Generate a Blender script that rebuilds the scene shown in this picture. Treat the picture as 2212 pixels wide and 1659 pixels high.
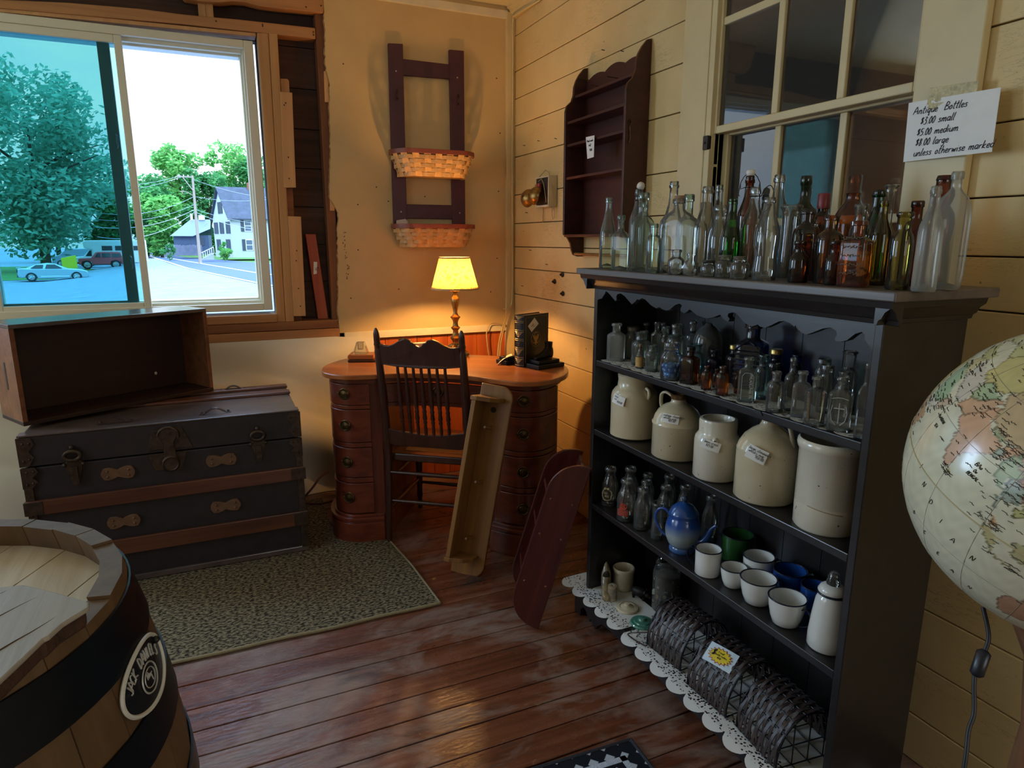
import bpy, bmesh, math, random
from mathutils import Matrix, Vector, Euler
PI = math.pi
random.seed(7)
SC = bpy.context.scene
COL = SC.collection
for o in list(bpy.data.objects):
    bpy.data.objects.remove(o)

# ---------------------------------------------------------------- camera
cam_d = bpy.data.cameras.new('camera')
cam_d.sensor_width = 36.0
cam_d.lens = 1418.7 / 2212.0 * 36.0
cam_d.clip_start = 0.05
cam_d.clip_end = 1000
cam = bpy.data.objects.new('camera', cam_d)
COL.objects.link(cam)
_r = Vector((0.91347922, -0.40688065, 0.0019646))
_u = Vector((0.08478428, 0.19506538, 0.97711879))
_b = Vector((-0.39795395, -0.89241114, 0.21268525))
cam.matrix_world = Matrix(((_r.x, _u.x, _b.x, 0.0), (_r.y, _u.y, _b.y, 0.0), (_r.z, _u.z, _b.z, 1.35), (0, 0, 0, 1)))
SC.camera = cam

# ---------------------------------------------------------------- exposure
SC.view_settings.view_transform = 'Standard'
SC.view_settings.look = 'None'
SC.view_settings.gamma = 1.0
SC.view_settings.exposure = 0.5
SC.view_settings.use_curve_mapping = False
SC.cycles.use_denoising = True
SC.cycles.max_bounces = 10
SC.cycles.diffuse_bounces = 4
SC.cycles.glossy_bounces = 4
SC.cycles.transmission_bounces = 6
SC.cycles.transparent_max_bounces = 40
SC.cycles.sample_clamp_indirect = 6.0
SC.cycles.caustics_reflective = False
SC.cycles.caustics_refractive = False

# ---------------------------------------------------------------- sky
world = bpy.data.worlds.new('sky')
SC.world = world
world.use_nodes = True
wn = world.node_tree
wn.nodes.clear()
w_out = wn.nodes.new('ShaderNodeOutputWorld')
w_bg = wn.nodes.new('ShaderNodeBackground')
w_tc = wn.nodes.new('ShaderNodeTexCoord')
w_map = wn.nodes.new('ShaderNodeMapping')
w_map.inputs['Scale'].default_value = (1.0, 1.0, 4.0)
w_no = wn.nodes.new('ShaderNodeTexNoise')
w_no.inputs['Scale'].default_value = 2.2
w_no.inputs['Detail'].default_value = 4
w_ramp = wn.nodes.new('ShaderNodeValToRGB')
w_ramp.color_ramp.elements[0].position = 0.40
w_ramp.color_ramp.elements[0].color = (0.62, 0.80, 1.0, 1)
w_ramp.color_ramp.elements[1].position = 0.62
w_ramp.color_ramp.elements[1].color = (0.95, 0.98, 1.0, 1)
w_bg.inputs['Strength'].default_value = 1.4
wn.links.new(w_tc.outputs['Generated'], w_map.inputs['Vector'])
wn.links.new(w_map.outputs[0], w_no.inputs['Vector'])
wn.links.new(w_no.outputs['Fac'], w_ramp.inputs['Fac'])
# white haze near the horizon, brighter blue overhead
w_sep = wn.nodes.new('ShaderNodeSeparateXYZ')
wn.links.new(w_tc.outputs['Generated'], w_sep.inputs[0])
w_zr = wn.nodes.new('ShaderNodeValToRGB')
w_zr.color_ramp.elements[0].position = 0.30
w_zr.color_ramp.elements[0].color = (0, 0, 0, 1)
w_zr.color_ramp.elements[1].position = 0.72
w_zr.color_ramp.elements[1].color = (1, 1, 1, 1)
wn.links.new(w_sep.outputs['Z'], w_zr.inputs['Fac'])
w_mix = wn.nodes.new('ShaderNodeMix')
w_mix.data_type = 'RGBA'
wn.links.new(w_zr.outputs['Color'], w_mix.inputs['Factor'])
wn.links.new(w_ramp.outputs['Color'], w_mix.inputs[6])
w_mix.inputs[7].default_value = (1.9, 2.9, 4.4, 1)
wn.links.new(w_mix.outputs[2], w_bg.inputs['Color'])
wn.links.new(w_bg.outputs[0], w_out.inputs['Surface'])


def area(name, loc, to, sx, sy, power, col, portal=False):
    d = bpy.data.lights.new(name, 'AREA')
    d.shape = 'RECTANGLE'
    d.size = sx
    d.size_y = sy
    d.energy = power
    d.color = col
    o = bpy.data.objects.new(name, d)
    COL.objects.link(o)
    o.location = loc
    o.rotation_euler = (Vector(to) - Vector(loc)).to_track_quat('-Z', 'Y').to_euler()
    if portal:
        d.cycles.is_portal = True
    return o


def sunlamp(name, rot, strength, col, angle):
    d = bpy.data.lights.new(name, 'SUN')
    d.energy = strength
    d.color = col
    d.angle = angle
    o = bpy.data.objects.new(name, d)
    COL.objects.link(o)
    o.rotation_euler = rot
    return o


# daylight through the big window; added fill lamps: one farther left on that wall,
# the others outside the openings of the unseen left and front walls
area('window_daylight_portal', (-0.34, 3.75, 1.63), (-0.34, 0, 1.63), 1.2, 1.3, 1, (1, 1, 1), True)
area('back_wall_fill', (-2.02, 3.53, 1.65), (-1.7, 0, 1.2), 0.84, 1.2, 50, (0.52, 0.73, 1.0))  # added fill to lift the room; the wall behind it is solid
area('left_opening_fill', (-2.63, 1.55, 1.65), (0, 1.55, 1.5), 1.1, 1.3, 5, (0.55, 0.74, 1.0))  # soft added fill from the left, kept for the globe's highlight
area('front_opening_fill', (0.75, -2.13, 1.7), (0.75, 0, 1.6), 1.3, 1.2, 6, (1.0, 0.88, 0.70))  # added warm fill from behind the viewpoint
sunlamp('evening_sun', (math.radians(52), 0, math.radians(-35)), 0.4, (1.0, 0.93, 0.82), 0.3)


# ---------------------------------------------------------------- materials
def s2l(c):
    return c / 12.92 if c <= 0.04045 else ((c + 0.055) / 1.055) ** 2.4


def C(h):
    h = h.lstrip('#')
    return tuple(s2l(int(h[i:i + 2], 16) / 255.0) for i in (0, 2, 4)) + (1.0,)


def newmat(name):
    m = bpy.data.materials.new(name)
    m.use_nodes = True
    nt = m.node_tree
    nt.nodes.clear()
    out = nt.nodes.new('ShaderNodeOutputMaterial')
    return m, nt, out


def N(nt, kind, **kw):
    n = nt.nodes.new(kind)
    for k, v in kw.items():
        if k in n.inputs:
            n.inputs[k].default_value = v
        else:
            setattr(n, k, v)
    return n


def ramp(nt, stops):
    r = nt.nodes.new('ShaderNodeValToRGB')
    el = r.color_ramp.elements
    while len(el) < len(stops):
        el.new(0.5)
    for e, (p, c) in zip(el, stops):
        e.position = p
        e.color = c if len(c) == 4 else tuple(c) + (1,)
    return r


def mixc(nt, fac, a, b, mode='MIX'):
    m = nt.nodes.new('ShaderNodeMix')
    m.data_type = 'RGBA'
    m.blend_type = mode
    for sock, v in ((m.inputs['Factor'], fac), (m.inputs[6], a), (m.inputs[7], b)):
        if hasattr(v, 'links') or hasattr(v, 'is_linked'):
            nt.links.new(v, sock)
        else:
            sock.default_value = v
    return m.outputs[2]


def coords(nt, scale=(1, 1, 1), rot=(0, 0, 0)):
    tc = nt.nodes.new('ShaderNodeTexCoord')
    mp = nt.nodes.new('ShaderNodeMapping')
    mp.inputs['Scale'].default_value = scale
    mp.inputs['Rotation'].default_value = rot
    nt.links.new(tc.outputs['Object'], mp.inputs['Vector'])
    return mp.outputs[0]


def noise(nt, vec, scale, detail=3, rough=0.55, dist=0.0):
    n = N(nt, 'ShaderNodeTexNoise', Scale=scale, Detail=detail, Roughness=rough, Distortion=dist)
    nt.links.new(vec, n.inputs['Vector'])
    return n.outputs['Fac']


def principled(nt, out, rough=0.5, metal=0.0, spec=0.5, coat=0.0, coat_rough=0.1):
    p = N(nt, 'ShaderNodeBsdfPrincipled', Roughness=rough, Metallic=metal)
    p.inputs['Specular IOR Level'].default_value = spec
    p.inputs['Coat Weight'].default_value = coat
    p.inputs['Coat Roughness'].default_value = coat_rough
    nt.links.new(p.outputs[0], out.inputs['Surface'])
    return p


def bump(nt, p, height, strength=0.3, dist=0.01):
    b = N(nt, 'ShaderNodeBump', Strength=strength, Distance=dist)
    nt.links.new(height, b.inputs['Height'])
    nt.links.new(b.outputs[0], p.inputs['Normal'])


def plain(name, col, rough=0.5, metal=0.0, spec=0.5, var=0.0, vscale=20, coat=0.0, bmp=0.0, bscale=200):
    m, nt, out = newmat(name)
    p = principled(nt, out, rough, metal, spec, coat)
    v = coords(nt)
    if var > 0:
        d = tuple(max(0, c * (1 - var)) for c in col[:3]) + (1,)
        l = tuple(min(1, c * (1 + var * 0.6)) for c in col[:3]) + (1,)
        r = ramp(nt, [(0.3, d), (0.7, l)])
        nt.links.new(noise(nt, v, vscale), r.inputs['Fac'])
        nt.links.new(r.outputs[0], p.inputs['Base Color'])
    else:
        p.inputs['Base Color'].default_value = col
    if bmp > 0:
        bump(nt, p, noise(nt, v, bscale), bmp, 0.003)
    return m


def wood(name, c1, c2, axis='x', fine=40, along=1.5, rough=0.45, spec=0.4, coat=0.0, bmp=0.15, stain=None, stain_scale=3, stain_pos=(0.55, 0.75)):
    """Streaky grain running along one axis, with an optional blotchy wear colour on top."""
    m, nt, out = newmat(name)
    p = principled(nt, out, rough, 0, spec, coat, 0.15)
    sc = {'x': (along, fine, fine), 'y': (fine, along, fine), 'z': (fine, fine, along)}[axis]
    v = coords(nt, sc)
    n1 = noise(nt, v, 1.0, 5, 0.6, 0.3)
    r = ramp(nt, [(0.28, c1), (0.72, c2)])
    nt.links.new(n1, r.inputs['Fac'])
    colr = r.outputs[0]
    if stain is not None:
        v2 = coords(nt, tuple(0.25 + 0.75 * (q == max(sc)) for q in sc))
        n2 = noise(nt, v2, stain_scale, 6, 0.65)
        r2 = ramp(nt, [(stain_pos[0], (0, 0, 0, 1)), (stain_pos[1], (1, 1, 1, 1))])
        nt.links.new(n2, r2.inputs['Fac'])
        colr = mixc(nt, r2.outputs[0], colr, stain)
    nt.links.new(colr, p.inputs['Base Color'])
    if bmp > 0:
        bump(nt, p, n1, bmp, 0.004)
    return m


def glass(name, mid, edge, rough=0.03, frost=0.0, gloss=1.0):
    """Thin bottle glass: tinted see-through, deeper tint where the wall is seen edge-on, Fresnel gloss."""
    m, nt, out = newmat(name)
    lw = N(nt, 'ShaderNodeLayerWeight', Blend=0.35)
    r = ramp(nt, [(0.0, mid), (0.55, mid), (1.0, edge)])
    nt.links.new(lw.outputs['Facing'], r.inputs['Fac'])
    tr = N(nt, 'ShaderNodeBsdfTransparent')
    nt.links.new(r.outputs[0], tr.inputs['Color'])
    gl = N(nt, 'ShaderNodeBsdfGlossy', Roughness=rough)
    fr = N(nt, 'ShaderNodeFresnel', IOR=1.5)
    mx = N(nt, 'ShaderNodeMixShader')
    mul = N(nt, 'ShaderNodeMath', operation='MULTIPLY')
    mul.inputs[1].default_value = gloss
    nt.links.new(fr.outputs[0], mul.inputs[0])
    nt.links.new(mul.outputs[0], mx.inputs[0])
    nt.links.new(tr.outputs[0], mx.inputs[1])
    nt.links.new(gl.outputs[0], mx.inputs[2])
    last = mx.outputs[0]
    if frost > 0:
        df = N(nt, 'ShaderNodeBsdfDiffuse')
        df.inputs['Color'].default_value = (0.72, 0.72, 0.68, 1)
        m2 = N(nt, 'ShaderNodeMixShader')
        m2.inputs[0].default_value = frost
        nt.links.new(last, m2.inputs[1])
        nt.links.new(df.outputs[0], m2.inputs[2])
        last = m2.outputs[0]
    nt.links.new(last, out.inputs['Surface'])
    return m


# ---------------------------------------------------------------- geometry helpers
class MB:
    """Collects shapes; build() links them as ONE mesh object."""

    def __init__(s):
        s.v = []
        s.f = []
        s.mi = []
        s.cur = 0

    def add(s, verts, faces, M=None):
        b = len(s.v)
        for p in verts:
            p = Vector(p)
            s.v.append(tuple(M @ p) if M is not None else tuple(p))
        for f in faces:
            s.f.append(tuple(b + i for i in f))
            s.mi.append(s.cur)

    def box(s, x0, x1, y0, y1, z0, z1, M=None):
        v = [(x0, y0, z0), (x1, y0, z0), (x1, y1, z0), (x0, y1, z0), (x0, y0, z1), (x1, y0, z1), (x1, y1, z1), (x0, y1, z1)]
        s.add(v, [(0, 3, 2, 1), (4, 5, 6, 7), (0, 1, 5, 4), (1, 2, 6, 5), (2, 3, 7, 6), (3, 0, 4, 7)], M)

    def prism(s, poly, a0, a1, plane='xy', M=None):
        """poly in a plane, pushed from a0 to a1 along the third axis."""
        def P(u, w, t):
            return {'xy': (u, w, t), 'xz': (u, t, w), 'yz': (t, u, w)}[plane]
        n = len(poly)
        v = [P(u, w, a0) for u, w in poly] + [P(u, w, a1) for u, w in poly]
        f = [tuple(range(n)), tuple(range(2 * n - 1, n - 1, -1))]
        for i in range(n):
            j = (i + 1) % n
            f.append((i, n + i, n + j, j))
        s.add(v, f, M)

    def lathe(s, prof, seg=24, M=None, cap0=True, cap1=False, sect=None):
        """prof: (r, z) going up. sect(angle, r) may reshape the radius."""
        v = []
        f = []
        for (r, z) in prof:
            for i in range(seg):
                a = 2 * PI * i / seg
                x, y = r * math.cos(a), r * math.sin(a)
                if sect:
                    x, y = sect(a, r, x, y)
                v.append((x, y, z))
        for k in range(len(prof) - 1):
            for i in range(seg):
                j = (i + 1) % seg
                f.append((k * seg + i, k * seg + j, (k + 1) * seg + j, (k + 1) * seg + i))
        if cap0:
            f.append(tuple(range(seg - 1, -1, -1)))
        if cap1:
            f.append(tuple((len(prof) - 1) * seg + i for i in range(seg)))
        s.add(v, f, M)

    def tube(s, pts, rad, seg=8, closed=False, M=None, flat=1.0):
        """Round bar along pts; rad a number or one per point."""
        pts = [Vector(p) for p in pts]
        n = len(pts)
        rs = [rad] * n if not hasattr(rad, '__len__') else list(rad)
        v = []
        f = []
        prev = None
        for i, p in enumerate(pts):
            a = pts[(i - 1) % n] if (closed or i > 0) else pts[i]
            b = pts[(i + 1) % n] if (closed or i < n - 1) else pts[i]
            t = (b - a)
            t = t.normalized() if t.length > 1e-9 else Vector((0, 0, 1))
            if prev is None:
                up = Vector((0, 0, 1)) if abs(t.z) < 0.9 else Vector((1, 0, 0))
                nrm = t.cross(up).normalized()
            else:
                nrm = (prev - t * prev.dot(t))
                nrm = nrm.normalized() if nrm.length > 1e-6 else t.orthogonal().normalized()
            prev = nrm
            bn = t.cross(nrm)
            for k in range(seg):
                an = 2 * PI * k / seg
                v.append(tuple(p + (nrm * math.cos(an) + bn * math.sin(an) * flat) * rs[i]))
        m = n if closed else n - 1
        for i in range(m):
            i2 = (i + 1) % n
            for k in range(seg):
                k2 = (k + 1) % seg
                f.append((i * seg + k, i * seg + k2, i2 * seg + k2, i2 * seg + k))
        if not closed:
            f.append(tuple(range(seg - 1, -1, -1)))
            f.append(tuple((n - 1) * seg + k for k in range(seg)))
        s.add(v, f, M)

    def ribbon(s, pts, dirs, w, t, M=None):
        """Flat strip of width w (along dirs) and thickness t along pts."""
        pts = [Vector(p) for p in pts]
        n = len(pts)
        v = []
        f = []
        for i, p in enumerate(pts):
            a = pts[max(0, i - 1)]
            b = pts[min(n - 1, i + 1)]
            tg = (b - a).normalized()
            d = Vector(dirs[i] if isinstance(dirs, list) else dirs).normalized()
            nn = tg.cross(d).normalized()
            for (q, r) in ((-1, -1), (1, -1), (1, 1), (-1, 1)):
                v.append(tuple(p + d * (w / 2 * q) + nn * (t / 2 * r)))
        for i in range(n - 1):
            for k in range(4):
                k2 = (k + 1) % 4
                f.append((4 * i + k, 4 * i + k2, 4 * i + 4 + k2, 4 * i + 4 + k))
        f.append((3, 2, 1, 0))
        f.append(tuple(4 * (n - 1) + k for k in range(4)))
        s.add(v, f, M)

    def sheet(s, nu, nv, fn, M=None):
        v = [fn(i / nu, j / nv) for j in range(nv + 1) for i in range(nu + 1)]
        f = [(j * (nu + 1) + i, j * (nu + 1) + i + 1, (j + 1) * (nu + 1) + i + 1, (j + 1) * (nu + 1) + i) for j in range(nv) for i in range(nu)]
        s.add(v, f, M)

    def ball(s, c, r, seg=12, rings=8, M=None, scale=(1, 1, 1)):
        v = [(c[0], c[1], c[2] - r * scale[2])]
        for k in range(1, rings):
            a = PI * k / rings
            for i in range(seg):
                b = 2 * PI * i / seg
                v.append((c[0] + r * scale[0] * math.sin(a) * math.cos(b), c[1] + r * scale[1] * math.sin(a) * math.sin(b), c[2] - r * scale[2] * math.cos(a)))
        v.append((c[0], c[1], c[2] + r * scale[2]))
        f = []
        for i in range(seg):
            j = (i + 1) % seg
            f.append((0, 1 + j, 1 + i))
            for k in range(rings - 2):
                f.append((1 + k * seg + i, 1 + k * seg + j, 1 + (k + 1) * seg + j, 1 + (k + 1) * seg + i))
            f.append((len(v) - 1, 1 + (rings - 2) * seg + i, 1 + (rings - 2) * seg + j))
        s.add(v, f, M)

    def build(s, name, mat, parent=None, smooth=None, bevel=0.0, bseg=2, sub=0):
        me = bpy.data.meshes.new(name)
        me.from_pydata(s.v, [], s.f)
        mats = mat if isinstance(mat, (list, tuple)) else [mat]
        for m in mats:
            me.materials.append(m)
        if len(mats) > 1:
            me.polygons.foreach_set('material_index', s.mi)
        bm = bmesh.new()
        bm.from_mesh(me)
        bmesh.ops.recalc_face_normals(bm, faces=bm.faces)
        bm.to_mesh(me)
        bm.free()
        if smooth is not None:
            me.polygons.foreach_set('use_smooth', [True] * len(me.polygons))
            if smooth < 179:
                me.set_sharp_from_angle(angle=math.radians(smooth))
        me.update()
        o = bpy.data.objects.new(name, me)
        COL.objects.link(o)
        if parent is not None:
            o.parent = parent
        if bevel > 0:
            b = o.modifiers.new('bevel', 'BEVEL')
            b.width = bevel
            b.segments = bseg
            b.limit_method = 'ANGLE'
            b.angle_limit = math.radians(35)
        if sub > 0:
            q = o.modifiers.new('sub', 'SUBSURF')
            q.levels = sub
            q.render_levels = sub
        return o


def tag(o, label, cat, group=None, kind=None):
    o['label'] = label
    o['category'] = cat
    if group:
        o['group'] = group
    if kind:
        o['kind'] = kind
    return o


def thing(name, label, cat, loc=(0, 0, 0), rot=(0, 0, 0), group=None):
    o = bpy.data.objects.new(name, None)
    o.empty_display_size = 0.05
    COL.objects.link(o)
    o.location = loc
    o.rotation_euler = rot
    tag(o, label, cat, group)
    return o


def struct(o):
    o['kind'] = 'structure'
    return o


def sempty(name, loc=(0, 0, 0)):
    o = bpy.data.objects.new(name, None)
    COL.objects.link(o)
    o.location = loc
    o['kind'] = 'structure'
    return o


def T(x=0, y=0, z=0, rx=0, ry=0, rz=0):
    return Matrix.Translation((x, y, z)) @ Euler((rx, ry, rz)).to_matrix().to_4x4()


def spline(pts, n=8, closed=True):
    """Catmull-Rom through 2D points."""
    out = []
    k = len(pts)
    rng = range(k if closed else k - 1)
    for i in rng:
        p0 = pts[(i - 1) % k] if closed or i > 0 else pts[0]
        p1 = pts[i]
        p2 = pts[(i + 1) % k]
        p3 = pts[(i + 2) % k] if closed or i + 2 < k else pts[-1]
        for j in range(n):
            t = j / n
            out.append(tuple(0.5 * ((2 * p1[c]) + (-p0[c] + p2[c]) * t + (2 * p0[c] - 5 * p1[c] + 4 * p2[c] - p3[c]) * t * t + (-p0[c] + 3 * p1[c] - 3 * p2[c] + p3[c]) * t ** 3) for c in range(len(p1))))
    if not closed:
        out.append(tuple(pts[-1]))
    return out


# single-stroke handwriting: each glyph is a list of polylines in a box 0..1 high, width given
GL = {
    'A': (0.75, [[(0, 0), (0.35, 1), (0.65, 0)], [(0.05, 0.35), (0.7, 0.42)]]),
    'B': (0.6, [[(0.05, 0), (0.15, 1), (0.45, 0.95), (0.5, 0.7), (0.15, 0.52), (0.5, 0.42), (0.52, 0.1), (0.05, 0)]]),
    'a': (0.5, [[(0.42, 0.5), (0.15, 0.52), (0.05, 0.2), (0.2, 0), (0.4, 0.25), (0.42, 0.5), (0.4, 0.05), (0.5, 0)]]),
    'b': (0.48, [[(0.1, 1), (0.06, 0), (0.35, 0.05), (0.42, 0.35), (0.2, 0.5), (0.07, 0.35)]]),
    'c': (0.42, [[(0.38, 0.45), (0.15, 0.5), (0.05, 0.2), (0.2, 0), (0.4, 0.08)]]),
    'd': (0.5, [[(0.38, 0.45), (0.12, 0.5), (0.05, 0.15), (0.25, 0), (0.4, 0.3), (0.48, 1), (0.42, 0.05)]]),
    'e': (0.42, [[(0.05, 0.25), (0.35, 0.3), (0.3, 0.5), (0.1, 0.45), (0.06, 0.1), (0.25, 0), (0.4, 0.1)]]),
    'f': (0.4, [[(0.4, 0.95), (0.22, 0.95), (0.15, 0.5), (0.12, -0.3)], [(0.02, 0.5), (0.32, 0.52)]]),
    'g': (0.5, [[(0.4, 0.5), (0.15, 0.5), (0.06, 0.2), (0.2, 0), (0.4, 0.3), (0.42, 0.5), (0.36, -0.35), (0.1, -0.35)]]),
    'h': (0.5, [[(0.12, 1), (0.05, 0)], [(0.07, 0.3), (0.28, 0.5), (0.4, 0.35), (0.4, 0)]]),
    'i': (0.22, [[(0.1, 0.5), (0.08, 0)], [(0.14, 0.7), (0.16, 0.74)]]),
    'k': (0.5, [[(0.12, 1), (0.05, 0)], [(0.4, 0.5), (0.1, 0.22), (0.42, 0)]]),
    'l': (0.22, [[(0.15, 1), (0.06, 0.1), (0.2, 0)]]),
    'm': (0.72, [[(0.08, 0.5), (0.04, 0)], [(0.06, 0.3), (0.25, 0.5), (0.32, 0.35), (0.3, 0)], [(0.32, 0.3), (0.52, 0.5), (0.6, 0.35), (0.6, 0), (0.7, 0.04)]]),
    'n': (0.5, [[(0.08, 0.5), (0.04, 0)], [(0.06, 0.3), (0.28, 0.5), (0.38, 0.35), (0.37, 0), (0.48, 0.04)]]),
    'o': (0.45, [[(0.25, 0.5), (0.06, 0.3), (0.15, 0), (0.36, 0.12), (0.35, 0.42), (0.22, 0.5)]]),
    'p': (0.48, [[(0.1, 0.5), (0.02, -0.4)], [(0.08, 0.35), (0.3, 0.5), (0.4, 0.25), (0.2, 0.02), (0.07, 0.1)]]),
    'q': (0.5, [[(0.4, 0.48), (0.15, 0.5), (0.06, 0.2), (0.2, 0), (0.4, 0.3), (0.42, 0.5), (0.36, -0.4), (0.5, -0.25)]]),
    'r': (0.38, [[(0.08, 0.5), (0.05, 0)], [(0.07, 0.3), (0.2, 0.48), (0.35, 0.45)]]),
    's': (0.4, [[(0.36, 0.46), (0.15, 0.5), (0.12, 0.34), (0.3, 0.2), (0.26, 0.02), (0.04, 0.04)]]),
    't': (0.36, [[(0.2, 0.95), (0.12, 0.08), (0.3, 0.02)], [(0.02, 0.6), (0.34, 0.64)]]),
    'u': (0.5, [[(0.06, 0.5), (0.08, 0.1), (0.25, 0), (0.4, 0.2), (0.42, 0.5), (0.42, 0.05), (0.5, 0)]]),
    'v': (0.42, [[(0.05, 0.5), (0.18, 0), (0.38, 0.5)]]),
    'w': (0.62, [[(0.05, 0.5), (0.15, 0), (0.3, 0.4), (0.42, 0), (0.58, 0.5)]]),
    'y': (0.48, [[(0.06, 0.5), (0.12, 0.15), (0.38, 0.2)], [(0.42, 0.5), (0.3, -0.35), (0.08, -0.3)]]),
    '$': (0.45, [[(0.38, 0.8), (0.12, 0.85), (0.1, 0.6), (0.35, 0.45), (0.32, 0.2), (0.05, 0.2)], [(0.25, 1), (0.18, 0.05)]]),
    '0': (0.42, [[(0.22, 0.95), (0.05, 0.6), (0.1, 0.05), (0.3, 0.1), (0.36, 0.6), (0.22, 0.95)]]),
    '1': (0.25, [[(0.15, 0.95), (0.08, 0)]]),
    '2': (0.45, [[(0.08, 0.75), (0.22, 0.95), (0.36, 0.75), (0.05, 0.02), (0.4, 0.04)]]),
    '3': (0.45, [[(0.08, 0.9), (0.35, 0.9), (0.15, 0.55), (0.38, 0.4), (0.3, 0), (0.04, 0.02)]]),
    '5': (0.45, [[(0.4, 0.92), (0.12, 0.9), (0.08, 0.5), (0.32, 0.5), (0.34, 0.1), (0.04, 0)]]),
    '8': (0.45, [[(0.36, 0.8), (0.2, 0.95), (0.1, 0.75), (0.34, 0.3), (0.2, 0), (0.06, 0.25), (0.36, 0.8)]]),
    '.': (0.18, [[(0.08, 0.0), (0.1, 0.04)]]),
    'I': (0.3, [[(0.15, 1), (0.1, 0)]]),
    'N': (0.7, [[(0.05, 0), (0.12, 1), (0.5, 0), (0.6, 1)]]),
    'D': (0.65, [[(0.08, 0), (0.12, 1), (0.5, 0.8), (0.55, 0.3), (0.08, 0)]]),
    'C': (0.6, [[(0.55, 0.85), (0.3, 1), (0.08, 0.6), (0.12, 0.15), (0.35, 0), (0.55, 0.15)]]),
    'E': (0.55, [[(0.5, 1), (0.1, 0.98), (0.08, 0), (0.5, 0.02)], [(0.09, 0.5), (0.4, 0.52)]]),
    'G': (0.62, [[(0.55, 0.85), (0.3, 1), (0.06, 0.6), (0.12, 0.1), (0.4, 0), (0.55, 0.35), (0.35, 0.38)]]),
    'O': (0.65, [[(0.32, 1), (0.06, 0.6), (0.15, 0.05), (0.45, 0.05), (0.58, 0.55), (0.32, 1)]]),
    'S': (0.5, [[(0.45, 0.9), (0.2, 1), (0.08, 0.75), (0.42, 0.35), (0.3, 0), (0.04, 0.1)]]),
    'L': (0.5, [[(0.1, 1), (0.08, 0), (0.45, 0.02)]]),
    'P': (0.52, [[(0.08, 0), (0.1, 1), (0.45, 0.85), (0.4, 0.5), (0.1, 0.45)]]),
    'H': (0.62, [[(0.08, 1), (0.06, 0)], [(0.52, 1), (0.5, 0)], [(0.07, 0.5), (0.52, 0.5)]]),
    'J': (0.5, [[(0.42, 1), (0.38, 0.15), (0.2, 0), (0.05, 0.15)]]),
    'K': (0.6, [[(0.08, 1), (0.06, 0)], [(0.52, 1), (0.08, 0.42), (0.55, 0)]]),
    'V': (0.6, [[(0.05, 1), (0.28, 0), (0.55, 1)]]),
    ' ': (0.4, []),
}


def strokes(text, h, slant=0.2, gap=0.06):
    out = []
    x = 0.0
    for ch in text:
        w, ls = GL.get(ch, GL['o'])
        for l in ls:
            out.append([((x + px + slant * py) * h, py * h) for px, py in l])
        x += w + gap
    return out, x * h


def write(mb, text, h, at, fn, thick, slant=0.2, rot=0.0):
    """Put pen strokes on a surface; fn(u, v) gives the 3D point a hair in front of the surface."""
    ls, w = strokes(text, h, slant)
    c, s_ = math.cos(rot), math.sin(rot)
    for l in ls:
        if len(l) > 2:
            l = spline(l, 3, False)
        P = [Vector(fn(at[0] + c * u - s_ * v, at[1] + s_ * u + c * v)) for u, v in l]
        mb.tube(P, thick, 4)
    return w

# ================================================================ materials
M = {}
M['board_cream'] = None


def painted_boards(name, c_light, c_dark, crack, axis='y'):
    """Old cream paint on boards: soft patches, fine dark cracks along the grain, chips."""
    m, nt, out = newmat(name)
    p = principled(nt, out, 0.55, 0, 0.35)
    big = noise(nt, coords(nt, (1, 1, 1)), 2.2, 4)
    r = ramp(nt, [(0.3, c_dark), (0.7, c_light)])
    nt.links.new(big, r.inputs['Fac'])
    sc = (10, 9, 60) if axis == 'y' else (9, 10, 60)
    cr = noise(nt, coords(nt, sc), 1.3, 6, 0.65, 1.2)
    r2 = ramp(nt, [(0.485, (0, 0, 0, 1)), (0.5, (1, 1, 1, 1)), (0.515, (0, 0, 0, 1))])
    nt.links.new(cr, r2.inputs['Fac'])
    msk = noise(nt, coords(nt, (1, 1, 1.6)), 3.1, 3)
    r3 = ramp(nt, [(0.48, (0, 0, 0, 1)), (0.66, (0.75, 0.75, 0.75, 1))])
    nt.links.new(msk, r3.inputs['Fac'])
    mul = mixc(nt, 1.0, r2.outputs[0], r3.outputs[0], 'MULTIPLY')
    c = mixc(nt, mul, r.outputs[0], crack)
    ch = noise(nt, coords(nt, (1, 1, 1)), 24, 3, 0.6)
    r4 = ramp(nt, [(0.74, (0, 0, 0, 1)), (0.77, (1, 1, 1, 1))])
    nt.links.new(ch, r4.inputs['Fac'])
    c = mixc(nt, r4.outputs[0], c, crack)
    nt.links.new(c, p.inputs['Base Color'])
    bump(nt, p, cr, 0.12, 0.004)
    return m


M['board_cream'] = painted_boards('cream_board_paint', C('#dcc189'), C('#c9ab72'), C('#6b5228'))
M['wallboard'] = plain('tan_wallboard_paint', C('#c9ac78'), 0.6, var=0.08, vscale=5, bmp=0.12, bscale=140)
M['fibre'] = plain('torn_fibreboard', C('#b0895a'), 0.9, var=0.3, vscale=60, bmp=0.6)
M['trim_cream'] = plain('cream_trim_paint', C('#cfbb8a'), 0.45, var=0.07, vscale=8)
M['trim_white'] = plain('off_white_trim_paint', C('#ddd0b0'), 0.5, var=0.12, vscale=9)
M['ceiling'] = plain('ceiling_paint', C('#ddcfa6'), 0.7, var=0.06, vscale=4)
M['stud_new'] = wood('new_pine_stud', C('#a8774a'), C('#c9985f'), 'z', 34, 1.3, 0.6)
M['stud_newx'] = wood('new_pine_plate', C('#a06c43'), C('#bb8653'), 'x', 34, 1.3, 0.6)
M['stud_old'] = wood('old_brown_stud', C('#5b3420'), C('#84532f'), 'z', 34, 1.3, 0.7)
M['plate_old'] = wood('old_brown_plate', C('#6f4226'), C('#9a6437'), 'x', 34, 1.3, 0.6)
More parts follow.
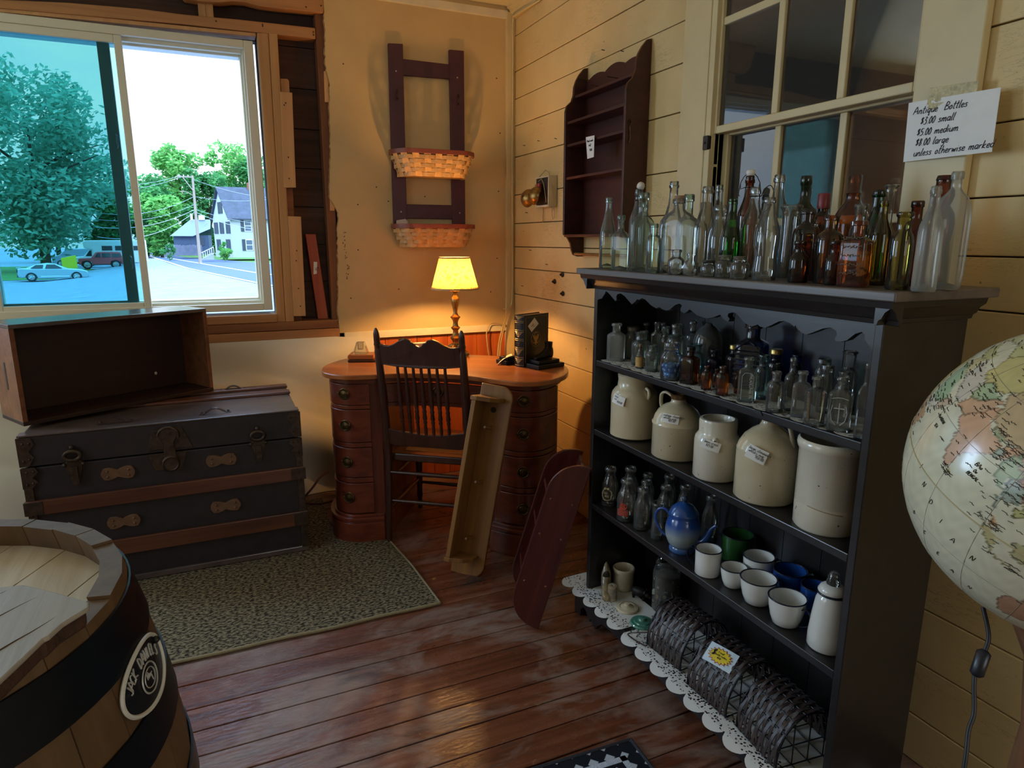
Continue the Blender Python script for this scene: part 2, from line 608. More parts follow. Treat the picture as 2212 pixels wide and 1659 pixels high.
M['lath'] = wood('pale_lath', C('#b98554'), C('#d0a06b'), 'z', 22, 1.1, 0.6)
M['sheath'] = wood('dark_sheathing', C('#33221c'), C('#54392b'), 'x', 26, 1.2, 0.8, stain=C('#6e5340'), stain_scale=5, stain_pos=(0.6, 0.8))
M['redwood'] = wood('orange_red_boards', C('#a1481d'), C('#c8652c'), 'z', 26, 1.2, 0.45, bmp=0.1)
M['vinyl'] = plain('cream_vinyl', C('#d8d2bd'), 0.35)
M['vinyl_grey'] = plain('grey_aluminium', C('#8c9299'), 0.4, 0.3)
M['nail'] = plain('dark_nail', C('#3a2f28'), 0.5, 0.6)
M['black'] = plain('black', C('#151313'), 0.5)
M['pane_tint'] = glass('tinted_window_pane', (0.58, 0.79, 0.80, 1), (0.52, 0.74, 0.76, 1), 0.01, 0, 0.25)
M['pane_old'] = glass('old_window_pane', (0.86, 0.85, 0.8, 1), (0.8, 0.78, 0.7, 1), 0.02, 0.02, 2.2)

# ================================================================ the room
YW, XW, ZC = 3.54, 1.585, 2.575


def floor_mat():
    m, nt, out = newmat('worn_red_brown_floor')
    p = principled(nt, out, 0.42, 0, 0.5)
    grain = noise(nt, coords(nt, (1.4, 26, 26)), 1.0, 5, 0.6, 0.4)
    r = ramp(nt, [(0.3, C('#4a2718')), (0.5, C('#6b3a24')), (0.72, C('#82503a'))])
    nt.links.new(grain, r.inputs['Fac'])
    c = r.outputs[0]
    worn = noise(nt, coords(nt, (1.2, 2.2, 1)), 2.0, 7, 0.7, 0.5)
    rw = ramp(nt, [(0.47, (0, 0, 0, 1)), (0.62, (0.85, 0.85, 0.85, 1))])
    nt.links.new(worn, rw.inputs['Fac'])
    c = mixc(nt, rw.outputs[0], c, C('#8c7668'))
    dk = noise(nt, coords(nt, (0.9, 2.0, 1)), 3.1, 4, 0.6, 0.3)
    rd = ramp(nt, [(0.60, (0, 0, 0, 1)), (0.70, (0.8, 0.8, 0.8, 1))])
    nt.links.new(dk, rd.inputs['Fac'])
    c = mixc(nt, rd.outputs[0], c, C('#35302f'))
    tan = noise(nt, coords(nt, (1.6, 3.4, 1)), 6.0, 5, 0.7, 0.8)
    rt = ramp(nt, [(0.66, (0, 0, 0, 1)), (0.72, (0.8, 0.8, 0.8, 1))])
    nt.links.new(tan, rt.inputs['Fac'])
    c = mixc(nt, rt.outputs[0], c, C('#a98450'))
    nt.links.new(c, p.inputs['Base Color'])
    rr = ramp(nt, [(0.3, (0.2, 0.2, 0.2, 1)), (0.75, (0.5, 0.5, 0.5, 1))])
    nt.links.new(worn, rr.inputs['Fac'])
    nt.links.new(rr.outputs[0], p.inputs['Roughness'])
    fine = noise(nt, coords(nt, (18, 60, 30)), 1.5, 5, 0.7, 1.0)
    bump(nt, p, fine, 0.35, 0.004)
    return m


M['floor'] = floor_mat()
mb = MB()
ys = [3.66]
known = [2.279, 2.169, 2.05, 1.924, 1.82, 1.716, 1.621, 1.529, 1.43]
y = 2.279
lst = []
while y < 3.6:
    y += 0.112
    lst.append(y)
lst = sorted(lst, reverse=True) + known
y = 1.43
while y > -2.2:
    y -= 0.105
    lst.append(y)
for a, b in zip(lst[:-1], lst[1:]):
    mb.box(-2.7, 1.62, b + 0.0022, a - 0.0022, -0.03, random.uniform(-0.0012, 0))
mb.box(-2.7, 1.62, -2.3, 3.7, -0.06, -0.032)
struct(mb.build('floor', M['floor'], bevel=0.0015, bseg=1))

mb = MB()
mb.box(-2.75, 1.7, -2.3, 3.7, ZC, ZC + 0.06)
struct(mb.build('ceiling', M['ceiling']))

# back wall: dark sheathing boards, wallboard, red lower boards
wb = sempty('wall_back')
hx0, hx1, hz0, hz1 = -0.955, 0.268, 0.985, 2.285
mb = MB()
z = 0.0
k = 0
while z < ZC:
    z2 = min(ZC, z + 0.19)
    segs = [(-2.75, 1.7)]
    lo, hi = z + 0.002, z2 - 0.002
    if hi <= hz0 or lo >= hz1:
        mb.box(-2.75, 1.7, 3.64, 3.665, lo, hi)
    else:
        for (a, b) in ((-2.75, hx0), (hx1, 1.7)):
            mb.box(a, b, 3.64, 3.665, lo, hi)
        if lo < hz0:
            mb.box(hx0, hx1, 3.64, 3.665, lo, hz0)
        if hi > hz1:
            mb.box(hx0, hx1, 3.64, 3.665, hz1, hi)
    z = z2
for (a, b, c, d) in ((-2.75, hx0, 0, ZC), (hx1, 1.7, 0, ZC), (hx0, hx1, 0, hz0), (hx0, hx1, hz1, ZC)):
    mb.box(a, b, 3.668, 3.70, c, d)
mb.build('sheathing_boards', M['sheath'], wb)
edge = [(0.582, ZC), (0.583, 2.3), (0.577, 2.19), (0.592, 2.10), (0.588, 2.03), (0.584, 1.9), (0.577, 1.75), (0.566, 1.60), (0.564, 1.555), (0.580, 1.535), (0.602, 1.49), (0.594, 1.40), (0.588, 1.25), (0.580, 1.10), (0.574, 0.98), (0.573, 0.87)]
rag = []
for (a, b) in zip(edge[:-1], edge[1:]):
    n = max(2, int((a[1] - b[1]) / 0.012))
    for i in range(n):
        t = i / n
        rag.append((a[0] + (b[0] - a[0]) * t + random.uniform(-0.0028, 0.0028), a[1] + (b[1] - a[1]) * t))
rag.append(edge[-1])
mb = MB()
mb.prism(rag + [(1.56, 0.87), (1.56, ZC)], 3.54, 3.553, 'xz')
mb.build('wallboard', M['wallboard'], wb)
mb = MB()
mb.prism([(p[0] - 0.004 + random.uniform(-0.002, 0.002), p[1]) for p in rag] + [(0.7, 0.87), (0.7, ZC)], 3.545, 3.5535, 'xz')
mb.build('torn_edge', M['fibre'], wb)
mb = MB()
x = 0.30
while x < 1.6:
    w = random.choice((0.085, 0.095, 0.09))
    mb.box(x + 0.001, min(x + w, 1.6) - 0.001, 3.552, 3.57, 0.0, 0.84)
    x += w
mb.build('lower_boards', M['redwood'], wb, bevel=0.002, bseg=1)
mb = MB()
for (x, z) in ((0.80, 1.62), (0.86, 1.55), (1.48, 2.21), (1.50, 1.93), (1.49, 1.62), (0.70, 1.53), (0.69, 1.30), (1.06, 1.58), (1.44, 1.06), (0.64, 1.05), (0.66, 2.2), (0.9, 1.09), (1.48, 1.25)):
    mb.box(x, x + 0.006, 3.5385, 3.541, z, z + 0.006)
for (x, z) in ((0.62, 1.32), (0.628, 1.27), (0.634, 1.22), (0.63, 1.17), (0.626, 1.37)):
    for q in range(6):
        a = x + random.uniform(-0.006, 0.006)
        b = z + random.uniform(-0.02, 0.02)
        mb.box(a, a + 0.003, 3.5385, 3.541, b, b + random.uniform(0.003, 0.008))
mb.build('wall_scuffs', M['nail'], wb)

# trims of the back wall
mb = MB()
mb.box(0.60, 1.535, 3.53, 3.552, 0.834, 0.872)
struct(mb.build('trim_1', M['trim_white'], bevel=0.002))
mb = MB()
mb.box(1.535, XW, 3.52, 3.552, 0.0, ZC - 0.03)
struct(mb.build('trim_2', M['trim_cream'], bevel=0.003))
mb = MB()
mb.box(0.583, 1.545, 3.525, 3.545, 2.512, 2.552)
struct(mb.build('trim_3', M['trim_white'], bevel=0.002))


def lumber(i, poly, y0, y1, mat, bevel=0.004):
    mb = MB()
    mb.prism(poly, y0, y1, 'xz')
    return struct(mb.build('trim_%d' % i, mat, bevel=bevel))


lumber(4, [(-0.10, ZC), (-0.06, 2.44), (-0.022, 2.402), (0.05, 2.40), (0.12, 2.405), (0.18, 2.418), (0.231, 2.421), (0.29, 2.413), (0.373, 2.413), (0.45, 2.416), (0.581, 2.42), (0.581, ZC)], 3.535, 3.60, M['stud_newx'])
lumber(5, [(-1.6, 2.262), (-0.711, 2.279), (-0.03, 2.302), (0.54, 2.306), (0.54, 2.355), (0.2, 2.350), (-0.026, 2.342), (-0.2, 2.343), (-0.468, 2.332), (-0.711, 2.311), (-1.6, 2.30)], 3.555, 3.635, M['stud_newx'])
lumber(6, [(-1.6, 2.25), (0.268, 2.288), (0.268, 2.303), (-1.6, 2.268)], 3.565, 3.64, M['lath'], 0.002)
lumber(7, [(0.029, 2.346), (0.060, 2.346), (0.062, ZC), (0.031, ZC)], 3.57, 3.64, M['stud_new'], 0.002)
lumber(8, [(0.0605, 2.346), (0.092, 2.346), (0.094, ZC), (0.0625, ZC)], 3.57, 3.64, M['stud_new'], 0.002)
lumber(9, [(0.266, 0.94), (0.308, 0.94), (0.323, 2.306), (0.273, 2.303)], 3.555, 3.635, M['stud_new'])
lumber(10, [(0.309, 0.94), (0.351, 0.94), (0.364, 2.310), (0.324, 2.308)], 3.555, 3.635, M['stud_new'])
lumber(11, [(0.366, 1.9), (0.405, 1.9), (0.406, 2.112), (0.399, 2.119), (0.366, 2.117)], 3.585, 3.63, M['lath'], 0.002)
lumber(12, [(0.346, 1.605), (0.402, 1.608), (0.413, 2.050), (0.357, 2.050)], 3.545, 3.585, M['lath'], 0.002)
lumber(13, [(0.352, 1.44), (0.388, 1.44), (0.392, 1.70), (0.362, 1.70)], 3.585, 3.625, M['plate_old'], 0.002)
lumber(14, [(0.350, 0.969), (0.409, 0.968), (0.417, 1.468), (0.354, 1.469)], 3.545, 3.585, M['lath'], 0.002)
lumber(15, [(0.352, 0.94), (0.392, 0.94), (0.392, 1.0), (0.352, 1.0)], 3.585, 3.63, M['stud_old'], 0.002)
lumber(16, [(0.546, 0.90), (0.585, 0.90), (0.60, 2.42), (0.542, 2.42)], 3.556, 3.638, M['stud_old'])
lumber(17, [(0.566, 2.02), (0.588, 2.02), (0.588, 2.16), (0.569, 2.163)], 3.548, 3.556, M['lath'], 0.001)
lumber(18, [(0.562, 1.50), (0.585, 1.50), (0.588, 1.60), (0.566, 1.605)], 3.548, 3.556, M['lath'], 0.001)
lumber(19, [(-1.6, 0.945), (0.267, 0.943), (0.268, 0.985), (-1.6, 0.985)], 3.54, 3.64, M['stud_newx'])
lumber(20, [(-1.6, 0.898), (0.575, 0.898), (0.578, 0.942), (-1.6, 0.944)], 3.545, 3.64, M['plate_old'])
lumber(21, [(-1.6, 0.852), (0.575, 0.852), (0.577, 0.896), (-1.6, 0.897)], 3.535, 3.64, M['stud_newx'])
# nail heads in the new lumber
mb = MB()
for (x, z, yy) in ((0.372, 1.99, 3.545), (0.379, 2.0, 3.545), (0.372, 1.65, 3.545), (0.375, 1.75, 3.545), (0.385, 1.30, 3.545), (0.379, 1.25, 3.545), (0.385, 1.02, 3.545), (0.381, 1.11, 3.545), (0.53, 2.335, 3.555), (0.53, 2.322, 3.555), (0.3, 2.34, 3.555), (0.3, 2.333, 3.555), (0.57, 2.45, 3.535), (0.5, 2.435, 3.535), (0.10, 2.33, 3.555)):
    mb.lathe([(0.0035, 0), (0.0035, 0.002)], 8, T(x, yy - 0.0003, z, PI / 2), cap1=True)
struct(mb.build('trim_22', M['nail']))

# window 1: sliding vinyl window
w1 = sempty('window_1')
W0, W1, Z0, Z1 = -0.945, 0.252, 1.003, 2.268


def ring(mb, x0, x1, z0, z1, wl, wr, wb_, wt, y0, y1):
    mb.box(x0, x0 + wl, y0, y1, z0, z1)
    mb.box(x1 - wr, x1, y0, y1, z0, z1)
    mb.box(x0 + wl, x1 - wr, y0, y1, z0, z0 + wb_)
    mb.box(x0 + wl, x1 - wr, y0, y1, z1 - wt, z1)


mb = MB()
ring(mb, W0, W1, Z0, Z1, 0.04, 0.042, 0.036, 0.036, 3.572, 3.60)
ring(mb, W0 + 0.006, W1 - 0.006, Z0 + 0.006, Z1 - 0.006, 0.045, 0.046, 0.045, 0.048, 3.60, 3.63)
ring(mb, W0 + 0.006, W1 - 0.006, Z0 + 0.006, Z1 - 0.006, 0.052, 0.055, 0.055, 0.058, 3.63, 3.70)
mb.build('frame', M['vinyl'], w1, bevel=0.003)
mb = MB()
ring(mb, -0.905, -0.292, 1.035, 2.232, 0.032, 0.031, 0.026, 0.034, 3.578, 3.600)
mb.build('sliding_sash', M['vinyl'], w1, bevel=0.003)
mb = MB()
mb.box(-0.876, -0.322, 3.587, 3.591, 1.06, 2.20)
mb.build('pane', M['pane_tint'], w1)
mb = MB()
ring(mb, -0.905, -0.345, 1.05, 2.225, 0.03, 0.048, 0.02, 0.022, 3.606, 3.628)
mb.build('screen_sash', M['vinyl_grey'], w1, bevel=0.002)
mb = MB()
mb.box(-0.876, -0.39, 3.614, 3.617, 1.07, 2.205)
mb.build('pane', M['pane_tint'], w1)
mb = MB()
for z in (1.79, 1.25):
    mb.tube([(-0.36, 3.607, z - 0.03), (-0.355, 3.598, z - 0.02), (-0.358, 3.596, z), (-0.355, 3.598, z + 0.02), (-0.36, 3.607, z + 0.03)], 0.004, 6)
mb.build('latch', M['vinyl_grey'], w1)

# vinyl ring added round the fill lamp out of view; no opening behind
fill_frame = sempty('fill_lamp_frame')
mb = MB()
ring(mb, -2.50, -1.54, 0.98, 2.32, 0.05, 0.05, 0.05, 0.05, 3.50, 3.56)
mb.build('frame', M['vinyl'], fill_frame, bevel=0.003)

# right wall of painted boards with the old sash window
wr = sempty('wall_right')
zs = [0.0, 0.13, 0.28, 0.43, 0.585, 0.74, 0.90, 1.049, 1.198, 1.318, 1.447, 1.604, 1.807, 1.972, 2.111, 2.252, 2.43, ZC]
oy0, oy1, oz0, oz1 = 1.148, 1.872, 1.12, 2.52
mb = MB()
for a, b in zip(zs[:-1], zs[1:]):
    dx = random.uniform(-0.001, 0.0015)
    lo, hi = a + 0.0018, b - 0.0018
    if hi <= oz0 or lo >= oz1:
        mb.box(XW + dx, XW + 0.02, -2.3, 3.56, lo, hi)
    else:
        mb.box(XW + dx, XW + 0.02, -2.3, oy0, lo, hi)
        mb.box(XW + dx, XW + 0.02, oy1, 3.56, lo, hi)
mb.build('wall_boards', M['board_cream'], wr, bevel=0.0025, bseg=2)
mb = MB()
for (a, b, c, d) in ((-2.3, oy0, 0, ZC), (oy1, 3.6, 0, ZC), (oy0, oy1, 0, oz0), (oy0, oy1, oz1, ZC)):
    mb.box(XW + 0.021, XW + 0.06, a, b, c, d)
mb.build('wall_backing', M['sheath'], wr)
mb = MB()
for (yy, z) in ((2.924, 1.093), (3.02, 1.84), (3.383, 1.852), (3.209, 1.853), (2.80, 1.95), (2.45, 2.10), (2.60, 2.14), (3.30, 1.30), (3.35, 1.5), (2.83, 1.35), (3.1, 1.23), (2.2, 1.30), (2.15, 1.38), (3.4, 1.1), (0.9, 1.0), (0.6, 1.2)):
    mb.tube([(XW + 0.005, yy, z), (XW - 0.012, yy + 0.004, z + 0.003)], 0.0016, 6)
for (yy, z) in ((2.932, 1.187), (3.015, 1.148), (2.924, 1.093)):
    mb.lathe([(0.012, 0), (0.014, 0.004), (0.008, 0.010), (0.004, 0.018)], 10, T(XW, yy, z, 0, -PI / 2), cap1=True)
mb.build('nails_and_hooks', M['nail'], wr)
# crown and the cable that runs down the corner
mb = MB()
mb.prism([(XW, 2.515), (XW - 0.012, 2.52), (XW - 0.014, 2.532), (XW - 0.028, 2.542), (XW - 0.032, 2.556), (XW - 0.045, 2.562), (XW - 0.047, ZC), (XW, ZC)], -2.2, 3.53, 'xz')
struct(mb.build('trim_23', M['trim_cream'], smooth=30))

w2 = sempty('window_2')
mb = MB()
mb.box(XW - 0.024, XW, 1.898, 2.035, 0.99, ZC - 0.01)
mb.build('casing', M['trim_cream'], w2, bevel=0.003)
mb = MB()
mb.box(XW - 0.024, XW, 1.0, 1.148, 0.99, ZC - 0.01)
mb.build('casing', M['trim_cream'], w2, bevel=0.003)
mb = MB()
mb.box(XW - 0.02, XW + 0.1, 1.872, 1.898, 1.1, 2.54)
mb.box(XW, XW + 0.1, 1.14, 1.150, 1.1, 2.54)
mb.box(XW - 0.03, XW + 0.1, 1.0, 2.02, 1.07, 1.12)
mb.build('jamb', M['trim_cream'], w2, bevel=0.002)


def sash(mb, x0, x1, ya, yb, za, zb, stile, rb, rt, ymun, zmun, mw=0.024):
    mb.box(x0, x1, ya, ya + stile, za, zb)
    mb.box(x0, x1, yb - stile, yb, za, zb)
    mb.box(x0, x1, ya + stile, yb - stile, za, za + rb)
    mb.box(x0, x1, ya + stile, yb - stile, zb - rt, zb)
    for q in ymun:
        mb.box(x0 + 0.004, x1 - 0.004, q - mw / 2, q + mw / 2, za + rb, zb - rt)
    for q in zmun:
        mb.box(x0 + 0.006, x1 - 0.006, ya + stile, yb - stile, q - mw / 2, q + mw / 2)


mb = MB()
sash(mb, 1.580, 1.612, 1.140, 1.888, 1.705, 2.50, 0.025, 0.024, 0.04, (1.612, 1.378), (2.052,))
mb.build('upper_sash', M['trim_cream'], w2, bevel=0.003)
mb = MB()
sash(mb, 1.622, 1.655, 1.150, 1.872, 1.11, 1.728, 0.025, 0.06, 0.028, (1.632, 1.395), (1.41,))
mb.build('lower_sash', M['trim_cream'], w2, bevel=0.003)
mb = MB()
mb.box(1.594, 1.597, 1.16, 1.868, 1.725, 2.47)
mb.build('pane', M['pane_old'], w2)
mb = MB()
mb.box(1.637, 1.640, 1.17, 1.852, 1.16, 1.705)
mb.build('pane', M['pane_old'], w2)
mb = MB()
mb.box(XW - 0.03, XW - 0.012, 1.872, 1.895, 1.655, 1.70)
mb.lathe([(0.004, 0), (0.004, 0.004)], 8, T(XW - 0.03, 1.884, 1.677, 0, -PI / 2), cap1=True)
mb.build('sash_stop', M['nail'], w2, bevel=0.002)
# the dim room on the other side of the old window
M['beyond'] = plain('dim_plaster', C('#b39a7c'), 0.8, var=0.3, vscale=3)
M['beyond_post'] = wood('dim_post', C('#5a3c26'), C('#7b5636'), 'z', 20, 1.2)
mb = MB()
mb.box(2.9, 2.95, 0.2, 3.2, 0, ZC)
mb.box(XW + 0.06, 2.9, 3.2, 3.25, 0, ZC)
mb.box(XW + 0.06, 2.9, 0.15, 0.2, 0, ZC)
mb.box(XW + 0.06, 2.95, 0.15, 3.25, ZC, ZC + 0.04)
mb.box(XW + 0.06, 2.95, 0.15, 3.25, -0.05, 0)
struct(mb.build('wall_beyond', M['beyond']))
mb = MB()
mb.box(2.1, 2.2, 1.95, 2.05, 0, ZC)
bl_ = bpy.data.lights.new('beyond_fill', 'POINT')  # added fill to brighten what shows through the old panes
bl_.energy = 9
bl_.color = (1.0, 0.75, 0.5)
bl_.shadow_soft_size = 0.1
bo_ = bpy.data.objects.new('beyond_fill', bl_)
COL.objects.link(bo_)
bo_.location = (2.2, 0.7, 2.3)
struct(mb.build('column_beyond', M['beyond_post'], bevel=0.004))
# walls behind the viewpoint, each with an opening cut for its fill lamp
mb = MB()
for (a, b, c, d) in ((-2.3, 0.98, 0, ZC), (2.12, 3.7, 0, ZC), (0.98, 2.12, 0, 0.98), (0.98, 2.12, 2.32, ZC)):
    mb.box(-2.6, -2.5, a, b, c, d)
struct(mb.build('wall_left', M['board_cream']))
mb = MB()
for (a, b, c, d) in ((-2.6, 0.09, 0, ZC), (1.41, 1.65, 0, ZC), (0.09, 1.41, 0, 1.08), (0.09, 1.41, 2.32, ZC)):
    mb.box(a, b, -2.1, -2.0, c, d)
struct(mb.build('wall_front', M['wallboard']))

# ================================================================ materials of the furniture
M['mahog'] = wood('reddish_mahogany', C('#4a1d12'), C('#74341f'), 'z', 30, 1.2, 0.32, 0.5, 0.25, 0.06)
M['mahog_top'] = wood('orange_brown_desk_top', C('#8f4a22'), C('#b86c36'), 'x', 26, 1.3, 0.3, 0.5, 0.3, 0.05)
M['mahog_x'] = wood('reddish_mahogany_across', C('#4f2014'), C('#7a3822'), 'x', 30, 1.2, 0.3, 0.5, 0.25, 0.06)
M['chair'] = wood('dark_walnut', C('#2c1610'), C('#4a261a'), 'z', 40, 1.2, 0.33, 0.5, 0.2, 0.05)
M['brass_dark'] = plain('tarnished_brass', C('#5e4a2c'), 0.38, 0.9, var=0.35, vscale=60)
M['brass'] = plain('aged_brass', C('#9c7b45'), 0.35, 0.85, var=0.3, vscale=70)
M['pine'] = wood('stained_pine', C('#6e4620'), C('#94652f'), 'z', 26, 1.0, 0.42, 0.5, 0.1, 0.12, stain=C('#5c3716'), stain_scale=4, stain_pos=(0.66, 0.78))
M['maroon'] = wood('dark_cherry_stain', C('#3d1613'), C('#5c2620'), 'z', 34, 1.0, 0.3, 0.5, 0.25, 0.06)
M['burgundy'] = plain('burgundy_paint', C('#4a1f2a'), 0.42, var=0.12, vscale=14)
M['shelfdark'] = wood('red_brown_pine_stain', C('#2e120b'), C('#4a1d12'), 'y', 26, 1.1, 0.42, 0.45, 0.1, 0.06)
M['cab'] = wood('black_brown_cabinet', C('#141213'), C('#262121'), 'y', 30, 1.2, 0.34, 0.5, 0.15, 0.08, stain=C('#352d27'), stain_scale=3, stain_pos=(0.55, 0.8))
M['cab_top'] = wood('rubbed_cabinet_top', C('#4a423d'), C('#6d6157'), 'y', 26, 1.1, 0.4, 0.5, 0.05, 0.08)
M['trunk'] = plain('worn_trunk_canvas', C('#261b1a'), 0.55, var=0.4, vscale=26, bmp=0.3, bscale=160)
M['trunk_wood'] = wood('trunk_slat', C('#472516'), C('#6b3d25'), 'x', 26, 1.3, 0.4, 0.5, 0.1, 0.12, stain=C('#2c1812'), stain_scale=5)
M['trunk_top'] = plain('worn_trunk_lid', C('#55453f'), 0.3, 0, 0.7, var=0.35, vscale=12, coat=0.5, bmp=0.15, bscale=90)
M['iron'] = plain('rusty_iron', C('#4a3a2e'), 0.45, 0.6, var=0.45, vscale=50, bmp=0.2)
M['leather'] = plain('old_leather', C('#6b4a30'), 0.55, var=0.3, vscale=40)
M['crate'] = wood('brown_crate', C('#5a3420'), C('#8a5735'), 'x', 22, 1.2, 0.4, 0.4, 0.05, 0.1)
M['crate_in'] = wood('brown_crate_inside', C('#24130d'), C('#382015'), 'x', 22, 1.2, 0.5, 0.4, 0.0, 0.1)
M['oak'] = wood('barrel_oak', C('#553f2a'), C('#75593b'), 'z', 26, 1.2, 0.5, 0.4, 0, 0.12, stain=C('#4a331f'), stain_scale=3, stain_pos=(0.6, 0.85))
M['oak_head'] = wood('barrel_head_oak', C('#b79c74'), C('#d8c6a6'), 'y', 34, 1.4, 0.4, 0.5, 0, 0.2)
M['hoop'] = plain('dark_steel_hoop', C('#20252e'), 0.35, 0.7, var=0.2, vscale=30)
M['grey_board'] = wood('weathered_grey_board', C('#8d8375'), C('#b9b0a2'), 'y', 20, 1.0, 0.5, 0.4, 0, 0.25)
M['bark'] = plain('dark_bark_edge', C('#4a3020'), 0.8, var=0.4, vscale=40, bmp=0.8)
M['white_paint'] = plain('white_paint_rim', C('#d9d6cc'), 0.4)
M['navy_plate'] = plain('dark_badge_face', C('#12141c'), 0.35)
M['silver'] = plain('pale_silver_print', C('#b8b6b0'), 0.45, 0.2)
M['paper'] = plain('white_paper', C('#e9e6df'), 0.65, var=0.04, vscale=20)
M['ink'] = plain('blue_black_ink', C('#1c1d33'), 0.5)
M['ink_grey'] = plain('grey_ink', C('#5a5870'), 0.6)
M['tape'] = plain('crinkled_clear_tape', C('#c9b986'), 0.15, 0.0, 0.8, var=0.3, vscale=120, bmp=0.9, bscale=260)


def cloth_mat():
    m, nt, out = newmat('cream_satin_cloth')
    p = principled(nt, out, 0.38, 0, 0.4)
    p.inputs['Base Color'].default_value = C('#d8cdb6')
    p.inputs['Sheen Weight'].default_value = 0.2
    bump(nt, p, noise(nt, coords(nt, (1, 1, 1)), 9, 3), 0.15, 0.02)
    return m


M['cloth'] = cloth_mat()

# ---------------------------------------------------------------- cloth hung along the lower wall


def cloth_fn(u, v):
    x = -2.2 + 2.95 * u
    top = 0.856 if x < 0.55 else 0.856 - (x - 0.55) * 0.1
    z = top * (1 - v) + 0.004 * v
    d = 0.008 + 0.03 * v
    d += 0.045 * max(0, math.sin(9.5 * (z + 0.42 * (x - 0.7)))) * min(1, v * 5) * (0.4 + 0.6 * min(1, abs(x - 0.72)))
    d += 0.020 * math.sin(17 * (z * 0.8 + 0.30 * x) + 1.3) * min(1, v * 4) * (1 - 0.3 * v)
    d += 0.022 * math.sin(11 * x + 4 * z) * v * v
    return (x, 3.53 - max(0.0, min(0.10, d)), z)


mb = MB()
mb.sheet(150, 60, cloth_fn)
o = mb.build('wall_drape', M['cloth'], smooth=180)
tag(o, 'cream satin cloth hung in slack folds along the wall below the big window', 'drape')

# ---------------------------------------------------------------- steamer trunk
TX0, TX1, TY0, TY1, TH = -0.712, 0.272, 2.822, 3.42, 0.65
tr = thing('steamer_trunk', 'large dark steamer trunk with wooden slats and rusty hardware under the window', 'trunk', (-0.22, 3.12, 0))
ox, oy = -0.22, 3.12
x0, x1, y0, y1 = TX0 - ox, TX1 - ox, TY0 - oy, TY1 - oy
mb = MB()
mb.box(x0 + 0.006, x1 - 0.006, y0 + 0.006, y1 - 0.006, 0.012, 0.528)
mb.build('body', M['trunk'], tr, bevel=0.006)
lid = MB()
lid.box(x0 + 0.002, x1 - 0.002, y0 + 0.002, y1 - 0.002, 0.533, 0.648)
lid = lid.build('lid', M['trunk_top'], tr, bevel=0.008)
mb = MB()
mb.box(x0, x1, y0, y0 + 0.004, 0.535, 0.645)
mb.build('lid_front', M['trunk'], lid)
for (za, zb) in ((0.345, 0.402), (0.135, 0.20)):
    mb = MB()
    mb.box(x0 - 0.008, x1 + 0.008, y0 - 0.012, y0 + 0.004, za, zb)
    mb.build('slat', M['trunk_wood'], tr, bevel=0.003)
    for xx in (x0 - 0.01, x1 - 0.05):
        mb = MB()
        mb.box(xx, xx + 0.06, y0 - 0.0145, y0 - 0.010, za + 0.002, zb - 0.002)
        mb.build('slat_cap', M['iron'], tr, bevel=0.002)
for (ya, yb) in ((0.04, 0.095), (0.18, 0.235)):
    mb = MB()
    mb.box(x0, x1, ya, yb, TH - 0.002, TH + 0.010)
    mb.build('slat', M['trunk_wood'], lid, bevel=0.003)
mb = MB()
mb.box(x0, x1, y0 - 0.003, y0 + 0.05, TH - 0.003, TH + 0.004)
mb.box(x0 - 0.003, x0 + 0.01, y0 - 0.004, y1, 0.012, 0.03)
mb.box(x0 - 0.003, x1 + 0.003, y0 - 0.004, y0 + 0.01, 0.012, 0.035)
mb.build('edge_binding', M['trunk_top'], tr, bevel=0.002)
for xx in (x0 - 0.002, x1 - 0.026):
    mb = MB()
    mb.box(xx, xx + 0.028, y0 - 0.004, y0 + 0.01, 0.03, 0.53)
    for q in range(12):
        mb.ball((xx + 0.014, y0 - 0.004, 0.06 + q * 0.04), 0.004, 8, 5)
    mb.build('corner_strip', M['iron'], tr, bevel=0.002)
for (cx, s) in ((x0, 1), (x1, -1)):
    for (cz, h) in ((0.59, 0.055), (0.49, 0.04)):
        mb = MB()
        pl = [(0, -h), (0.03, -h), (0.05, -h * 0.4), (0.035, 0), (0.055, h * 0.5), (0.045, h), (0, h)]
        mb.prism([(cx + s * (a - 0.004), cz + b) for a, b in pl], y0 - 0.006, y0 + 0.004, 'xz')
        for q in ((0.012, -h * 0.6), (0.03, -h * 0.5), (0.015, h * 0.6), (0.035, h * 0.6)):
            mb.ball((cx + s * q[0], y0 - 0.006, cz + q[1]), 0.005, 8, 5)
        mb.build('corner_iron', M['iron'], tr, bevel=0.0015)
lx = -0.225 - ox
lk = MB()
lk.prism([(lx - 0.08, 0.54), (lx - 0.055, 0.625), (lx + 0.05, 0.63), (lx + 0.085, 0.54), (lx + 0.055, 0.545), (lx - 0.05, 0.545)], y0 - 0.005, y0 + 0.004, 'xz')
lk.prism([(lx - 0.08, 0.53), (lx - 0.06, 0.462), (lx + 0.04, 0.452), (lx + 0.06, 0.53)], y0 - 0.005, y0 + 0.004, 'xz')
lk = lk.build('lock_plate', M['iron'], tr, bevel=0.002)
mb = MB()
mb.prism([(lx - 0.025, 0.50), (lx + 0.025, 0.50), (lx + 0.018, 0.57), (lx + 0.035, 0.60), (lx + 0.03, 0.625), (lx, 0.638), (lx - 0.03, 0.625), (lx - 0.035, 0.60), (lx - 0.018, 0.57)], y0 - 0.016, y0 - 0.005, 'xz')
mb.build('hasp', M['iron'], lk, bevel=0.004)
mb = MB()
mb.lathe([(0.033, 0), (0.033, 0.012), (0.027, 0.018), (0.024, 0.015), (0, 0.014)], 20, T(lx, y0 - 0.004, 0.487, PI / 2))
mb.build('lock', M['iron'], lk, smooth=30)
mb = MB()
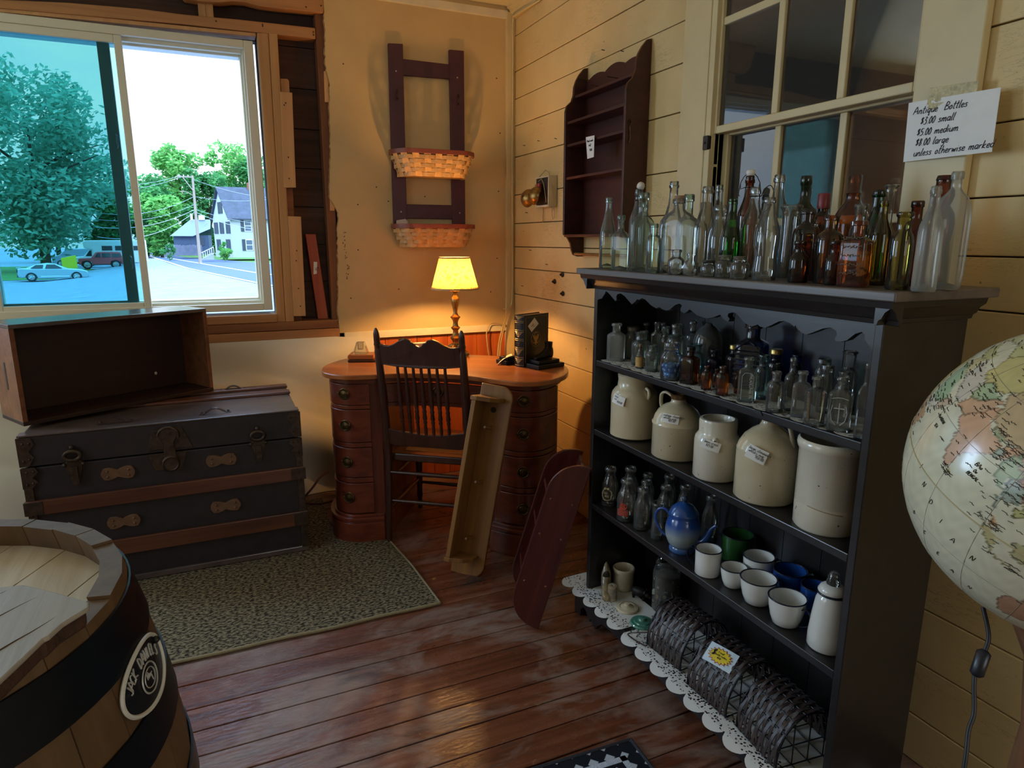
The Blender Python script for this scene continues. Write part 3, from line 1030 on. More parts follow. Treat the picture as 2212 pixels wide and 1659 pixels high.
mb.tube([(lx + 0.036 * math.cos(a), y0 - 0.012, 0.60 + 0.034 * math.sin(a)) for a in [PI * 0.0 - 0.3 + i * (PI + 0.2) / 10 for i in range(11)]], 0.006, 8)
mb.build('shackle', M['iron'], lk, smooth=60)
for cx in (-0.548 - ox, 0.102 - ox):
    b = MB()
    b.prism([(cx - 0.018, 0.545), (cx + 0.018, 0.545), (cx + 0.03, 0.53), (cx + 0.024, 0.50), (cx + 0.012, 0.45), (cx, 0.44), (cx - 0.012, 0.45), (cx - 0.024, 0.50), (cx - 0.03, 0.53)], y0 - 0.008, y0 + 0.004, 'xz')
    b.box(cx - 0.012, cx + 0.012, y0 - 0.02, y0 - 0.006, 0.465, 0.52)
    b.ball((cx - 0.03, y0 - 0.008, 0.527), 0.008, 8, 6)
    b.ball((cx + 0.03, y0 - 0.008, 0.527), 0.008, 8, 6)
    b = b.build('draw_latch', M['iron'], tr, bevel=0.002)
    mb = MB()
    mb.tube([(cx + 0.026 * math.cos(a), y0 - 0.014, 0.562 + 0.018 * math.sin(a)) for a in [2 * PI * i / 18 for i in range(18)]], 0.008, 8, True)
    mb.ball((cx, y0 - 0.008, 0.592), 0.010, 8, 6)
    mb.build('loop', M['iron'], b, smooth=60)


def bone_plate(mb, cx, cz, w, h, yy):
    n = 24
    pl = []
    for i in range(n + 1):
        t = -1 + 2 * i / n
        pl.append((t, 0.5 * (0.55 + 0.45 * math.cos((abs(t) - 0.6) * 2.6)) if abs(t) < 0.85 else 0.5 * (0.92) * (1 - (abs(t) - 0.85) / 0.15 * 0.75)))
    up = [(cx + t * w / 2, cz + q * h) for t, q in pl]
    dn = [(cx + t * w / 2, cz - q * h) for t, q in reversed(pl)]
    mb.prism(up + dn, yy - 0.004, yy + 0.006, 'xz')
    for sx in (-0.62, 0.62):
        for sz in (-0.22, 0.22):
            mb.ball((cx + sx * w / 2, yy - 0.004, cz + sz * h), 0.0055, 8, 5)


for (px, pz) in ((-0.41, 0.47), (-0.043, 0.472), (-0.412, 0.269), (-0.043, 0.272)):
    mb = MB()
    bone_plate(mb, px - ox, pz, 0.115, 0.05, y0)
    mb.build('clamp_plate', M['leather'], tr, bevel=0.001, bseg=1)
for (hx, hy) in ((-0.408, 2.895), (-0.05, 2.9), (0.03, 3.33)):
    mb = MB()
    pts = []
    for i in range(13):
        t = -1 + 2 * i / 12
        pts.append((hx - ox + t * 0.06, hy - oy, TH + 0.006 + 0.018 * max(0, 1 - (t / 0.6) ** 2)))
    mb.ribbon(pts, (0, 1, 0), 0.026, 0.003)
    mb.ball((hx - ox - 0.05, hy - oy, TH + 0.008), 0.006, 8, 5)
    mb.ball((hx - ox + 0.05, hy - oy, TH + 0.008), 0.006, 8, 5)
    mb.build('lid_clip', M['iron'], lid)

# ---------------------------------------------------------------- open wooden crate on the trunk
ang = math.radians(30.3)
cr = thing('wooden_crate', 'brown open-fronted wooden crate lying on its side across the trunk', 'crate', (-0.71, 2.93, TH + 0.012), (0, 0, ang))
L_, D_, H_, t_ = 0.76, 0.215, 0.385, 0.016
mb = MB()
mb.box(0, L_, 0, D_, H_ - t_, H_)
mb.build('top_board', M['trunk_top'], cr, bevel=0.002)
mb = MB()
mb.box(0, L_, 0, D_, 0, t_)
mb.build('bottom_board', M['crate_in'], cr, bevel=0.002)
mb = MB()
for (a, b, c, d) in ((0, D_, t_, 0.13), (0, D_, 0.235, H_ - t_), (0, 0.095, 0.13, 0.235), (0.107, D_, 0.13, 0.235)):
    mb.box(0, t_, a, b, c, d)
mb.build('end_board', M['crate'], cr)
mb = MB()
mb.box(L_ - t_, L_, 0, D_, t_, H_ - t_)
mb.build('end_board', M['crate'], cr, bevel=0.002)
mb = MB()
mb.box(t_, L_ - t_, D_ - 0.008, D_, t_, H_ - t_)
mb.build('back_board', M['crate_in'], cr)
mb = MB()
mb.ball((0.60, D_ - 0.014, 0.085), 0.006, 10, 6, scale=(1, 1, 1.3))
mb.build('knot_hole_plug', M['white_paint'], cr, smooth=180)
mb = MB()
for f in (0.0,):
    mb.box(-0.001, t_ + 0.001, 0.0945, 0.1075, 0.1295, 0.2355)
mb.build('hand_slot', M['black'], cr)

# ---------------------------------------------------------------- whiskey barrel
bc = (-0.424, 0.912)
ba = thing('oak_barrel', 'oak whiskey barrel with dark steel hoops and an oval badge', 'barrel', (bc[0], bc[1], 0))


def br(z):
    t = (z - 0.465) / 0.465
    return 0.345 - 0.064 * t * t


st = MB()
ns = 30
for i in range(ns):
    a0, a1 = 2 * PI * i / ns + 0.003, 2 * PI * (i + 1) / ns - 0.003
    hh = 0.93 + random.uniform(-0.002, 0.003)
    zs_ = [0.0] + [0.93 * k / 14 for k in range(1, 14)] + [hh]
    v = []
    f = []
    for z in zs_:
        ro = br(min(z, 0.93))
        for (a, r) in ((a0, ro), (a1, ro), (a1, ro - 0.026), (a0, ro - 0.026)):
            v.append((r * math.cos(a), r * math.sin(a), z))
    for k in range(len(zs_) - 1):
        for q in range(4):
            q2 = (q + 1) % 4
            f.append((4 * k + q, 4 * k + q2, 4 * k + 4 + q2, 4 * k + 4 + q))
    f.append((0, 3, 2, 1))
    f.append(tuple(4 * (len(zs_) - 1) + q for q in range(4)))
    st.add(v, f)
st.build('staves', M['oak'], ba)
hd = MB()
nb = 6
R0 = br(0.9) - 0.02
for i in range(nb):
    xa = -R0 + 2 * R0 * i / nb + 0.001
    xb = -R0 + 2 * R0 * (i + 1) / nb - 0.001
    pts = []
    for k in range(9):
        x = xa + (xb - xa) * k / 8
        pts.append((x, math.sqrt(max(0, R0 * R0 - x * x))))
    poly = pts + [(x, -y) for x, y in reversed(pts)]
    hd.prism(poly, 0.868, 0.896, 'xy', T(rz=math.radians(-24)))
hd.build('head', M['oak_head'], ba)
for (za, zb) in ((0.852, 0.915), (0.732, 0.785), (0.60, 0.65), (0.28, 0.33), (0.15, 0.20), (0.015, 0.078)):
    h = MB()
    h.lathe([(br(za) + 0.0005, za), (br(za) + 0.003, za), (br(zb) + 0.003, zb), (br(zb) + 0.0005, zb)], 72, cap0=False)
    h.build('hoop', M['hoop'], ba, smooth=30)
# badge: an oval plate on the staves, its long axis level
phi = math.atan2(-bc[1], -bc[0]) + math.radians(53)
zc = 0.822
rb = br(zc) + 0.004


def bad(u, v, d=0.0):
    a = phi + u / rb
    r = br(zc + v) + 0.004 + d
    return (r * math.cos(a), r * math.sin(a), zc + v)


BA, BB = 0.066, 0.036
mb = MB()
n = 48
v = [bad(BA * math.cos(2 * PI * i / n), BB * math.sin(2 * PI * i / n)) for i in range(n)] + [bad(0, 0)]
v2 = [bad(0.5 * BA * math.cos(2 * PI * i / n), 0.5 * BB * math.sin(2 * PI * i / n)) for i in range(n)]
mb.add(v[:n] + v2 + [v[n]], [(i, (i + 1) % n, n + (i + 1) % n, n + i) for i in range(n)] + [(n + i, n + (i + 1) % n, 2 * n) for i in range(n)])
bg = mb.build('badge', M['navy_plate'], ba)
mb = MB()
mb.tube([bad(BA * math.cos(2 * PI * i / 60), BB * math.sin(2 * PI * i / 60), 0.001) for i in range(60)], 0.0028, 6, True)
mb.build('badge_rim', M['white_paint'], bg)
mb = MB()
word = "JACK DANIEL'S"
tot = len(word)
for i, ch in enumerate(word):
    if ch in " '":
        continue
    a = math.radians(160 - 140 * i / (tot - 1))
    cx, cy = 0.044 * math.cos(a) - 0.001, 0.020 * math.sin(a) - 0.004
    rot_ = a - PI / 2
    write(mb, ch, 0.013, (cx - 0.004, cy - 0.001), lambda u, v: bad(u, v, 0.0012), 0.0011, 0.0, rot_ * 0.5)
mb.tube([bad(0.022 * math.cos(2 * PI * i / 30), -0.006 + 0.017 * math.sin(2 * PI * i / 30), 0.001) for i in range(30)], 0.0012, 4, True)
mb.tube([bad(0.015 * math.cos(2 * PI * i / 30), -0.006 + 0.011 * math.sin(2 * PI * i / 30), 0.001) for i in range(30)], 0.0008, 4, True)
write(mb, 'No', 0.008, (-0.008, -0.005), lambda u, v: bad(u, v, 0.0012), 0.0008, 0)
write(mb, '1', 0.010, (0.004, -0.013), lambda u, v: bad(u, v, 0.0012), 0.0009, -0.2)
mb.tube([bad(0.000, -0.003, 0.0012), bad(0.007, -0.003, 0.0012)], 0.0009, 4)
mb.build('badge_print', M['silver'], bg)
mb = MB()
mb.ball(bad(0.055, 0.012, 0.002), 0.005, 8, 6)
mb.build('badge_screw', M['black'], bg)

# weathered board lying on the barrel
sl = thing('weathered_board', 'weathered grey live-edge board lying on top of the barrel', 'board', (0, 0, 0.9325))
pl = [(-0.60, 0.90), (-0.42, 0.893), (-0.30, 0.885), (-0.255, 0.876), (-0.236, 0.872), (-0.203, 0.842), (-0.160, 0.797), (-0.158, 0.784), (-0.178, 0.759), (-0.186, 0.738), (-0.190, 0.735), (-0.200, 0.706), (-0.214, 0.668), (-0.26, 0.60), (-0.36, 0.52), (-0.60, 0.40)]
mb = MB()
mb.prism(pl, 0.0185, 0.024, 'xy')
top = mb.build('board_face', M['grey_board'], sl, bevel=0.002)
mb = MB()
mb.prism([(x * 0.988 - 0.006, y * 1.0) for x, y in pl], 0.0, 0.0184, 'xy')
mb.build('bark_edge', M['bark'], sl, bevel=0.004)
mb = MB()
for (a, b) in (((-0.215, 0.835), (-0.40, 0.62)), ((-0.185, 0.78), (-0.33, 0.60)), ((-0.25, 0.865), (-0.33, 0.78)), ((-0.29, 0.876), (-0.42, 0.75))):
    pts = [(a[0] + (b[0] - a[0]) * i / 14 + random.uniform(-0.004, 0.004), a[1] + (b[1] - a[1]) * i / 14, 0.0238) for i in range(15)]
    mb.tube(pts, [0.0002 + 0.0012 * math.sin(PI * i / 14) for i in range(15)], 5)
mb.build('crack', M['bark'], top)


# ---------------------------------------------------------------- rugs
def rug_mat():
    m, nt, out = newmat('olive_loop_rug')
    p = principled(nt, out, 0.95, 0, 0.1)
    n1 = noise(nt, coords(nt, (70, 130, 1)), 1.0, 2, 0.5)
    r = ramp(nt, [(0.42, C('#332c22')), (0.58, C('#83745a'))])
    nt.links.new(n1, r.inputs['Fac'])
    nt.links.new(r.outputs[0], p.inputs['Base Color'])
    bump(nt, p, n1, 0.8, 0.006)
    return m


M['rug'] = rug_mat()
M['rug_edge'] = plain('rug_binding', C('#8a7a58'), 0.85, var=0.15, vscale=90)
rg = thing('area_rug', 'olive and black loop-pile rug with a bound edge under the trunk and desk', 'rug', (0, 0, 0))
mb = MB()
rx = [(-1.4, 2.176), (0.672, 2.176), (0.622, 2.79), (0.59, 2.853), (0.50, 2.908), (0.425, 3.008), (0.405, 3.135), (0.42, 3.42), (-1.4, 3.42)]
mb.prism(rx, 0.0005, 0.009, 'xy')
mb.build('pile', M['rug'], rg)
mb = MB()
pts = []
for i in range(60):
    t = i / 59
    pts.append((-1.4 + 2.072 * t, 2.175 + 0.0025 * math.sin(t * 37) + 0.002 * math.sin(t * 13), 0.007))
mb.tube(pts, 0.0065, 8)
mb.build('edge_binding', M['rug_edge'], rg, smooth=60)
mb = MB()
mb.tube([(0.672, 2.176, 0.007), (0.655, 2.5, 0.007), (0.624, 2.785, 0.007)], 0.005, 8)
mb.build('edge_binding', M['rug_edge'], rg, smooth=60)


def bwrug_mat():
    m, nt, out = newmat('black_white_weave')
    p = principled(nt, out, 0.95, 0, 0.1)
    v = coords(nt, (1, 1, 1))
    ch = N(nt, 'ShaderNodeTexVoronoi', Scale=22.0)
    ch.distance = 'MANHATTAN'
    ch.inputs['Randomness'].default_value = 0.15
    nt.links.new(v, ch.inputs['Vector'])
    r = ramp(nt, [(0.42, C('#c3c8d0')), (0.47, C('#20232a'))])
    nt.links.new(ch.outputs['Distance'], r.inputs['Fac'])
    w = N(nt, 'ShaderNodeTexChecker', Scale=330.0)
    nt.links.new(v, w.inputs['Vector'])
    c = mixc(nt, 0.35, r.outputs[0], w.outputs['Color'], 'MULTIPLY')
    nt.links.new(c, p.inputs['Base Color'])
    bump(nt, p, w.outputs['Fac'], 0.6, 0.003)
    return m


M['bwrug'] = bwrug_mat()
M['bwedge'] = plain('charcoal_overlock', C('#2b2e36'), 0.9, var=0.4, vscale=200)
M['bwwhite'] = plain('white_rug_band', C('#b9c0cc'), 0.95, var=0.35, vscale=260)
r2 = thing('small_rug', 'small black and white patterned woven rug at the bottom edge of the floor', 'rug', (0.935, 1.29, 0), (0, 0, math.radians(-3)))
mb = MB()
mb.box(-0.75, 0, -0.9, 0, 0.0005, 0.010)
mb.build('weave', M['bwrug'], r2)
mb = MB()
mb.box(-0.70, -0.045, -0.062, -0.045, 0.0095, 0.011)
mb.box(-0.062, -0.045, -0.85, -0.045, 0.0095, 0.011)
mb.build('white_band', M['bwwhite'], r2)
mb = MB()
mb.tube([(-0.75, 0, 0.007), (0, 0, 0.007), (0, -0.9, 0.007)], 0.0075, 8)
mb.build('edge_stitching', M['bwedge'], r2)

# ---------------------------------------------------------------- kidney desk
DZ = 0.785
dk = thing('kidney_desk', 'mahogany kidney-shaped pedestal desk with an orange-brown top in the corner', 'desk', (0.950, 2.861, 0), (0, 0, math.radians(-33.5)))
half = [(0.0, -0.205), (0.15, -0.222), (0.28, -0.275), (0.39, -0.305), (0.49, -0.262), (0.55, -0.15), (0.562, -0.03), (0.53, 0.10), (0.42, 0.22), (0.25, 0.285), (0.0, 0.305)]
full = half + [(-x, y) for x, y in reversed(half[1:-1])]
OUT = spline(full, 10)


def offs(poly, d):
    n = len(poly)
    res = []
    for i in range(n):
        a, b = Vector(poly[i - 1]), Vector(poly[(i + 1) % n])
        t = (b - a).normalized()
        res.append((poly[i][0] - t.y * d, poly[i][1] + t.x * d))
    return res


mb = MB()
mb.prism(OUT, DZ - 0.022, DZ, 'xy')
mb.build('desk_top', M['mahog_top'], dk, smooth=40, bevel=0.004)
mb = MB()
mb.prism(offs(OUT, 0.03), DZ - 0.042, DZ - 0.0225, 'xy')
mb.build('apron_moulding', M['mahog_x'], dk, smooth=40)
IN = offs(OUT, 0.045)


def clip(poly, sx, lim):
    ins = [p for p in poly if sx * p[0] > lim]
    # order so the cut closes along x = lim
    k = max(range(len(poly)), key=lambda i: (sx * poly[i - 1][0] <= lim) * (sx * poly[i][0] > lim) * 1.0)
    r = []
    for i in range(len(poly)):
        p = poly[(k + i) % len(poly)]
        if sx * p[0] > lim:
            r.append(p)
    return [(sx * lim, r[0][1])] + r + [(sx * lim, r[-1][1])]


def strip(off_a, off_b, xa, xb):
    """Front strip of the outline between two X positions."""
    A, B = offs(OUT, off_a), offs(OUT, off_b)
    idx = [i for i, p in enumerate(OUT) if p[1] < 0.02 and xa <= p[0] <= xb]
    idx.sort(key=lambda i: (OUT[i][0] if abs(OUT[i][0]) < 0.53 else OUT[i][0] + math.copysign(0.5 * (OUT[i][1] + 0.3), OUT[i][0])))
    return [A[i] for i in idx] + [B[i] for i in reversed(idx)]


def handle(parent, X, off, z):
    best = min(range(len(OUT)), key=lambda i: (OUT[i][1] > 0) * 9 + abs(OUT[i][0] - X))
    a, b = Vector(OUT[best - 1]), Vector(OUT[(best + 1) % len(OUT)])
    t = (b - a).normalized()
    q = offs(OUT, off)[best]
    Mx = T(q[0], q[1], z, 0, 0, math.atan2(t.y, t.x)) @ T(rx=PI / 2)
    h = MB()
    h.lathe([(0.026, 0), (0.026, 0.002), (0.023, 0.004), (0.021, 0.0025), (0.017, 0.0025), (0.015, 0.005), (0.009, 0.006), (0, 0.008)], 28, Mx)
    h.ball((-0.024, 0.004, 0.006), 0.005, 8, 6, Mx)
    h.ball((0.024, 0.004, 0.006), 0.005, 8, 6, Mx)
    h = h.build('handle', M['brass_dark'], parent, smooth=40)
    m2 = MB()
    m2.tube([Mx @ Vector((0.024 * math.cos(s), 0.004 + 0.024 * math.sin(s), 0.010)) for s in [PI + PI * i / 14 for i in range(15)]], 0.0024, 6)
    m2.tube([Mx @ Vector((-0.0, -0.006 + 0.004 * math.sin(s), 0.008)) for s in [PI * i / 4 for i in range(3)]], 0.002, 5)
    return h, m2


def drawer(za, zb, xa, xb, hX):
    mb = MB()
    mb.prism(strip(0.030, 0.052, xa, xb), za, zb, 'xy')
    d = mb.build('drawer', M['mahog_x'], dk, smooth=50, bevel=0.002)
    h, bail = handle(d, hX, 0.030, (za + zb) / 2 + 0.004)
    bail.build('bail', M['brass_dark'], d, smooth=60)
    return d


for sx in (-1, 1):
    ped = MB()
    ped.prism(clip(IN, sx, 0.25), 0.03, DZ - 0.042, 'xy')
    ped.build('pedestal', M['mahog'], dk, smooth=40)
    pb = MB()
    pl = clip(offs(OUT, 0.008), sx, 0.245)
    pb.prism(pl, 0.0, 0.098, 'xy')
    pb.prism(clip(offs(OUT, 0.016), sx, 0.247), 0.098, 0.112, 'xy')
    pb.prism(clip(offs(OUT, 0.004), sx, 0.243), 0.112, 0.124, 'xy')
    pb.prism(clip(offs(OUT, 0.022), sx, 0.247), 0.124, 0.134, 'xy')
    pb.build('plinth', M['mahog_x'], dk, smooth=40, bevel=0.003)
    xa, xb = (-0.555, -0.275) if sx < 0 else (0.275, 0.555)
    for (za, zb) in ((0.645, 0.738), (0.475, 0.622), (0.311, 0.447), (0.139, 0.281)):
        drawer(za, zb, xa, xb, -0.40 if sx < 0 else 0.40)
    for (za, zb) in ((0.625, 0.642), (0.450, 0.471), (0.284, 0.307)):
        rl = MB()
        rl.prism(strip(0.033, 0.055, xa - 0.002, xb + 0.002), za, zb, 'xy')
        rl.build('drawer_rail', M['mahog_x'], dk, smooth=50, bevel=0.002)
drawer(0.650, 0.735, -0.243, 0.243, 0.0)
rl = MB()
rl.prism(strip(0.034, 0.056, -0.25, 0.25), 0.632, 0.648, 'xy')
rl.build('drawer_rail', M['mahog_x'], dk, smooth=50)

# ---------------------------------------------------------------- spindle-back chair
chv = thing('spindle_chair', 'dark wooden spindle-back chair with a cane seat pushed up to the desk', 'chair', (0.787, 2.673, 0), (0, 0, math.radians(-36.5)))


def bk(z):
    return 0.0 if z < 0.43 else -0.165 * (z - 0.43)


for sx in (-1, 1):
    mb = MB()
    prof = [(0.0, 0.011), (0.03, 0.013), (0.2, 0.016), (0.40, 0.019), (0.46, 0.0205), (0.6, 0.0195), (0.8, 0.017), (0.895, 0.0155), (0.905, 0.012), (0.918, 0.012), (0.926, 0.0155), (0.936, 0.0125), (0.945, 0.0135), (0.97, 0.0125), (0.985, 0.009), (0.995, 0.004)]
    pts = []
    for i, (z, r) in enumerate(prof):
        pts.append((sx * (0.19 - 0.004 * (z > 0.5)), bk(z) + (0.012 - 0.03 * (0.43 - z) / 0.43 if z < 0.43 else 0.012), z))
    mb.tube(pts, [r for z, r in prof], 12)
    mb.build('rear_leg', M['chair'], chv, smooth=50)
for sx in (-1, 1):
    mb = MB()
    prof = [(0.0, 0.012), (0.05, 0.011), (0.07, 0.015), (0.10, 0.013), (0.20, 0.017), (0.26, 0.019), (0.30, 0.015), (0.34, 0.019), (0.386, 0.018)]
    mb.tube([(sx * 0.195, 0.40, z) for z, r in prof], [r for z, r in prof], 12)
    mb.build('front_leg', M['chair'], chv, smooth=50)
mb = MB()
oq = [(-0.185, 0.02), (0.185, 0.02), (0.215, 0.42), (0.18, 0.445), (-0.18, 0.445), (-0.215, 0.42)]
iq = [(-0.13, 0.075), (0.13, 0.075), (0.15, 0.36), (0.13, 0.375), (-0.13, 0.375), (-0.15, 0.36)]
v = [(x, y, 0.383) for x, y in oq] + [(x, y, 0.383) for x, y in iq] + [(x, y, 0.418) for x, y in oq] + [(x, y, 0.418) for x, y in iq]
f = []
for i in range(6):
    j = (i + 1) % 6
    f += [(i, j, 6 + j, 6 + i), (12 + i, 12 + j, 18 + j, 18 + i), (i, j, 12 + j, 12 + i), (6 + i, 6 + j, 18 + j, 18 + i)]
mb.add(v, f)
seat = mb.build('seat', M['chair'], chv, bevel=0.006)


def cane_mat():
    m, nt, out = newmat('woven_cane')
    p = principled(nt, out, 0.5, 0, 0.4)
    p.inputs['Base Color'].default_value = C('#b98a4a')
    v = N(nt, 'ShaderNodeTexVoronoi', Scale=70.0)
    v.inputs['Randomness'].default_value = 0.0
    nt.links.new(coords(nt, (1, 1, 1), (0, 0, PI / 4)), v.inputs['Vector'])
    r = ramp(nt, [(0.32, (0, 0, 0, 1)), (0.36, (1, 1, 1, 1))])
    nt.links.new(v.outputs['Distance'], r.inputs['Fac'])
    nt.links.new(r.outputs[0], p.inputs['Alpha'])
    return m


M['cane'] = cane_mat()
mb = MB()
mb.add([(x * 1.04, (y - 0.22) * 1.04 + 0.22, 0.4195) for x, y in iq], [tuple(range(6))])
mb.build('cane_panel', M['cane'], seat)
mb = MB()
topc = [(-0.176, 0.928), (-0.155, 0.922), (-0.135, 0.921), (-0.11, 0.930), (-0.085, 0.945), (-0.06, 0.955), (-0.04, 0.951), (-0.032, 0.940), (-0.022, 0.938), (-0.012, 0.926), (0, 0.920), (0.012, 0.926), (0.022, 0.938), (0.032, 0.940), (0.04, 0.951), (0.06, 0.955), (0.085, 0.945), (0.11, 0.930), (0.135, 0.921), (0.155, 0.922), (0.176, 0.928)]
botc = [(0.176, 0.838), (0.1, 0.830), (0, 0.827), (-0.1, 0.830), (-0.176, 0.838)]
mb.prism(topc + botc, -0.010, 0.010, 'xz')
rail = mb.build('crest_rail', M['chair'], chv, bevel=0.003)
for vv in rail.data.vertices:
    vv.co.y += bk(vv.co.z) + 0.012 - 0.10 * (0.03 - vv.co.x ** 2)
for i in range(7):
    X = -0.105 + 0.035 * i
    mb = MB()
    prof = [(0.52, 0.006), (0.545, 0.0075), (0.575, 0.0065), (0.582, 0.0095), (0.59, 0.0065), (0.60, 0.0105), (0.625, 0.0075), (0.632, 0.0105), (0.64, 0.007), (0.66, 0.0105), (0.70, 0.0095), (0.78, 0.0075), (0.84, 0.006)]
    yo = 0.012 - 0.10 * (0.03 - X * X)
    mb.tube([(X, bk(z) + yo * (0.3 + 0.7 * (z - 0.52) / 0.32), z) for z, r in prof], [r for z, r in prof], 9)
    mb.build('spindle', M['chair'], chv, smooth=60)
mb = MB()
mb.prism([(-0.178, 0.545)] + [(-0.178 + 0.356 * i / 16, 0.545 - 0.022 * math.sin(PI * i / 16)) for i in range(1, 16)] + [(0.178, 0.545), (0.178, 0.470), (0.15, 0.462), (-0.15, 0.462), (-0.178, 0.470)], -0.011, 0.011, 'xz')
lr = mb.build('lower_rail', M['chair'], chv, bevel=0.003)
for vv in lr.data.vertices:
    vv.co.y += bk(vv.co.z) + 0.010
st_ = [((-0.19, 0.0, 0.335), (0.19, 0.0, 0.335)), ((-0.19, 0, 0.20), (0.19, 0, 0.20)), ((-0.195, 0.4, 0.26), (0.195, 0.4, 0.26)), ((-0.195, 0.4, 0.14), (0.195, 0.4, 0.14))]
for sx in (-1, 1):
    st_ += [((sx * 0.19, 0, 0.30), (sx * 0.195, 0.4, 0.30)), ((sx * 0.19, 0, 0.16), (sx * 0.195, 0.4, 0.16))]
for a, b in st_:
    a, b = Vector(a), Vector(b)
    mb = MB()
    mb.tube([a, a.lerp(b, 0.25), a.lerp(b, 0.5), a.lerp(b, 0.75), b], [0.007, 0.009, 0.0105, 0.009, 0.007], 10)
    mb.build('stretcher', M['chair'], chv, smooth=60)

# ---------------------------------------------------------------- table lamp
LX, LY = 1.078, 3.115


def shade_mat():
    m, nt, out = newmat('parchment_lamp_shade')
    d = N(nt, 'ShaderNodeBsdfDiffuse')
    t = N(nt, 'ShaderNodeBsdfTranslucent')
    n = noise(nt, coords(nt, (1, 1, 1)), 55, 4, 0.6)
    r = ramp(nt, [(0.36, C('#8a6228')), (0.48, C('#c2964c'))])
    nt.links.new(n, r.inputs['Fac'])
    nt.links.new(r.outputs[0], d.inputs['Color'])
    nt.links.new(r.outputs[0], t.inputs['Color'])
    mx = N(nt, 'ShaderNodeMixShader')
    mx.inputs[0].default_value = 0.4
    nt.links.new(d.outputs[0], mx.inputs[1])
    nt.links.new(t.outputs[0], mx.inputs[2])
    nt.links.new(mx.outputs[0], out.inputs['Surface'])
    return m


M['shade'] = shade_mat()
M['shade_trim'] = plain('shade_braid', C('#b59a6a'), 0.8)
lm = thing('table_lamp', 'lit brass table lamp with a parchment shade at the back of the desk', 'lamp', (LX, LY, DZ))
mb = MB()
prof = [(0.030, 0.0), (0.030, 0.03), (0.020, 0.045), (0.014, 0.06), (0.018, 0.075), (0.026, 0.085), (0.028, 0.09), (0.020, 0.098), (0.014, 0.11), (0.013, 0.125), (0.020, 0.135), (0.024, 0.14), (0.014, 0.148), (0.012, 0.165), (0.016, 0.18), (0.024, 0.19), (0.026, 0.194), (0.016, 0.20), (0.010, 0.215), (0.013, 0.235), (0.019, 0.262), (0.021, 0.28), (0.017, 0.292), (0.010, 0.298), (0.010, 0.312), (0.016, 0.318), (0.024, 0.322), (0.022, 0.327), (0.010, 0.332), (0.008, 0.338), (0.014, 0.345), (0.014, 0.352)]
mb.lathe([(r, z) for r, z in prof], 20)
mb.build('stem', M['brass'], lm, smooth=50)
mb = MB()
for k in range(4):
    a = PI / 4 + k * PI / 2
    ca, sa = math.cos(a), math.sin(a)
    mb.tube([(0.015 * ca, 0.015 * sa, 0.05), (0.035 * ca, 0.035 * sa, 0.04), (0.05 * ca, 0.05 * sa, 0.018), (0.066 * ca, 0.066 * sa, 0.008), (0.075 * ca, 0.075 * sa, 0.012)], [0.012, 0.012, 0.011, 0.009, 0.006], 8)
    mb.ball((0.066 * ca, 0.066 * sa, 0.008), 0.008, 8, 6)
    for q in (-0.4, 0.4):
        mb.tube([(0.03 * math.cos(a + q), 0.03 * math.sin(a + q), 0.03), (0.05 * math.cos(a + q), 0.05 * math.sin(a + q), 0.016), (0.058 * math.cos(a + q * 0.6), 0.058 * math.sin(a + q * 0.6), 0.018)], [0.008, 0.008, 0.005], 6)
mb.build('foot', M['brass'], lm, smooth=60)
mb = MB()
mb.lathe([(0.009, 0.330), (0.012, 0.335), (0.0125, 0.345), (0.011, 0.347), (0.0125, 0.349), (0.0125, 0.358), (0.008, 0.360)], 16)
mb.build('socket', M['brass'], lm, smooth=40)
mb = MB()
mb.lathe([(0.117, 0.332), (0.1165, 0.333), (0.0745, 0.486), (0.074, 0.487)], 48, cap0=False)
shd = mb.build('lamp_shade', M['shade'], lm, smooth=180)
mb = MB()
for (r, z, w) in ((0.1175, 0.335, 0.004), (0.0755, 0.484, 0.0035)):
    mb.lathe([(r - 0.001, z - w), (r + 0.0015, z - w), (r + 0.0015 - 0.27 * w, z + w), (r - 0.001 - 0.27 * w, z + w), (r - 0.001, z - w)], 48, cap0=False)
for i in range(90):
    a = 2 * PI * i / 90
    mb.ball((0.1165 * math.cos(a), 0.1165 * math.sin(a), 0.3415), 0.002, 5, 4)
mb.build('shade_trim', M['shade_trim'], shd)


mb = MB()
ld = bpy.data.lights.new('lamp_bulb', 'POINT')
ld.energy = 16
ld.color = (1.0, 0.53, 0.17)
ld.shadow_soft_size = 0.018
lo = bpy.data.objects.new('lamp_bulb', ld)
COL.objects.link(lo)
lo.location = (0, 0, 0.385)
lo.parent = lm
# shade holder
mb = MB()
for a in (0, PI):
    mb.tube([(0.012 * math.cos(a), 0.012 * math.sin(a), 0.355), (0.03 * math.cos(a), 0, 0.42), (0.04 * math.cos(a), 0.0, 0.455), (0.073 * math.cos(a), 0, 0.478)], 0.0013, 5)
mb.build('shade_spider', M['brass'], lm)

# ================================================================ leaning red board in the wall cavity
lb = thing('leaning_board', 'short reddish board with a small white sticker leaning inside the open wall cavity', 'board', (0.51, 3.605, 0.943))
mb = MB()
mb.prism([(-0.034, 0.0), (0.020, 0.0), (-0.020, 0.44), (-0.072, 0.44)], -0.012, 0.012, 'xz')
b0 = mb.build('board_face', wood('red_stained_board', C('#8c3d22'), C('#b0562f'), 'z', 24, 1.0, 0.5), lb, bevel=0.003)
mb = MB()
mb.prism([(-0.044, 0.235), (-0.027, 0.238), (-0.021, 0.298), (-0.039, 0.300)], -0.0135, -0.0122, 'xz')
mb.build('sticker', M['paper'], b0)
mb = MB()
write(mb, '57', 0.018, (-0.033, 0.272), lambda u, v: (u, -0.0142, v), 0.0009, 0, -PI / 2)
mb.build('sticker_writing', M['ink'], b0)

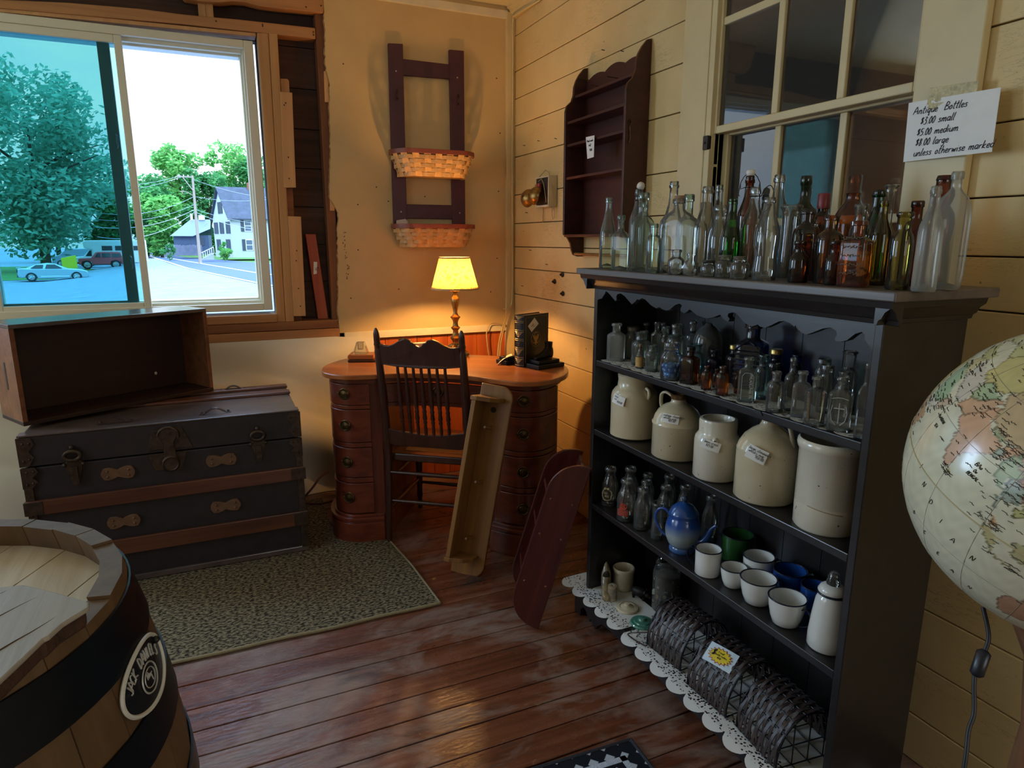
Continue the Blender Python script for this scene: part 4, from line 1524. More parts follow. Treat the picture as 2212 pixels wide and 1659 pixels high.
# ================================================================ ladder rack with two baskets on the back wall
yb = 3.539
rk = thing('basket_rack', 'burgundy wooden ladder rack holding two woven baskets on the tan wall', 'wall rack', (1.087, yb, 1.40))


def rp(name, poly, d0, d1, mat=None, parent=None, bev=0.003):
    mb = MB()
    mb.prism([(x - 1.087, z - 1.40) for x, z in poly], d0, d1, 'xz')
    return mb.build(name, mat or M['burgundy'], parent or rk, bevel=bev)


pL = rp('post', [(0.883, 1.398), (0.955, 1.399), (0.962, 2.322), (0.887, 2.317)], -0.022, -0.001)
pR = rp('post', [(1.212, 1.415), (1.285, 1.417), (1.289, 2.325), (1.208, 2.322)], -0.022, -0.001)
rp('crossbar', [(0.955, 2.174), (1.212, 2.180), (1.212, 2.252), (0.955, 2.253)], -0.018, -0.003)
rp('crossbar', [(0.953, 1.466), (1.214, 1.466), (1.214, 1.540), (0.953, 1.540)], -0.018, -0.003)
for (p, x) in ((pL, 0.922), (pR, 1.250)):
    mb = MB()
    mb.lathe([(0.004, 0), (0.003, 0.002)], 8, T(x - 1.087, -0.0225, 2.19 - 1.4, PI / 2), cap1=True)
    mb.lathe([(0.004, 0), (0.003, 0.002)], 8, T(x - 1.085, -0.0225, 1.50 - 1.4, PI / 2), cap1=True)
    mb.build('screw', M['silver'], p)
    mb = MB()
    mb.tube([(x - 1.087 + 0.004, -0.022, 2.105 - 1.4), (x - 1.087 - 0.001, -0.040, 2.085 - 1.4), (x - 1.087 - 0.004, -0.044, 2.07 - 1.4), (x - 1.087 - 0.002, -0.036, 2.055 - 1.4), (x - 1.087 + 0.004, -0.026, 2.06 - 1.4)], 0.003, 8)
    mb.build('hook', M['brass_dark'], p, smooth=60)

M['splint'] = plain('ash_splint_weave', C('#c99a63'), 0.55, var=0.18, vscale=60)
M['splint_dark'] = plain('dark_splint_inside', C('#8a6238'), 0.7, var=0.2, vscale=60)
M['rim_red'] = plain('red_brown_rim', C('#7c3b2c'), 0.45, var=0.15, vscale=40)


def basket(zr, zb, name_label, card):
    ob = thing('woven_basket', name_label, 'basket', (1.087, 3.516, zb), (0, 0, 0), 'baskets on the ladder rack')
    rim = [(-0.205, 0.0), (-0.222, -0.035), (-0.205, -0.085), (-0.165, -0.122), (-0.10, -0.132), (0.10, -0.132), (0.165, -0.122), (0.205, -0.085), (0.222, -0.035), (0.205, 0.0)]
    rim = [(a, b * 1.24) for a, b in rim]
    rim = spline(rim, 6, False)
    H = zr - zb
    # length along the outline
    L = [0.0]
    for a, b in zip(rim[:-1], rim[1:]):
        L.append(L[-1] + math.hypot(b[0] - a[0], b[1] - a[1]))
    tot = L[-1]

    def at(s, h, off=0.0):
        s = max(0.0, min(tot, s))
        k = 0
        while k < len(L) - 2 and L[k + 1] < s:
            k += 1
        t = (s - L[k]) / max(1e-9, L[k + 1] - L[k])
        x = rim[k][0] + (rim[k + 1][0] - rim[k][0]) * t
        y = rim[k][1] + (rim[k + 1][1] - rim[k][1]) * t
        tx, ty = rim[k + 1][0] - rim[k][0], rim[k + 1][1] - rim[k][1]
        l = math.hypot(tx, ty)
        nx, ny = ty / l, -tx / l
        sc = 0.80 + 0.20 * h / H
        return (x * sc - nx * -off, y * (0.84 + 0.16 * h / H) - ny * -off, h)

    nslat = 11
    up = MB()
    for i in range(nslat):
        s = tot * (i + 0.5) / nslat
        p0, p1 = at(s, 0.0), at(s, H)
        q = at(s + 0.012, 0.0)
        d = (q[0] - p0[0], q[1] - p0[1], 0)
        up.ribbon([p0, at(s, H * 0.5), p1], d, 0.034, 0.002)
    up.build('upright', M['splint'], ob)
    nrow = 5
    for r in range(nrow):
        wv = MB()
        h = H * (r + 0.5) / (nrow + 0.8)
        n = nslat * 6
        pts = []
        for i in range(n + 1):
            s = tot * i / n
            ph = math.cos(PI * (s / tot * nslat - 0.5 + r))
            pts.append(at(s, h + random.uniform(-0.0006, 0.0006), 0.0050 * ph))
        wv.ribbon(pts, (0, 0, 1), H / nrow * 0.80, 0.0022)
        wv.build('weaver', M['splint'], ob)
    mb = MB()
    fl = [at(tot * i / 40, 0.002) for i in range(41)]
    mb.add([(x * 0.98, y * 0.98, 0.003) for x, y, z in fl], [tuple(range(41))])
    mb.box(-0.165, 0.165, -0.004, -0.001, 0.003, H + 0.01)
    mb.build('liner', M['splint_dark'], ob)
    mb = MB()
    mb.ribbon([at(tot * i / 80, H, 0.004) for i in range(81)], (0, 0, 1), 0.022, 0.006)
    mb.build('front_rim', M['rim_red'], ob, bevel=0.001)
    mb = MB()
    mb.box(-0.20, 0.20, -0.007, -0.002, H - 0.016, H + 0.012)
    br_ = mb.build('back_rim', M['splint_dark'], ob, bevel=0.002)
    mb = MB()
    for x in (-0.15, 0.15):
        mb.lathe([(0.006, 0), (0.005, 0.003)], 10, T(x, -0.0065, H - 0.002, PI / 2), cap1=True)
    mb.build('screw', M['brass_dark'], br_)
    if card:
        mb = MB()
        mb.prism([(-0.205, H - 0.02), (-0.135, H - 0.02), (-0.138, H + 0.025), (-0.150, H + 0.038), (-0.20, H + 0.03)], -0.012, -0.011, 'xz', T(rz=0.1))
        c = mb.build('paper_card', plain('pink_card', C('#d9c3b4'), 0.7), None)
        c.location = (1.087, 3.516, zb)
        tag(c, 'small pale card standing in the lower woven basket', 'card')
    return ob


basket(1.792, 1.672, 'woven splint basket with red rim halfway up the burgundy rack', False)
basket(1.425, 1.318, 'woven splint basket with red rim at the foot of the burgundy rack', True)

# ================================================================ dark wall shelf on the board wall
XB = XW - 0.003
ws = thing('wall_shelf', 'dark red-brown wall shelf with scalloped top hung on the cream boards', 'shelf', (XB, 2.50, 1.28))
side = [(0, 0.0), (-0.03, 0.0), (-0.052, 0.008), (-0.062, 0.03), (-0.068, 0.06), (-0.085, 0.085), (-0.105, 0.10), (-0.107, 0.63), (-0.10, 0.655), (-0.078, 0.675), (-0.068, 0.70), (-0.066, 0.735), (-0.055, 0.765), (-0.040, 0.79), (-0.018, 0.815), (0, 0.82)]
for yy in (-0.245, 0.231):
    mb = MB()
    mb.prism(side, yy, yy + 0.014, 'xz')
    sp = mb.build('side_panel', M['shelfdark'], ws, bevel=0.002)
for z, d in ((0.700, 0.062), (0.588, 0.098), (0.492, 0.098), (0.352, 0.098), (0.100, 0.104)):
    mb = MB()
    mb.box(-d, -0.006, -0.231, 0.231, z - 0.012, z)
    mb.build('shelf', M['shelfdark'], ws, bevel=0.002)
mb = MB()
tp = []
for i in range(61):
    t = i / 60
    z = 0.752 + 0.016 * abs(math.sin(3 * PI * t)) ** 0.8 + 0.02 * math.sin(PI * t)
    tp.append((-0.231 + 0.462 * t, z))
mb.prism([(-0.231, 0.088)] + [(0.231, 0.088)] + list(reversed(tp)), -0.006, -0.001, 'yz')
mb.build('back_panel', M['shelfdark'], ws)
mb = MB()
mb.tube([(-0.045, -0.24, 0.012), (-0.045, 0.24, 0.012)], 0.0065, 10)
mb.build('rod', M['pine'], ws, smooth=60)
mb = MB()
for (y_, z_) in ((0.215, 0.765), (0.10, 0.715), (-0.03, 0.722)):
    mb.tube([(-0.002, y_, z_), (-0.055, y_ + 0.01, z_ + 0.006)], 0.0016, 6)
mb.tube([(-0.09, -0.246, 0.50), (-0.092, -0.249, 0.515), (-0.086, -0.249, 0.525), (-0.08, -0.247, 0.515), (-0.086, -0.247, 0.50), (-0.084, -0.249, 0.46), (-0.088, -0.249, 0.44)], 0.0022, 6)
mb.build('hook', M['brass_dark'], ws)


def price_tag(name, label, corners, lines, h, thick=0.0009, ink=None, group=None, cat='price tag', bend=0.0, slant=0.1):
    """A paper tag from four corners (top-left, top-right, bottom-right, bottom-left) with handwriting."""
    tl, tr, brc, bl = [Vector(c) for c in corners]
    nrm = (tr - tl).cross(bl - tl).normalized()
    wdt = (tr - tl).length
    hgt = (bl - tl).length

    def fn(u, v, d=0.0):
        a = tl.lerp(tr, u)
        b = bl.lerp(brc, u)
        p = a.lerp(b, v)
        return p - nrm * (d + bend * (u - 0.5) ** 2 * 4 * -1)

    o = MB()
    o.sheet(8, 6, lambda u, v: tuple(fn(u, v)))
    o.sheet(8, 6, lambda u, v: tuple(fn(u, v, -0.0006)))
    o = o.build(name, M['paper'], None, smooth=180)
    tag(o, label, cat, group)
    wr_ = MB()
    for (txt, u0, v0) in lines:
        write(wr_, txt, h, (0, 0), lambda a, b: fn(u0 + a / wdt, v0 - b / hgt, 0.0009), thick, slant)
    if lines:
        wr_.build('handwriting', ink or M['ink'], o)
    return o


price_tag('price_tag', 'narrow white paper tag hanging from the dark wall shelf', [(XB - 0.109, 2.545, 1.778), (XB - 0.109, 2.475, 1.776), (XB - 0.105, 2.482, 1.692), (XB - 0.105, 2.535, 1.690)], [('Hand made', 0.12, 0.25), ('shelf', 0.3, 0.45), ('$5.00', 0.42, 0.68)], 0.010, 0.0006)

# ================================================================ old doorbell
M['wire_cream'] = plain('cream_cloth_wire', C('#b39a6c'), 0.7)
db = thing('doorbell', 'old open doorbell mechanism with two brass gongs on the board wall', 'doorbell', (XW, 3.10, 1.60))
mb = MB()
mb.box(-0.045, -0.002, -0.085, 0.055, -0.07, 0.06)
bx = mb.build('housing', plain('dark_bell_housing', C('#2a2320'), 0.6), db, bevel=0.003)
mb = MB()
mb.box(-0.048, -0.0015, -0.092, -0.085, -0.078, 0.068)
mb.box(-0.048, -0.0015, -0.09, 0.06, 0.06, 0.066)
mb.box(-0.048, -0.0015, -0.09, 0.06, -0.082, -0.072)
mb.build('plaster_edge', M['trim_white'], db)
mb = MB()
for yy in (-0.01, 0.02):
    mb.lathe([(0.011, 0), (0.011, 0.04)], 12, T(-0.055, yy, -0.01), cap1=True)
mb.build('coil', plain('copper_coil', C('#8a4a24'), 0.4, 0.6), db, smooth=40)
mb = MB()
mb.lathe([(0.010, 0), (0.010, 0.018)], 12, T(-0.06, -0.012, 0.015), cap1=True)
mb.build('coil_cap', plain('red_cap', C('#b02a22'), 0.4), db, smooth=40)
for (yy, zz, tz) in ((0.075, -0.035, 0.5), (-0.012, -0.028, -0.25)):
    mb = MB()
    Mx = T(-0.075, yy, zz, 0, -PI / 2 + 0.2, 0) @ T(rx=tz * 0.6)
    mb.lathe([(0.046, 0.0), (0.047, 0.004), (0.042, 0.018), (0.032, 0.030), (0.018, 0.038), (0.004, 0.041)], 24, Mx, cap0=False)
    mb.lathe([(0.044, 0.001), (0.039, 0.017), (0.029, 0.028), (0.002, 0.036)], 24, Mx, cap0=False)
    mb.build('gong', M['brass'], db, smooth=60)
mb = MB()
mb.tube([(-0.03, 0.05, 0.07), (-0.02, 0.0, 0.10), (-0.015, -0.03, 0.085), (-0.03, -0.07, 0.06), (-0.03, -0.095, 0.02), (-0.025, -0.10, -0.05), (-0.02, -0.095, -0.10)], 0.002, 6)
mb.tube([(-0.05, 0.02, 0.045), (-0.052, -0.02, 0.055), (-0.052, -0.045, 0.03), (-0.05, -0.06, -0.02), (-0.05, -0.072, -0.06)], 0.002, 6)
mb.tube([(-0.025, -0.085, -0.08), (-0.02, -0.08, -0.12), (-0.02, -0.09, -0.145), (-0.02, -0.10, -0.14), (-0.02, -0.10, -0.08)], 0.0015, 6)
mb.tube([(-0.006, 0.05, -0.08), (-0.006, 0.045, -0.10), (-0.006, 0.05, -0.13), (-0.006, 0.048, -0.155)], 0.0018, 6)
mb.tube([(-0.07, 0.13, -0.035), (-0.08, 0.06, -0.032), (-0.075, 0.03, -0.05)], 0.002, 6)
mb.build('wire', M['wire_cream'], db, smooth=60)

# ================================================================ handwritten bottle sign
xs = XW - 0.029
sg = price_tag('bottle_sign', 'handwritten white paper price sign taped to the window casing', [(xs, 1.152, 1.676), (xs - 0.004, 0.942, 1.670), (xs - 0.022, 0.930, 1.538), (xs - 0.002, 1.146, 1.540)],
               [('Antique  Bottles', 0.07, 0.215), ('$3.00 small', 0.165, 0.40), ('$5.00 medium', 0.135, 0.585), ('$8.00 large', 0.13, 0.755), ('unless otherwise marked', 0.12, 0.925)], 0.0165, 0.0008, cat='sign', slant=0.25)
mb = MB()
mb.sheet(20, 6, lambda u, v: (xs - 0.001 - 0.0012 * random.random(), 1.102 - 0.110 * u + 0.003 * v, 1.700 - 0.0365 * v - 0.006 * u))
mb.sheet(6, 3, lambda u, v: (xs - 0.0025, 1.100 - 0.106 * u, 1.6645 - 0.012 * v - 0.006 * u))
tp_ = mb.build('tape_strip', M['tape'], None)
tag(tp_, 'strip of crinkled clear tape holding the bottle price sign', 'tape')
mb = MB()
mb.add([(XW + 0.062, 1.79, 1.60), (XW + 0.062, 1.715, 1.605), (XW + 0.062, 1.72, 1.50), (XW + 0.062, 1.795, 1.495)], [(0, 1, 2, 3)])
mb.add([(XW + 0.0626, 1.79, 1.60), (XW + 0.0626, 1.715, 1.605), (XW + 0.0626, 1.72, 1.50), (XW + 0.0626, 1.795, 1.495)], [(0, 1, 2, 3)])
nt_ = mb.build('paper_notice', M['paper'], None)
tag(nt_, 'small white paper stuck behind a lower pane of the old window', 'paper')

# ================================================================ pine peg shelf stood on end
A0 = Vector((0.790, 2.402, 0.002))
Lx = Vector((0.166, 0.052, 0.77)).normalized()
nn = Vector((-0.68, -0.73, 0.0))
nn = (nn - Lx * nn.dot(Lx)).normalized()
wv = (-nn).cross(Lx).normalized()
ps = thing('peg_shelf', 'pine wall shelf with three pegs standing on end against the desk', 'shelf')
ps.matrix_world = Matrix(((wv.x, -nn.x, Lx.x, A0.x), (wv.y, -nn.y, Lx.y, A0.y), (wv.z, -nn.z, Lx.z, A0.z), (0, 0, 0, 1)))


def rc(x0, x1, z0, z1, r, n=7):
    """rectangle with the two x1 corners rounded"""
    p = [(x0, z0)]
    p += [(x1 - r + r * math.sin(PI / 2 * i / n), z0 + r - r * math.cos(PI / 2 * i / n)) for i in range(n + 1)]
    p += [(x1 - r + r * math.cos(PI / 2 * i / n), z1 - r + r * math.sin(PI / 2 * i / n)) for i in range(n + 1)]
    p += [(x0, z1)]
    return p


mb = MB()
mb.prism(rc(0, 0.142, 0, 0.80, 0.05), 0, 0.019, 'xz')
bb = mb.build('backboard', M['pine'], ps, bevel=0.004)
mb = MB()
mb.box(0.010, 0.028, -0.112, 0, 0.095, 0.735)
mb.build('shelf_board', M['pine'], ps, bevel=0.002)
for z in (0.077, 0.735):
    mb = MB()
    mb.prism([(0.004, 0), (0.004, -0.115), (0.03, -0.115), (0.075, -0.085), (0.105, -0.045), (0.112, 0)], z, z + 0.018, 'xy')
    mb.build('end_bracket', M['pine'], ps, bevel=0.002)
for z in (0.625, 0.40, 0.165):
    mb = MB()
    mb.tube([(0.075, 0.0, z), (0.073, -0.006, z), (0.070, -0.03, z + 0.002), (0.066, -0.056, z + 0.006), (0.065, -0.062, z + 0.007)], [0.009, 0.0065, 0.005, 0.0075, 0.005], 10)
    mb.build('peg', M['pine'], ps, smooth=60)
mb = MB()
mb.lathe([(0.012, 0), (0.012, 0.0012)], 16, T(0.07, -0.0004, 0.70, PI / 2), cap1=True)
mb.build('keyhole', M['black'], bb)

# ================================================================ cherry rack leaning on the cabinet
A0 = Vector((0.940, 1.874, 0.002))
Lx = Vector((0.182, -0.03, 0.585)).normalized()
nn = Vector((0.45, 0.89, 0.1))
nn = (nn - Lx * nn.dot(Lx)).normalized()
wv = nn.cross(Lx).normalized()
if wv.x > 0:
    wv = -wv
mr = thing('plate_rack', 'dark cherry rack with round-ended sides leaning against the black cabinet', 'rack')
mr.matrix_world = Matrix(((wv.x, nn.x, Lx.x, A0.x), (wv.y, nn.y, Lx.y, A0.y), (wv.z, nn.z, Lx.z, A0.z), (0, 0, 0, 1)))
for yy in (0.0, 0.245):
    mb = MB()
    mb.prism(rc(0, 0.125, 0, 0.615, 0.115, 12), yy, yy + 0.015, 'xz')
    sd = mb.build('side_panel', M['maroon'], mr, bevel=0.003)
    mb = MB()
    for z in (0.16, 0.34, 0.47):
        for x in (0.022, 0.10):
            mb.ball((x, yy - 0.0005, z), 0.0055, 8, 6, scale=(1, 0.5, 1))
    mb.build('screw_plug', M['mahog_x'], sd, smooth=60)
for z in (0.15, 0.33, 0.46):
    mb = MB()
    mb.box(0.008, 0.112, 0.015, 0.245, z, z + 0.014)
    mb.build('shelf', M['maroon'], mr, bevel=0.002)
mb = MB()
sc = [(0.015 + 0.23 * i / 24, 0.60 - 0.02 * math.sin(PI * i / 24) + 0.006 * math.sin(4 * PI * i / 24)) for i in range(25)]
mb.prism([(0.015, 0.50), (0.245, 0.50)] + list(reversed(sc)), 0.0, 0.012, 'yz')
mb.build('back_rail', M['maroon'], mr, bevel=0.002)

# ================================================================ black bookcase-cabinet
CX0, CX1, CY0, CY1 = 1.15, 1.40, 0.846, 1.905
cb = thing('black_cabinet', 'black open shelf cabinet with a scalloped apron crowded with bottles and crocks', 'cabinet', (1.275, 1.385, 0))
qx, qy = 1.275, 1.385


def cbox(name, x0, x1, y0, y1, z0, z1, mat=None, bev=0.002):
    mb = MB()
    mb.box(x0 - qx, x1 - qx, y0 - qy, y1 - qy, z0, z1)
    return mb.build(name, mat or M['cab'], cb, bevel=bev)


cbox('side_panel', CX0, CX1, CY1 - 0.019, CY1, 0.0, 1.242)
cbox('side_panel', CX0, CX1, CY0, CY0 + 0.019, 0.0, 1.242)
mb = MB()
for i in range(8):
    a = CY0 + 0.02 + (CY1 - CY0 - 0.04) * i / 8
    b = CY0 + 0.02 + (CY1 - CY0 - 0.04) * (i + 1) / 8
    mb.box(CX1 - 0.010 - qx, CX1 - qx, a + 0.001 - qy, b - 0.001 - qy, 0.02, 1.235)
mb.build('back_panel', M['cab'], cb)
for z in (0.957, 0.715, 0.440):
    cbox('shelf', CX0 + 0.002, CX1 - 0.011, CY0 + 0.0195, CY1 - 0.0195, z - 0.020, z)
cbox('shelf', CX0 - 0.028, CX1 - 0.011, CY0 - 0.03, CY1 + 0.03, 0.085, 0.105)
cbox('top_board', CX0 - 0.042, CX1 + 0.012, CY0 - 0.046, CY1 + 0.052, 1.243, 1.262, M['cab_top'], 0.003)
mb = MB()
pf = [(0.0, 1.196), (-0.006, 1.198), (-0.008, 1.206), (-0.014, 1.210), (-0.020, 1.222), (-0.030, 1.230), (-0.033, 1.242), (0.0, 1.242)]
mb.prism([(CX0 - 0.0005 + a - qx, b) for a, b in pf], CY0 - 0.035 - qy, CY1 + 0.040 - qy, 'xz')
mb.prism([(CY1 - a - qy, b) for a, b in pf], CX0 - 0.03 - qx, CX1 - qx, 'yz')
mb.prism([(CY0 + a - qy, b) for a, b in pf], CX0 - 0.03 - qx, CX1 - qx, 'yz')
mb.build('cornice', M['cab'], cb, smooth=35)
APR = [(1.876, 1.163), (1.859, 1.166), (1.843, 1.181), (1.835, 1.192), (1.819, 1.187), (1.777, 1.164), (1.77, 1.17), (1.773, 1.179), (1.767, 1.187), (1.748, 1.191), (1.724, 1.183), (1.686, 1.162), (1.669, 1.171), (1.657, 1.181), (1.653, 1.178), (1.634, 1.185), (1.617, 1.182), (1.589, 1.168), (1.562, 1.161), (1.548, 1.166), (1.533, 1.161), (1.514, 1.159), (1.499, 1.164), (1.476, 1.179), (1.459, 1.184), (1.447, 1.18), (1.453, 1.17), (1.451, 1.163), (1.436, 1.159), (1.423, 1.166), (1.416, 1.172), (1.403, 1.168), (1.383, 1.159), (1.345, 1.155), (1.322, 1.16), (1.296, 1.17), (1.288, 1.164), (1.277, 1.158), (1.265, 1.156), (1.261, 1.163), (1.269, 1.169), (1.267, 1.176), (1.253, 1.18), (1.239, 1.179), (1.214, 1.161), (1.2, 1.156), (1.186, 1.153), (1.167, 1.16), (1.16, 1.156), (1.144, 1.155), (1.124, 1.164), (1.105, 1.174), (1.089, 1.177), (1.073, 1.174), (1.059, 1.167), (1.058, 1.171), (1.049, 1.163), (1.038, 1.157), (1.026, 1.154), (1.009, 1.161), (0.986, 1.172), (0.966, 1.177), (0.952, 1.172), (0.949, 1.164), (0.953, 1.155), (0.951, 1.151), (0.94, 1.15), (0.924, 1.156), (0.907, 1.171), (0.893, 1.177), (0.885, 1.172), (0.885, 1.164)]
ap = [(1.8855, 1.158)] + APR + [(0.8645, 1.142)]
ap = [(y, z) for y, z in ap]
mb = MB()
mb.prism([(y - qy, z) for y, z in ap] + [(0.8645 - qy, 1.240), (1.8855 - qy, 1.240)], CX0 + 0.001 - qx, CX0 + 0.018 - qx, 'yz')
mb.build('apron', M['cab'], cb)
foot = [(1.935, 0.085), (1.935, 0.0), (1.895, 0.0), (1.892, 0.03), (1.875, 0.045), (1.855, 0.042), (1.842, 0.025), (1.83, 0.012), (1.822, 0.028), (1.81, 0.018), (1.79, 0.004), (1.77, 0.03), (1.745, 0.05), (1.70, 0.055), (1.1, 0.055), (1.05, 0.05), (1.02, 0.03), (0.99, 0.004), (0.97, 0.018), (0.958, 0.028), (0.95, 0.012), (0.937, 0.025), (0.925, 0.042), (0.905, 0.045), (0.888, 0.03), (0.885, 0.0), (0.835, 0.0), (0.835, 0.085)]
mb = MB()
mb.prism([(y - qy, z) for y, z in foot], CX0 - 0.028 - qx, CX0 - 0.010 - qx, 'yz')
mb.box(CX0 - 0.0099 - qx, CX1 - qx, 0.835 - qy, 0.853 - qy, 0.0, 0.085)
mb.box(CX0 - 0.0099 - qx, CX1 - qx, 1.917 - qy, 1.935 - qy, 0.0, 0.085)
mb.build('base_apron', M['cab'], cb)
mb = MB()
mb.prism([(1.163, 0.951), (1.150, 0.958), (1.135, 0.958), (1.128, 0.948)], CX0 - 0.0005 - qx, CX0 + 0.006 - qx, 'yz', T(y=-qy))
mb.build('chipped_edge', M['black'], cb)


# ---------------------------------------------------------------- paper doilies
def doily_mat(edge):
    m, nt, out = newmat('pierced_paper_doily')
    d = N(nt, 'ShaderNodeBsdfDiffuse')
    d.inputs['Color'].default_value = C('#dcd9d2')
    t = N(nt, 'ShaderNodeBsdfTransparent')
    v = N(nt, 'ShaderNodeTexVoronoi', Scale=120.0)
    v.inputs['Randomness'].default_value = 0.75
    nt.links.new(coords(nt, (1, 1, 0.001)), v.inputs['Vector'])
    r = ramp(nt, [(0.36, (1, 1, 1, 1)), (0.41, (0, 0, 0, 1))])
    nt.links.new(v.outputs['Distance'], r.inputs['Fac'])
    b = noise(nt, coords(nt, (1, 1, 0.001)), 14, 2)
    rb = ramp(nt, [(0.26, (0, 0, 0, 1)), (0.30, (1, 1, 1, 1))])
    nt.links.new(b, rb.inputs['Fac'])
    # holes sit in the lace border only: object x measures the distance from the front edge
    tc = nt.nodes.new('ShaderNodeTexCoord')
    sp = nt.nodes.new('ShaderNodeSeparateXYZ')
    nt.links.new(tc.outputs['Object'], sp.inputs[0])
    lt = N(nt, 'ShaderNodeMath', operation='LESS_THAN')
    nt.links.new(sp.outputs['X'], lt.inputs[0])
    lt.inputs[1].default_value = edge
    gt = N(nt, 'ShaderNodeMath', operation='GREATER_THAN')
    nt.links.new(sp.outputs['X'], gt.inputs[0])
    gt.inputs[1].default_value = -0.004
    m1 = N(nt, 'ShaderNodeMath', operation='MULTIPLY')
    m2 = N(nt, 'ShaderNodeMath', operation='MULTIPLY')
    m3 = N(nt, 'ShaderNodeMath', operation='MULTIPLY')
    nt.links.new(lt.outputs[0], m1.inputs[0])
    nt.links.new(gt.outputs[0], m1.inputs[1])
    nt.links.new(r.outputs[0], m2.inputs[0])
    nt.links.new(m1.outputs[0], m2.inputs[1])
    nt.links.new(m2.outputs[0], m3.inputs[0])
    nt.links.new(rb.outputs[0], m3.inputs[1])
    mx = N(nt, 'ShaderNodeMixShader')
    nt.links.new(m3.outputs[0], mx.inputs[0])
    nt.links.new(d.outputs[0], mx.inputs[1])
    nt.links.new(t.outputs[0], mx.inputs[2])
    nt.links.new(mx.outputs[0], out.inputs['Surface'])
    return m


def doily(label, x0, y0, z, length, depth, scal, step, edge, rz=0.0, droop=0.0):
    """Front edge along local y, scalloped outward to -x."""
    mb = MB()
    n = int(length / step) * 10
    fr = []
    for i in range(n + 1):
        y = length * i / n
        t = (y / step) % 1.0
        big = abs(math.sin(PI * t))
        fr.append((-scal * big ** 0.6, y))
    v = []
    f = []
    rows = [(1.0, 0), (0.4, 0), (0.0, 0), (None, 0.02), (None, edge), (None, depth)]
    for (k, d) in rows:
        for (x, y) in fr:
            xx = x * k if k is not None else d
            v.append((xx, y, -droop * max(0, -xx) / scal if scal else 0))
    m = n + 1
    for r in range(len(rows) - 1):
        for i in range(n):
            f.append((r * m + i, r * m + i + 1, (r + 1) * m + i + 1, (r + 1) * m + i))
    mb.add(v, f)
    o = mb.build('paper_doily', doily_mat(edge), None)
    o.location = (x0, y0, z)
    o.rotation_euler = (0, 0, rz)
    tag(o, label, 'doily', 'paper doilies lining the cabinet')
    return o


doily('white paper doily strip under the medicine bottles on the upper shelf', 1.170, 0.889, 0.9578, 0.99, 0.15, 0.014, 0.058, 0.05)
doily('lacy white paper doily under the shoe and lids on the bottom shelf', 1.118, 1.62, 0.1062, 0.375, 0.17, 0.026, 0.075, 0.062, math.radians(1.5), 0.006)
doily('lacy white paper doily under the wicker holders on the bottom shelf', 1.102, 0.80, 0.1066, 0.80, 0.24, 0.030, 0.080, 0.062, math.radians(-0.8), 0.006)

# ================================================================ globe on its stand
gc = Vector((0.976, 0.4168, 1.0549))
GR = 0.2
RG = Matrix(((0.14918, -0.98139, -0.12093), (0.91695, 0.18307, -0.35452), (0.37006, -0.058, 0.9272)))
gl = thing('floor_globe', 'large antique-style world globe on a wooden floor stand beside the black cabinet', 'globe', (gc.x, gc.y, 0))


def LL(lat, lon, r=GR):
    a, b = math.radians(lat), math.radians(lon)
    p = RG @ Vector((math.cos(a) * math.cos(b), math.cos(a) * math.sin(b), math.sin(a)))
    return Vector((0, 0, gc.z)) + p * r


